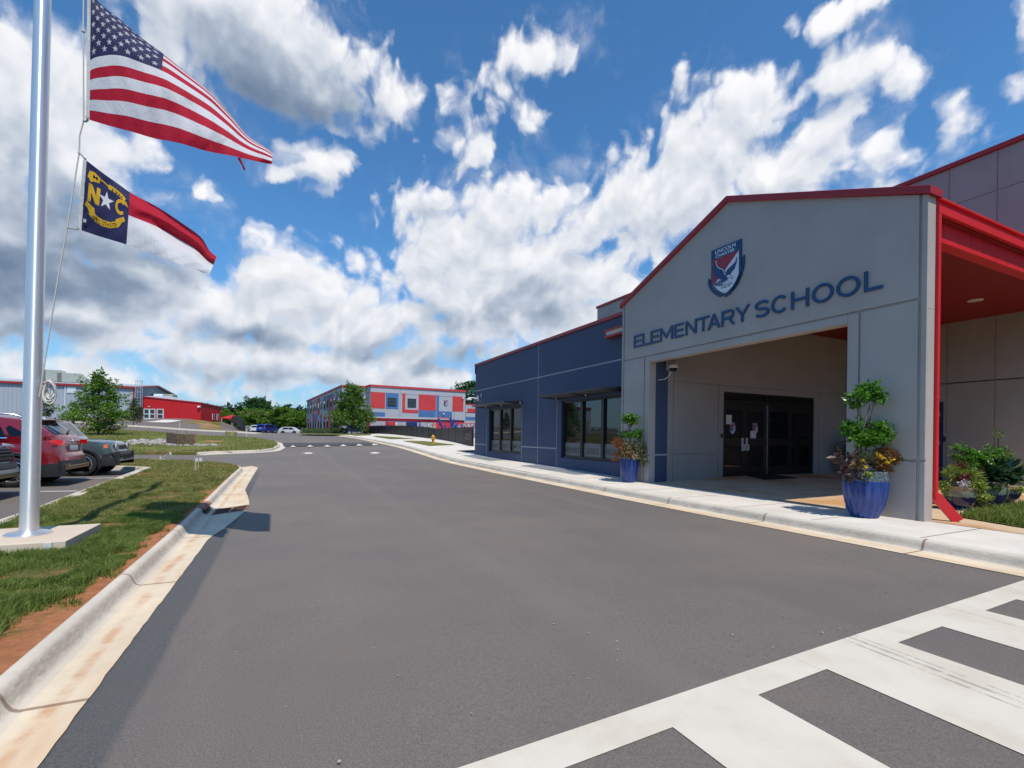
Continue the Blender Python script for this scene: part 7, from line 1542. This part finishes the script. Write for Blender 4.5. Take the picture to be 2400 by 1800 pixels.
    def end(s, w, z, off, rear=True):
        k = min(1., abs(w)/(s.W/2)); l = s.inv(z+s.crown*k**3., rear)
        if rear: l = l+s.er*k**4*max(0, 1-l/(s.L*.5))-off
        else: l = l-s.ef*k**4*max(0, l/(s.L*.5)-1)+off
        return s.P(l, w, z)
    def patch_side(s, name, poly, m, off=.006, sides=(1, -1), step=.07, parent=None):
        for sg in sides: drape(name, poly, step, None, m, parent or s.body, fn=lambda l, z: s.side(l, z, off, sg))
    def patch_end(s, name, poly, m, off=.006, rear=True, step=.05, parent=None): return drape(name, poly, step, None, m, parent or s.body, fn=lambda w, z: s.end(w, z, off, rear))
    def wheel(s, a, sg, spokes=5):
        wr, W = s.wr, s.W; wc = sg*(W/2-.115); c = s.P(a, wc, wr); ax = s.sd*sg; w_ = .105
        mb = MB(); mb.revolve(c, ax, [(-w_, wr*.6), (-w_, wr-.04), (-w_+.02, wr), (w_-.025, wr), (w_, wr-.04), (w_-.005, wr*.72), (w_-.03, wr*.67), (-.02, wr*.66)], 40, caps=False); o = mb.build('wheel', M['tyre'], s.T, smooth=40)
        mb = MB(); f0 = c+ax*(w_-.03)
        mb.revolve(f0, ax, [(-.08, wr*.66), (.012, wr*.685), (.018, wr*.64), (-.02, wr*.60)], 36, caps=False); mb.revolve(f0, ax, [(-.03, wr*.13), (.008, wr*.11)], 16)
        up = Vector((0, 0, 1))
        for k in range(spokes):
            for dl in (-.16, .16):
                t0 = 2*math.pi*k/spokes+.3; d0 = s.fd*math.cos(t0)+up*math.sin(t0); d1 = s.fd*math.cos(t0+dl)+up*math.sin(t0+dl); mb.bar(f0+d0*wr*.08-ax*.012, f0+d1*wr*.63-ax*.008, .030, .018, up=ax)
        mb.build('rim', M['rim_alloy'], o, smooth=40); mb = MB(); mb.revolve(f0, ax, [(-.085, wr*.65), (-.08, wr*.65)], 24); mb.build('brake_hub', M['rim_black'], o)
def ring_patch(mb, c, u, v, n, r0, r1, th=.008, seg=28):
    A_ = [c+u*r0*math.cos(t_)+v*r0*math.sin(t_)+n*th for t_ in np.linspace(0, 2*math.pi, seg, endpoint=False)]; B_ = [c+u*r1*math.cos(t_)+v*r1*math.sin(t_)+n*th for t_ in np.linspace(0, 2*math.pi, seg, endpoint=False)]; C_ = [p-n*th*1.5 for p in B_]; D_ = [p-n*th*1.5 for p in A_]; mb.grid([D_, A_, B_, C_], 0, True)
lotg = 'cars parked behind the flagpole lawn'
zc0 = H(-6.2, 17); zg = lambda x, y: H(x, y)+.004
# --- red suv, tail towards the road
top = [(0, .52), (.012, .64), (.03, .72), (.085, .80), (.10, .92), (.12, 1.05), (.16, 1.17), (.22, 1.25), (.58, 1.545), (.66, 1.60), (1.1, 1.655), (1.9, 1.69), (2.7, 1.665), (3.05, 1.61), (3.75, 1.12), (3.9, 1.07), (4.45, .98), (4.60, .88), (4.68, .70), (4.72, .5)]
red = car_paint('paint_red', (.24, .004, .013), .15, .3)
C1 = Car('parked_suv', 'dark red family SUV parked tail-out behind the flagpole', (-4.74, 15.85, zg(-6., 15.8)), (-1, 0), 4.72, 1.86, top, red, lotg, belt=1.12, tum=.15, wheels=(.92, 3.70), wr=.355, arch=M['cladding'])
C1.patch_end('rear_window', [(-.66, 1.235), (.66, 1.235), (.70, 1.30), (.585, 1.515), (.50, 1.54), (-.50, 1.54), (-.585, 1.515), (-.70, 1.30)], M['car_glass'], .005)
C1.patch_side('side_window', [(1.02, 1.17), (1.95, 1.13), (1.95, 1.545), (1.35, 1.53), (1.12, 1.40)], M['car_glass']); C1.patch_side('side_window', [(2.0, 1.13), (2.72, 1.11), (2.72, 1.555), (2.0, 1.548)], M['car_glass']); C1.patch_side('side_window', [(2.80, 1.11), (3.55, 1.10), (3.15, 1.53), (2.80, 1.555)], M['car_glass']); C1.patch_side('quarter_window', [(.62, 1.20), (.96, 1.18), (1.04, 1.38), (.98, 1.44)], M['car_glass'])
mbp = [(1.0, 1.135), (3.62, 1.07), (3.62, 1.092), (1.0, 1.16)]; C1.patch_side('window_trim', mbp, M['chrome'], .009)
C1.patch_side('bumper_cladding', [(.0, .22), (.52, .22), (.52, .40), (.40, .52), (.0, .56)], M['cladding'], .008); C1.patch_end('bumper_cladding', [(-.90, .43), (.90, .43), (.90, .60), (-.90, .60)], M['cladding'], .010)
C1.patch_side('sill_cladding', [(1.3, .23), (3.3, .23), (3.3, .38), (1.3, .38)], M['cladding'], .008)
for sg in (-1, 1):
    C1.patch_end('tail_light', [(sg*a, b) for a, b in ((.40, .955), (.42, 1.085), (.80, 1.11), (.90, 1.08), (.92, .99), (.78, .94))], M['tail_red'], .012); C1.patch_side('tail_light', [(.06, .965), (.34, 1.07), (.30, 1.10), (.06, 1.10)], M['tail_red'], .010, (sg,))
    C1.patch_end('lamp_stripe', [(sg*a, b) for a, b in ((.46, .968), (.46, .985), (.88, .995), (.88, .975))], mat('lamp_clear', (.5, .1, .08), .15), .018)
C1.patch_end('number_plate', [(-.26, .845), (.26, .845), (.26, .965), (-.26, .965)], M['plate'], .014); C1.patch_end('plate_recess_shade', [(-.42, .80), (.42, .80), (.38, .995), (-.38, .995)], car_paint('paint_red_shaded', (.07, .006, .012), .3, .3), .009)  # flat patch: the recess is only shade, put into a darker red
C1.patch_end('chrome_strip', [(-.40, 1.0), (.40, 1.0), (.40, 1.015), (-.40, 1.015)], M['chrome'], .014)
e0 = C1.end(0, 1.10, .012); mb = MB(); uu_ = C1.sd; vv_ = (C1.end(0, 1.14, .012)-C1.end(0, 1.06, .012)).normalized(); nn_ = uu_.cross(vv_); nn_ = nn_ if nn_.dot(-C1.fd) > 0 else -nn_
ring_patch(mb, e0, uu_, vv_, nn_, .046, .058, .006)
for a_, b_ in (((-.030, .040), (0, .006)), ((.030, .040), (0, .006)), ((-.044, .014), (-.018, -.042)), ((-.018, -.042), (0, -.006)), ((0, -.006), (.018, -.042)), ((.018, -.042), (.044, .014))): mb.bar(e0+uu_*a_[0]+vv_*a_[1]+nn_*.004, e0+uu_*b_[0]+vv_*b_[1]+nn_*.004, .008, .006, up=nn_)
mb.build('badge', M['chrome'], C1.body)
mb = MB(); rows = [[C1.P(l, w, z-.02*(abs(w)/.6)**2) for w in np.linspace(-.60, .60, 9)] for l, z in ((.90, 1.640), (.66, 1.628), (.50, 1.606), (.48, 1.594), (.50, 1.584), (.68, 1.58))]; mb.grid(rows); mb.build('spoiler', red, C1.T, smooth=60)
for sg in (-1, 1): mb = MB(); mb.tube([C1.P(.85, sg*.60, 1.63), C1.P(1.0, sg*.62, 1.70), C1.P(1.6, sg*.635, 1.735), C1.P(2.4, sg*.635, 1.73), C1.P(3.0, sg*.62, 1.665)], .020, 8); mb.build('roof_rail', M['chrome'], C1.T, smooth=60)
mb = MB(); mb.bar(C1.end(0, 1.27, .02), C1.end(-.42, 1.34, .03), .025, .02); mb.tube([C1.end(0, 1.25, 0), C1.end(0, 1.27, .035)], .03, 10); mb.build('rear_wiper', M['cladding'], C1.T)
C1.patch_end('exhaust_trim', [(-.72, .45), (.72, .45), (.60, .48), (-.60, .48)], M['chrome'], .018)
# --- grey-green off-roader, nose towards the road
top = [(0, .5), (.03, .8), (.10, 1.05), (.25, 1.55), (.4, 1.63), (1.2, 1.69), (2.3, 1.67), (2.6, 1.62), (3.05, 1.13), (3.12, 1.09), (3.6, 1.07), (3.95, 1.02), (4.05, .965), (4.085, .90), (4.10, .76), (4.155, .70), (4.20, .62), (4.215, .5)]
sage = car_paint('paint_sage', (.085, .125, .130), .3, .3)
C2 = Car('parked_suv', 'grey-green boxy off-roader with round headlamps parked nose-out beyond the red SUV', (-4.47-4.215, 18.95, zg(-6, 19)), (1, 0), 4.215, 1.80, top, sage, lotg, belt=1.10, tum=.14, ef=.10, wheels=(.78, 3.35), wr=.355, arch=M['cladding'], bot=.26)
C2.patch_end('bumper', [(-.88, .46), (.88, .46), (.88, .70), (.55, .725), (-.55, .725), (-.88, .70)], M['cladding'], .012, False); C2.patch_side('bumper', [(3.74, .27), (4.215, .30), (4.215, .70), (3.84, .62), (3.74, .42)], M['cladding'], .009)
C2.patch_end('grille_panel', [(-.66, .775), (.66, .775), (.66, .925), (-.66, .925)], sage, .012, False)
for k in range(7): w0 = -.33+.11*k; mb = MB(); C2.patch_end('grille_slot', [(w0-.036, .785), (w0+.036, .785), (w0+.036, .915), (w0-.036, .915)], M['blackhole'], .016, False)
for k in range(8):
    w0 = -.385+.11*k; C2.patch_end('grille_bar', [(w0-.012, .785), (w0+.012, .785), (w0+.012, .915), (w0-.012, .915)], M['chrome'], .020, False)
for sg in (-1, 1):
    e0 = C2.end(sg*.56, .85, .012, False); mb = MB(); ring_patch(mb, e0, C2.sd, Vector((0, 0, 1)), C2.fd, .088, .112, .02); mb.build('headlight_ring', M['light_grey_plastic'], C2.body, smooth=40)
    mb = MB(); c_ = [e0+C2.sd*.09*math.cos(t_)+Vector((0, 0, .09*math.sin(t_))) for t_ in np.linspace(0, 6.283, 24, endpoint=False)]; mb.ngon([p+C2.fd*.012 for p in c_]); mb.grid([c_, [p+C2.fd*.012 for p in c_]], 0, True); mb.build('headlight', M['head_lens'], C2.body)
    C2.patch_side('marker_lamp', [(3.86, .82), (3.95, .82), (3.95, .93), (3.86, .93)], M['amber'], .010, (sg,))
    C2.patch_end('fog_lamp', [(sg*a, b) for a, b in ((.50, .54), (.76, .54), (.76, .64), (.50, .64))], M['blackhole'], .020, False)
C2.patch_end('lower_grille', [(-.42, .50), (.42, .50), (.42, .62), (-.42, .62)], M['blackhole'], .018, False)
C2.patch_side('side_window', [(.55, 1.16), (1.35, 1.14), (1.35, 1.55), (.70, 1.53)], M['car_glass']); C2.patch_side('side_window', [(1.42, 1.14), (2.95, 1.12), (2.55, 1.54), (1.42, 1.56)], M['car_glass']); C2.patch_end('windscreen', [(-.66, 1.18), (.66, 1.18), (.58, 1.58), (-.58, 1.58)], M['car_glass'], .006, False)
for sg in (-1, 1): mb = MB(); mb.obox(C2.P(2.82, sg*.98, 1.16), C2.fd*.06, C2.sd*.10, (0, 0, .08)); mb.build('mirror', M['cladding'], C2.T, bevel=.02)
# --- dark suv, nose towards the road, half behind the pole
top = [(0, .5), (.03, .85), (.2, 1.2), (.5, 1.62), (1.2, 1.72), (2.4, 1.72), (2.9, 1.65), (3.6, 1.20), (3.75, 1.16), (4.3, 1.10), (4.62, 1.02), (4.72, .94), (4.77, .80), (4.79, .66), (4.83, .6), (4.84, .45)]
dark = car_paint('paint_dark', (.022, .027, .034), .4, .25)
C3 = Car('parked_suv', 'dark grey SUV parked nose-out at the left edge, partly behind the flagpole', (-4.92-4.84, 12.7, zg(-6.5, 12.7)), (1, 0), 4.84, 1.92, top, dark, lotg, belt=1.18, tum=.14, wheels=(.95, 3.85), wr=.365, arch=M['cladding'])
C3.patch_end('grille', [(-.55, .70), (.55, .70), (.66, .86), (.55, .98), (-.55, .98), (-.66, .86)], M['blackhole'], .012, False)
for z_ in (.75, .82, .89, .945): C3.patch_end('grille_bar', [(-.56, z_), (.56, z_), (.56, z_+.022), (-.56, z_+.022)], M['cladding'], .022, False)
for sg in (-1, 1): C3.patch_end('headlight', [(sg*a, b) for a, b in ((.60, .98), (.92, .99), (.90, 1.06), (.66, 1.04))], M['head_lens'], .012, False); C3.patch_side('headlight', [(4.45, 1.0), (4.66, .965), (4.66, 1.02), (4.45, 1.06)], M['head_lens'], .010, (sg,))
C3.patch_end('bumper', [(-.93, .46), (.93, .46), (.93, .68), (-.93, .68)], M['cladding'], .010, False); C3.patch_end('skid_plate', [(-.70, .47), (.70, .47), (.60, .60), (.42, .545), (-.42, .545), (-.60, .60)], M['light_grey_plastic'], .02, False)
C3.patch_side('side_window', [(.8, 1.24), (1.7, 1.22), (1.7, 1.60), (1.0, 1.56)], M['car_glass']); C3.patch_side('side_window', [(1.78, 1.22), (3.35, 1.20), (2.85, 1.58), (1.78, 1.61)], M['car_glass']); C3.patch_end('windscreen', [(-.74, 1.24), (.74, 1.24), (.64, 1.62), (-.64, 1.62)], M['car_glass'], .006, False)
# --- far car park
farg = 'cars in the far car park'
def far_car(name, label, px, d_, head, L, W, top, paint, belt, cat='car', **k):
    v = dep(px, 1015, d_); return Car(name, label, (v.x, v.y, H(v.x, v.y)+.01), head, L, W, top, paint, farg, belt=belt, wr=.35, cat=cat, **k)
VAN = [(0, .5), (.03, .75), (.08, .95), (.22, 1.62), (.35, 1.72), (1.2, 1.78), (2.9, 1.76), (3.3, 1.68), (4.2, 1.12), (4.9, .95), (5.05, .8), (5.12, .5)]
SUVP = [(0, .5), (.03, .75), (.10, 1.0), (.45, 1.52), (.6, 1.60), (1.6, 1.68), (2.6, 1.64), (3.0, 1.58), (3.75, 1.10), (4.45, .95), (4.6, .8), (4.66, .5)]
SED = [(0, .5), (.03, .8), (.10, 1.0), (.75, 1.08), (1.45, 1.42), (2.3, 1.47), (2.8, 1.40), (3.6, .98), (4.5, .85), (4.68, .7), (4.72, .5)]
fwd2 = Vector((math.sin(TH), math.cos(TH), 0)); rgt2 = Vector((math.cos(TH), -math.sin(TH), 0))
def hd(a): return (rgt2*math.cos(math.radians(a))+fwd2*math.sin(math.radians(a)))[:2]
vn = far_car('minivan', 'blue minivan seen from behind in the far car park', 609.5, 97, hd(86), 5.12, 2.0, VAN, car_paint('paint_blue', (.012, .045, .30), .3), 1.05, 'minivan', tum=.10)
vn.patch_end('rear_window', [(-.72, 1.08), (.72, 1.08), (.64, 1.55), (-.64, 1.55)], M['car_glass'], .01)
for sg in (-1, 1): vn.patch_end('tail_light', [(sg*a, b) for a, b in ((.80, .82), (.97, .82), (.95, 1.06), (.82, 1.06))], M['tail_red'], .02)
vn.patch_end('number_plate', [(-.2, .84), (.2, .84), (.2, .96), (-.2, .96)], M['paper'], .02); vn.patch_side('side_window', [(.4, 1.12), (3.6, 1.10), (3.2, 1.60), (.5, 1.60)], M['car_glass'])
wp = car_paint('paint_white', (.62, .62, .62), .0, .25)
def side_glass(c_, x0, x1, x2, x3, z0_, z1_): c_.patch_side('side_window', [(x0, z0_), ((x0+x1)/2-.04, z0_), ((x0+x1)/2-.04, z1_), (x3, z1_-.03)], M['car_glass']); c_.patch_side('side_window', [((x0+x1)/2+.04, z0_), (x1, z0_-.02), (x2, z1_-.04), ((x0+x1)/2+.04, z1_)], M['car_glass'])
c_ = far_car('parked_suv', 'white car half hidden on the left of the blue minivan', 592.5, 101, hd(82), 4.66, 1.85, SUVP, wp, 1.08); c_.patch_end('rear_window', [(-.62, 1.06), (.62, 1.06), (.55, 1.46), (-.55, 1.46)], M['car_glass'], .01); side_glass(c_, .7, 3.6, 3.0, 1.0, 1.12, 1.52)
for sg in (-1, 1): c_.patch_end('tail_light', [(sg*a, b) for a, b in ((.66, .9), (.90, .9), (.88, 1.04), (.68, 1.04))], M['tail_red'], .02)
c_ = far_car('crossover', 'white crossover parked side-on in the far car park, its nose to the right', 659, 107, hd(-4), 4.66, 1.85, SUVP, wp, 1.08, arch=M['cladding']); side_glass(c_, .7, 3.6, 3.0, 1.0, 1.12, 1.52); c_.patch_end('rear_window', [(-.6, 1.06), (.6, 1.06), (.5, 1.45), (-.5, 1.45)], M['car_glass'], .01); c_.patch_side('sill', [(1.3, .25), (3.2, .25), (3.2, .36), (1.3, .36)], M['cladding'], .01)
c_ = far_car('parked_suv', 'white car behind the white crossover, only its tail showing', 654, 112, hd(2), 4.66, 1.85, SUVP, wp, 1.08); side_glass(c_, .7, 3.6, 3.0, 1.0, 1.12, 1.52); c_.patch_end('rear_window', [(-.6, 1.06), (.6, 1.06), (.5, 1.45), (-.5, 1.45)], M['car_glass'], .01)
c_ = far_car('parked_suv', 'black SUV behind the two white cars, only its tail showing', 645.5, 118, hd(0), 4.7, 1.9, [(a, b*1.06) for a, b in SUVP], car_paint('paint_black', (.008, .008, .01), .2), 1.12); side_glass(c_, .7, 3.6, 3.0, 1.0, 1.18, 1.6)
c_ = far_car('sedan', 'dark blue-grey sedan between the white crossover and the patchwork block', 689.5, 117, hd(-8), 4.72, 1.82, SED, car_paint('paint_navy', (.02, .025, .04), .3), .98); c_.patch_side('side_window', [(1.1, 1.02), (3.3, 1.0), (2.75, 1.34), (1.6, 1.36)], M['car_glass'])
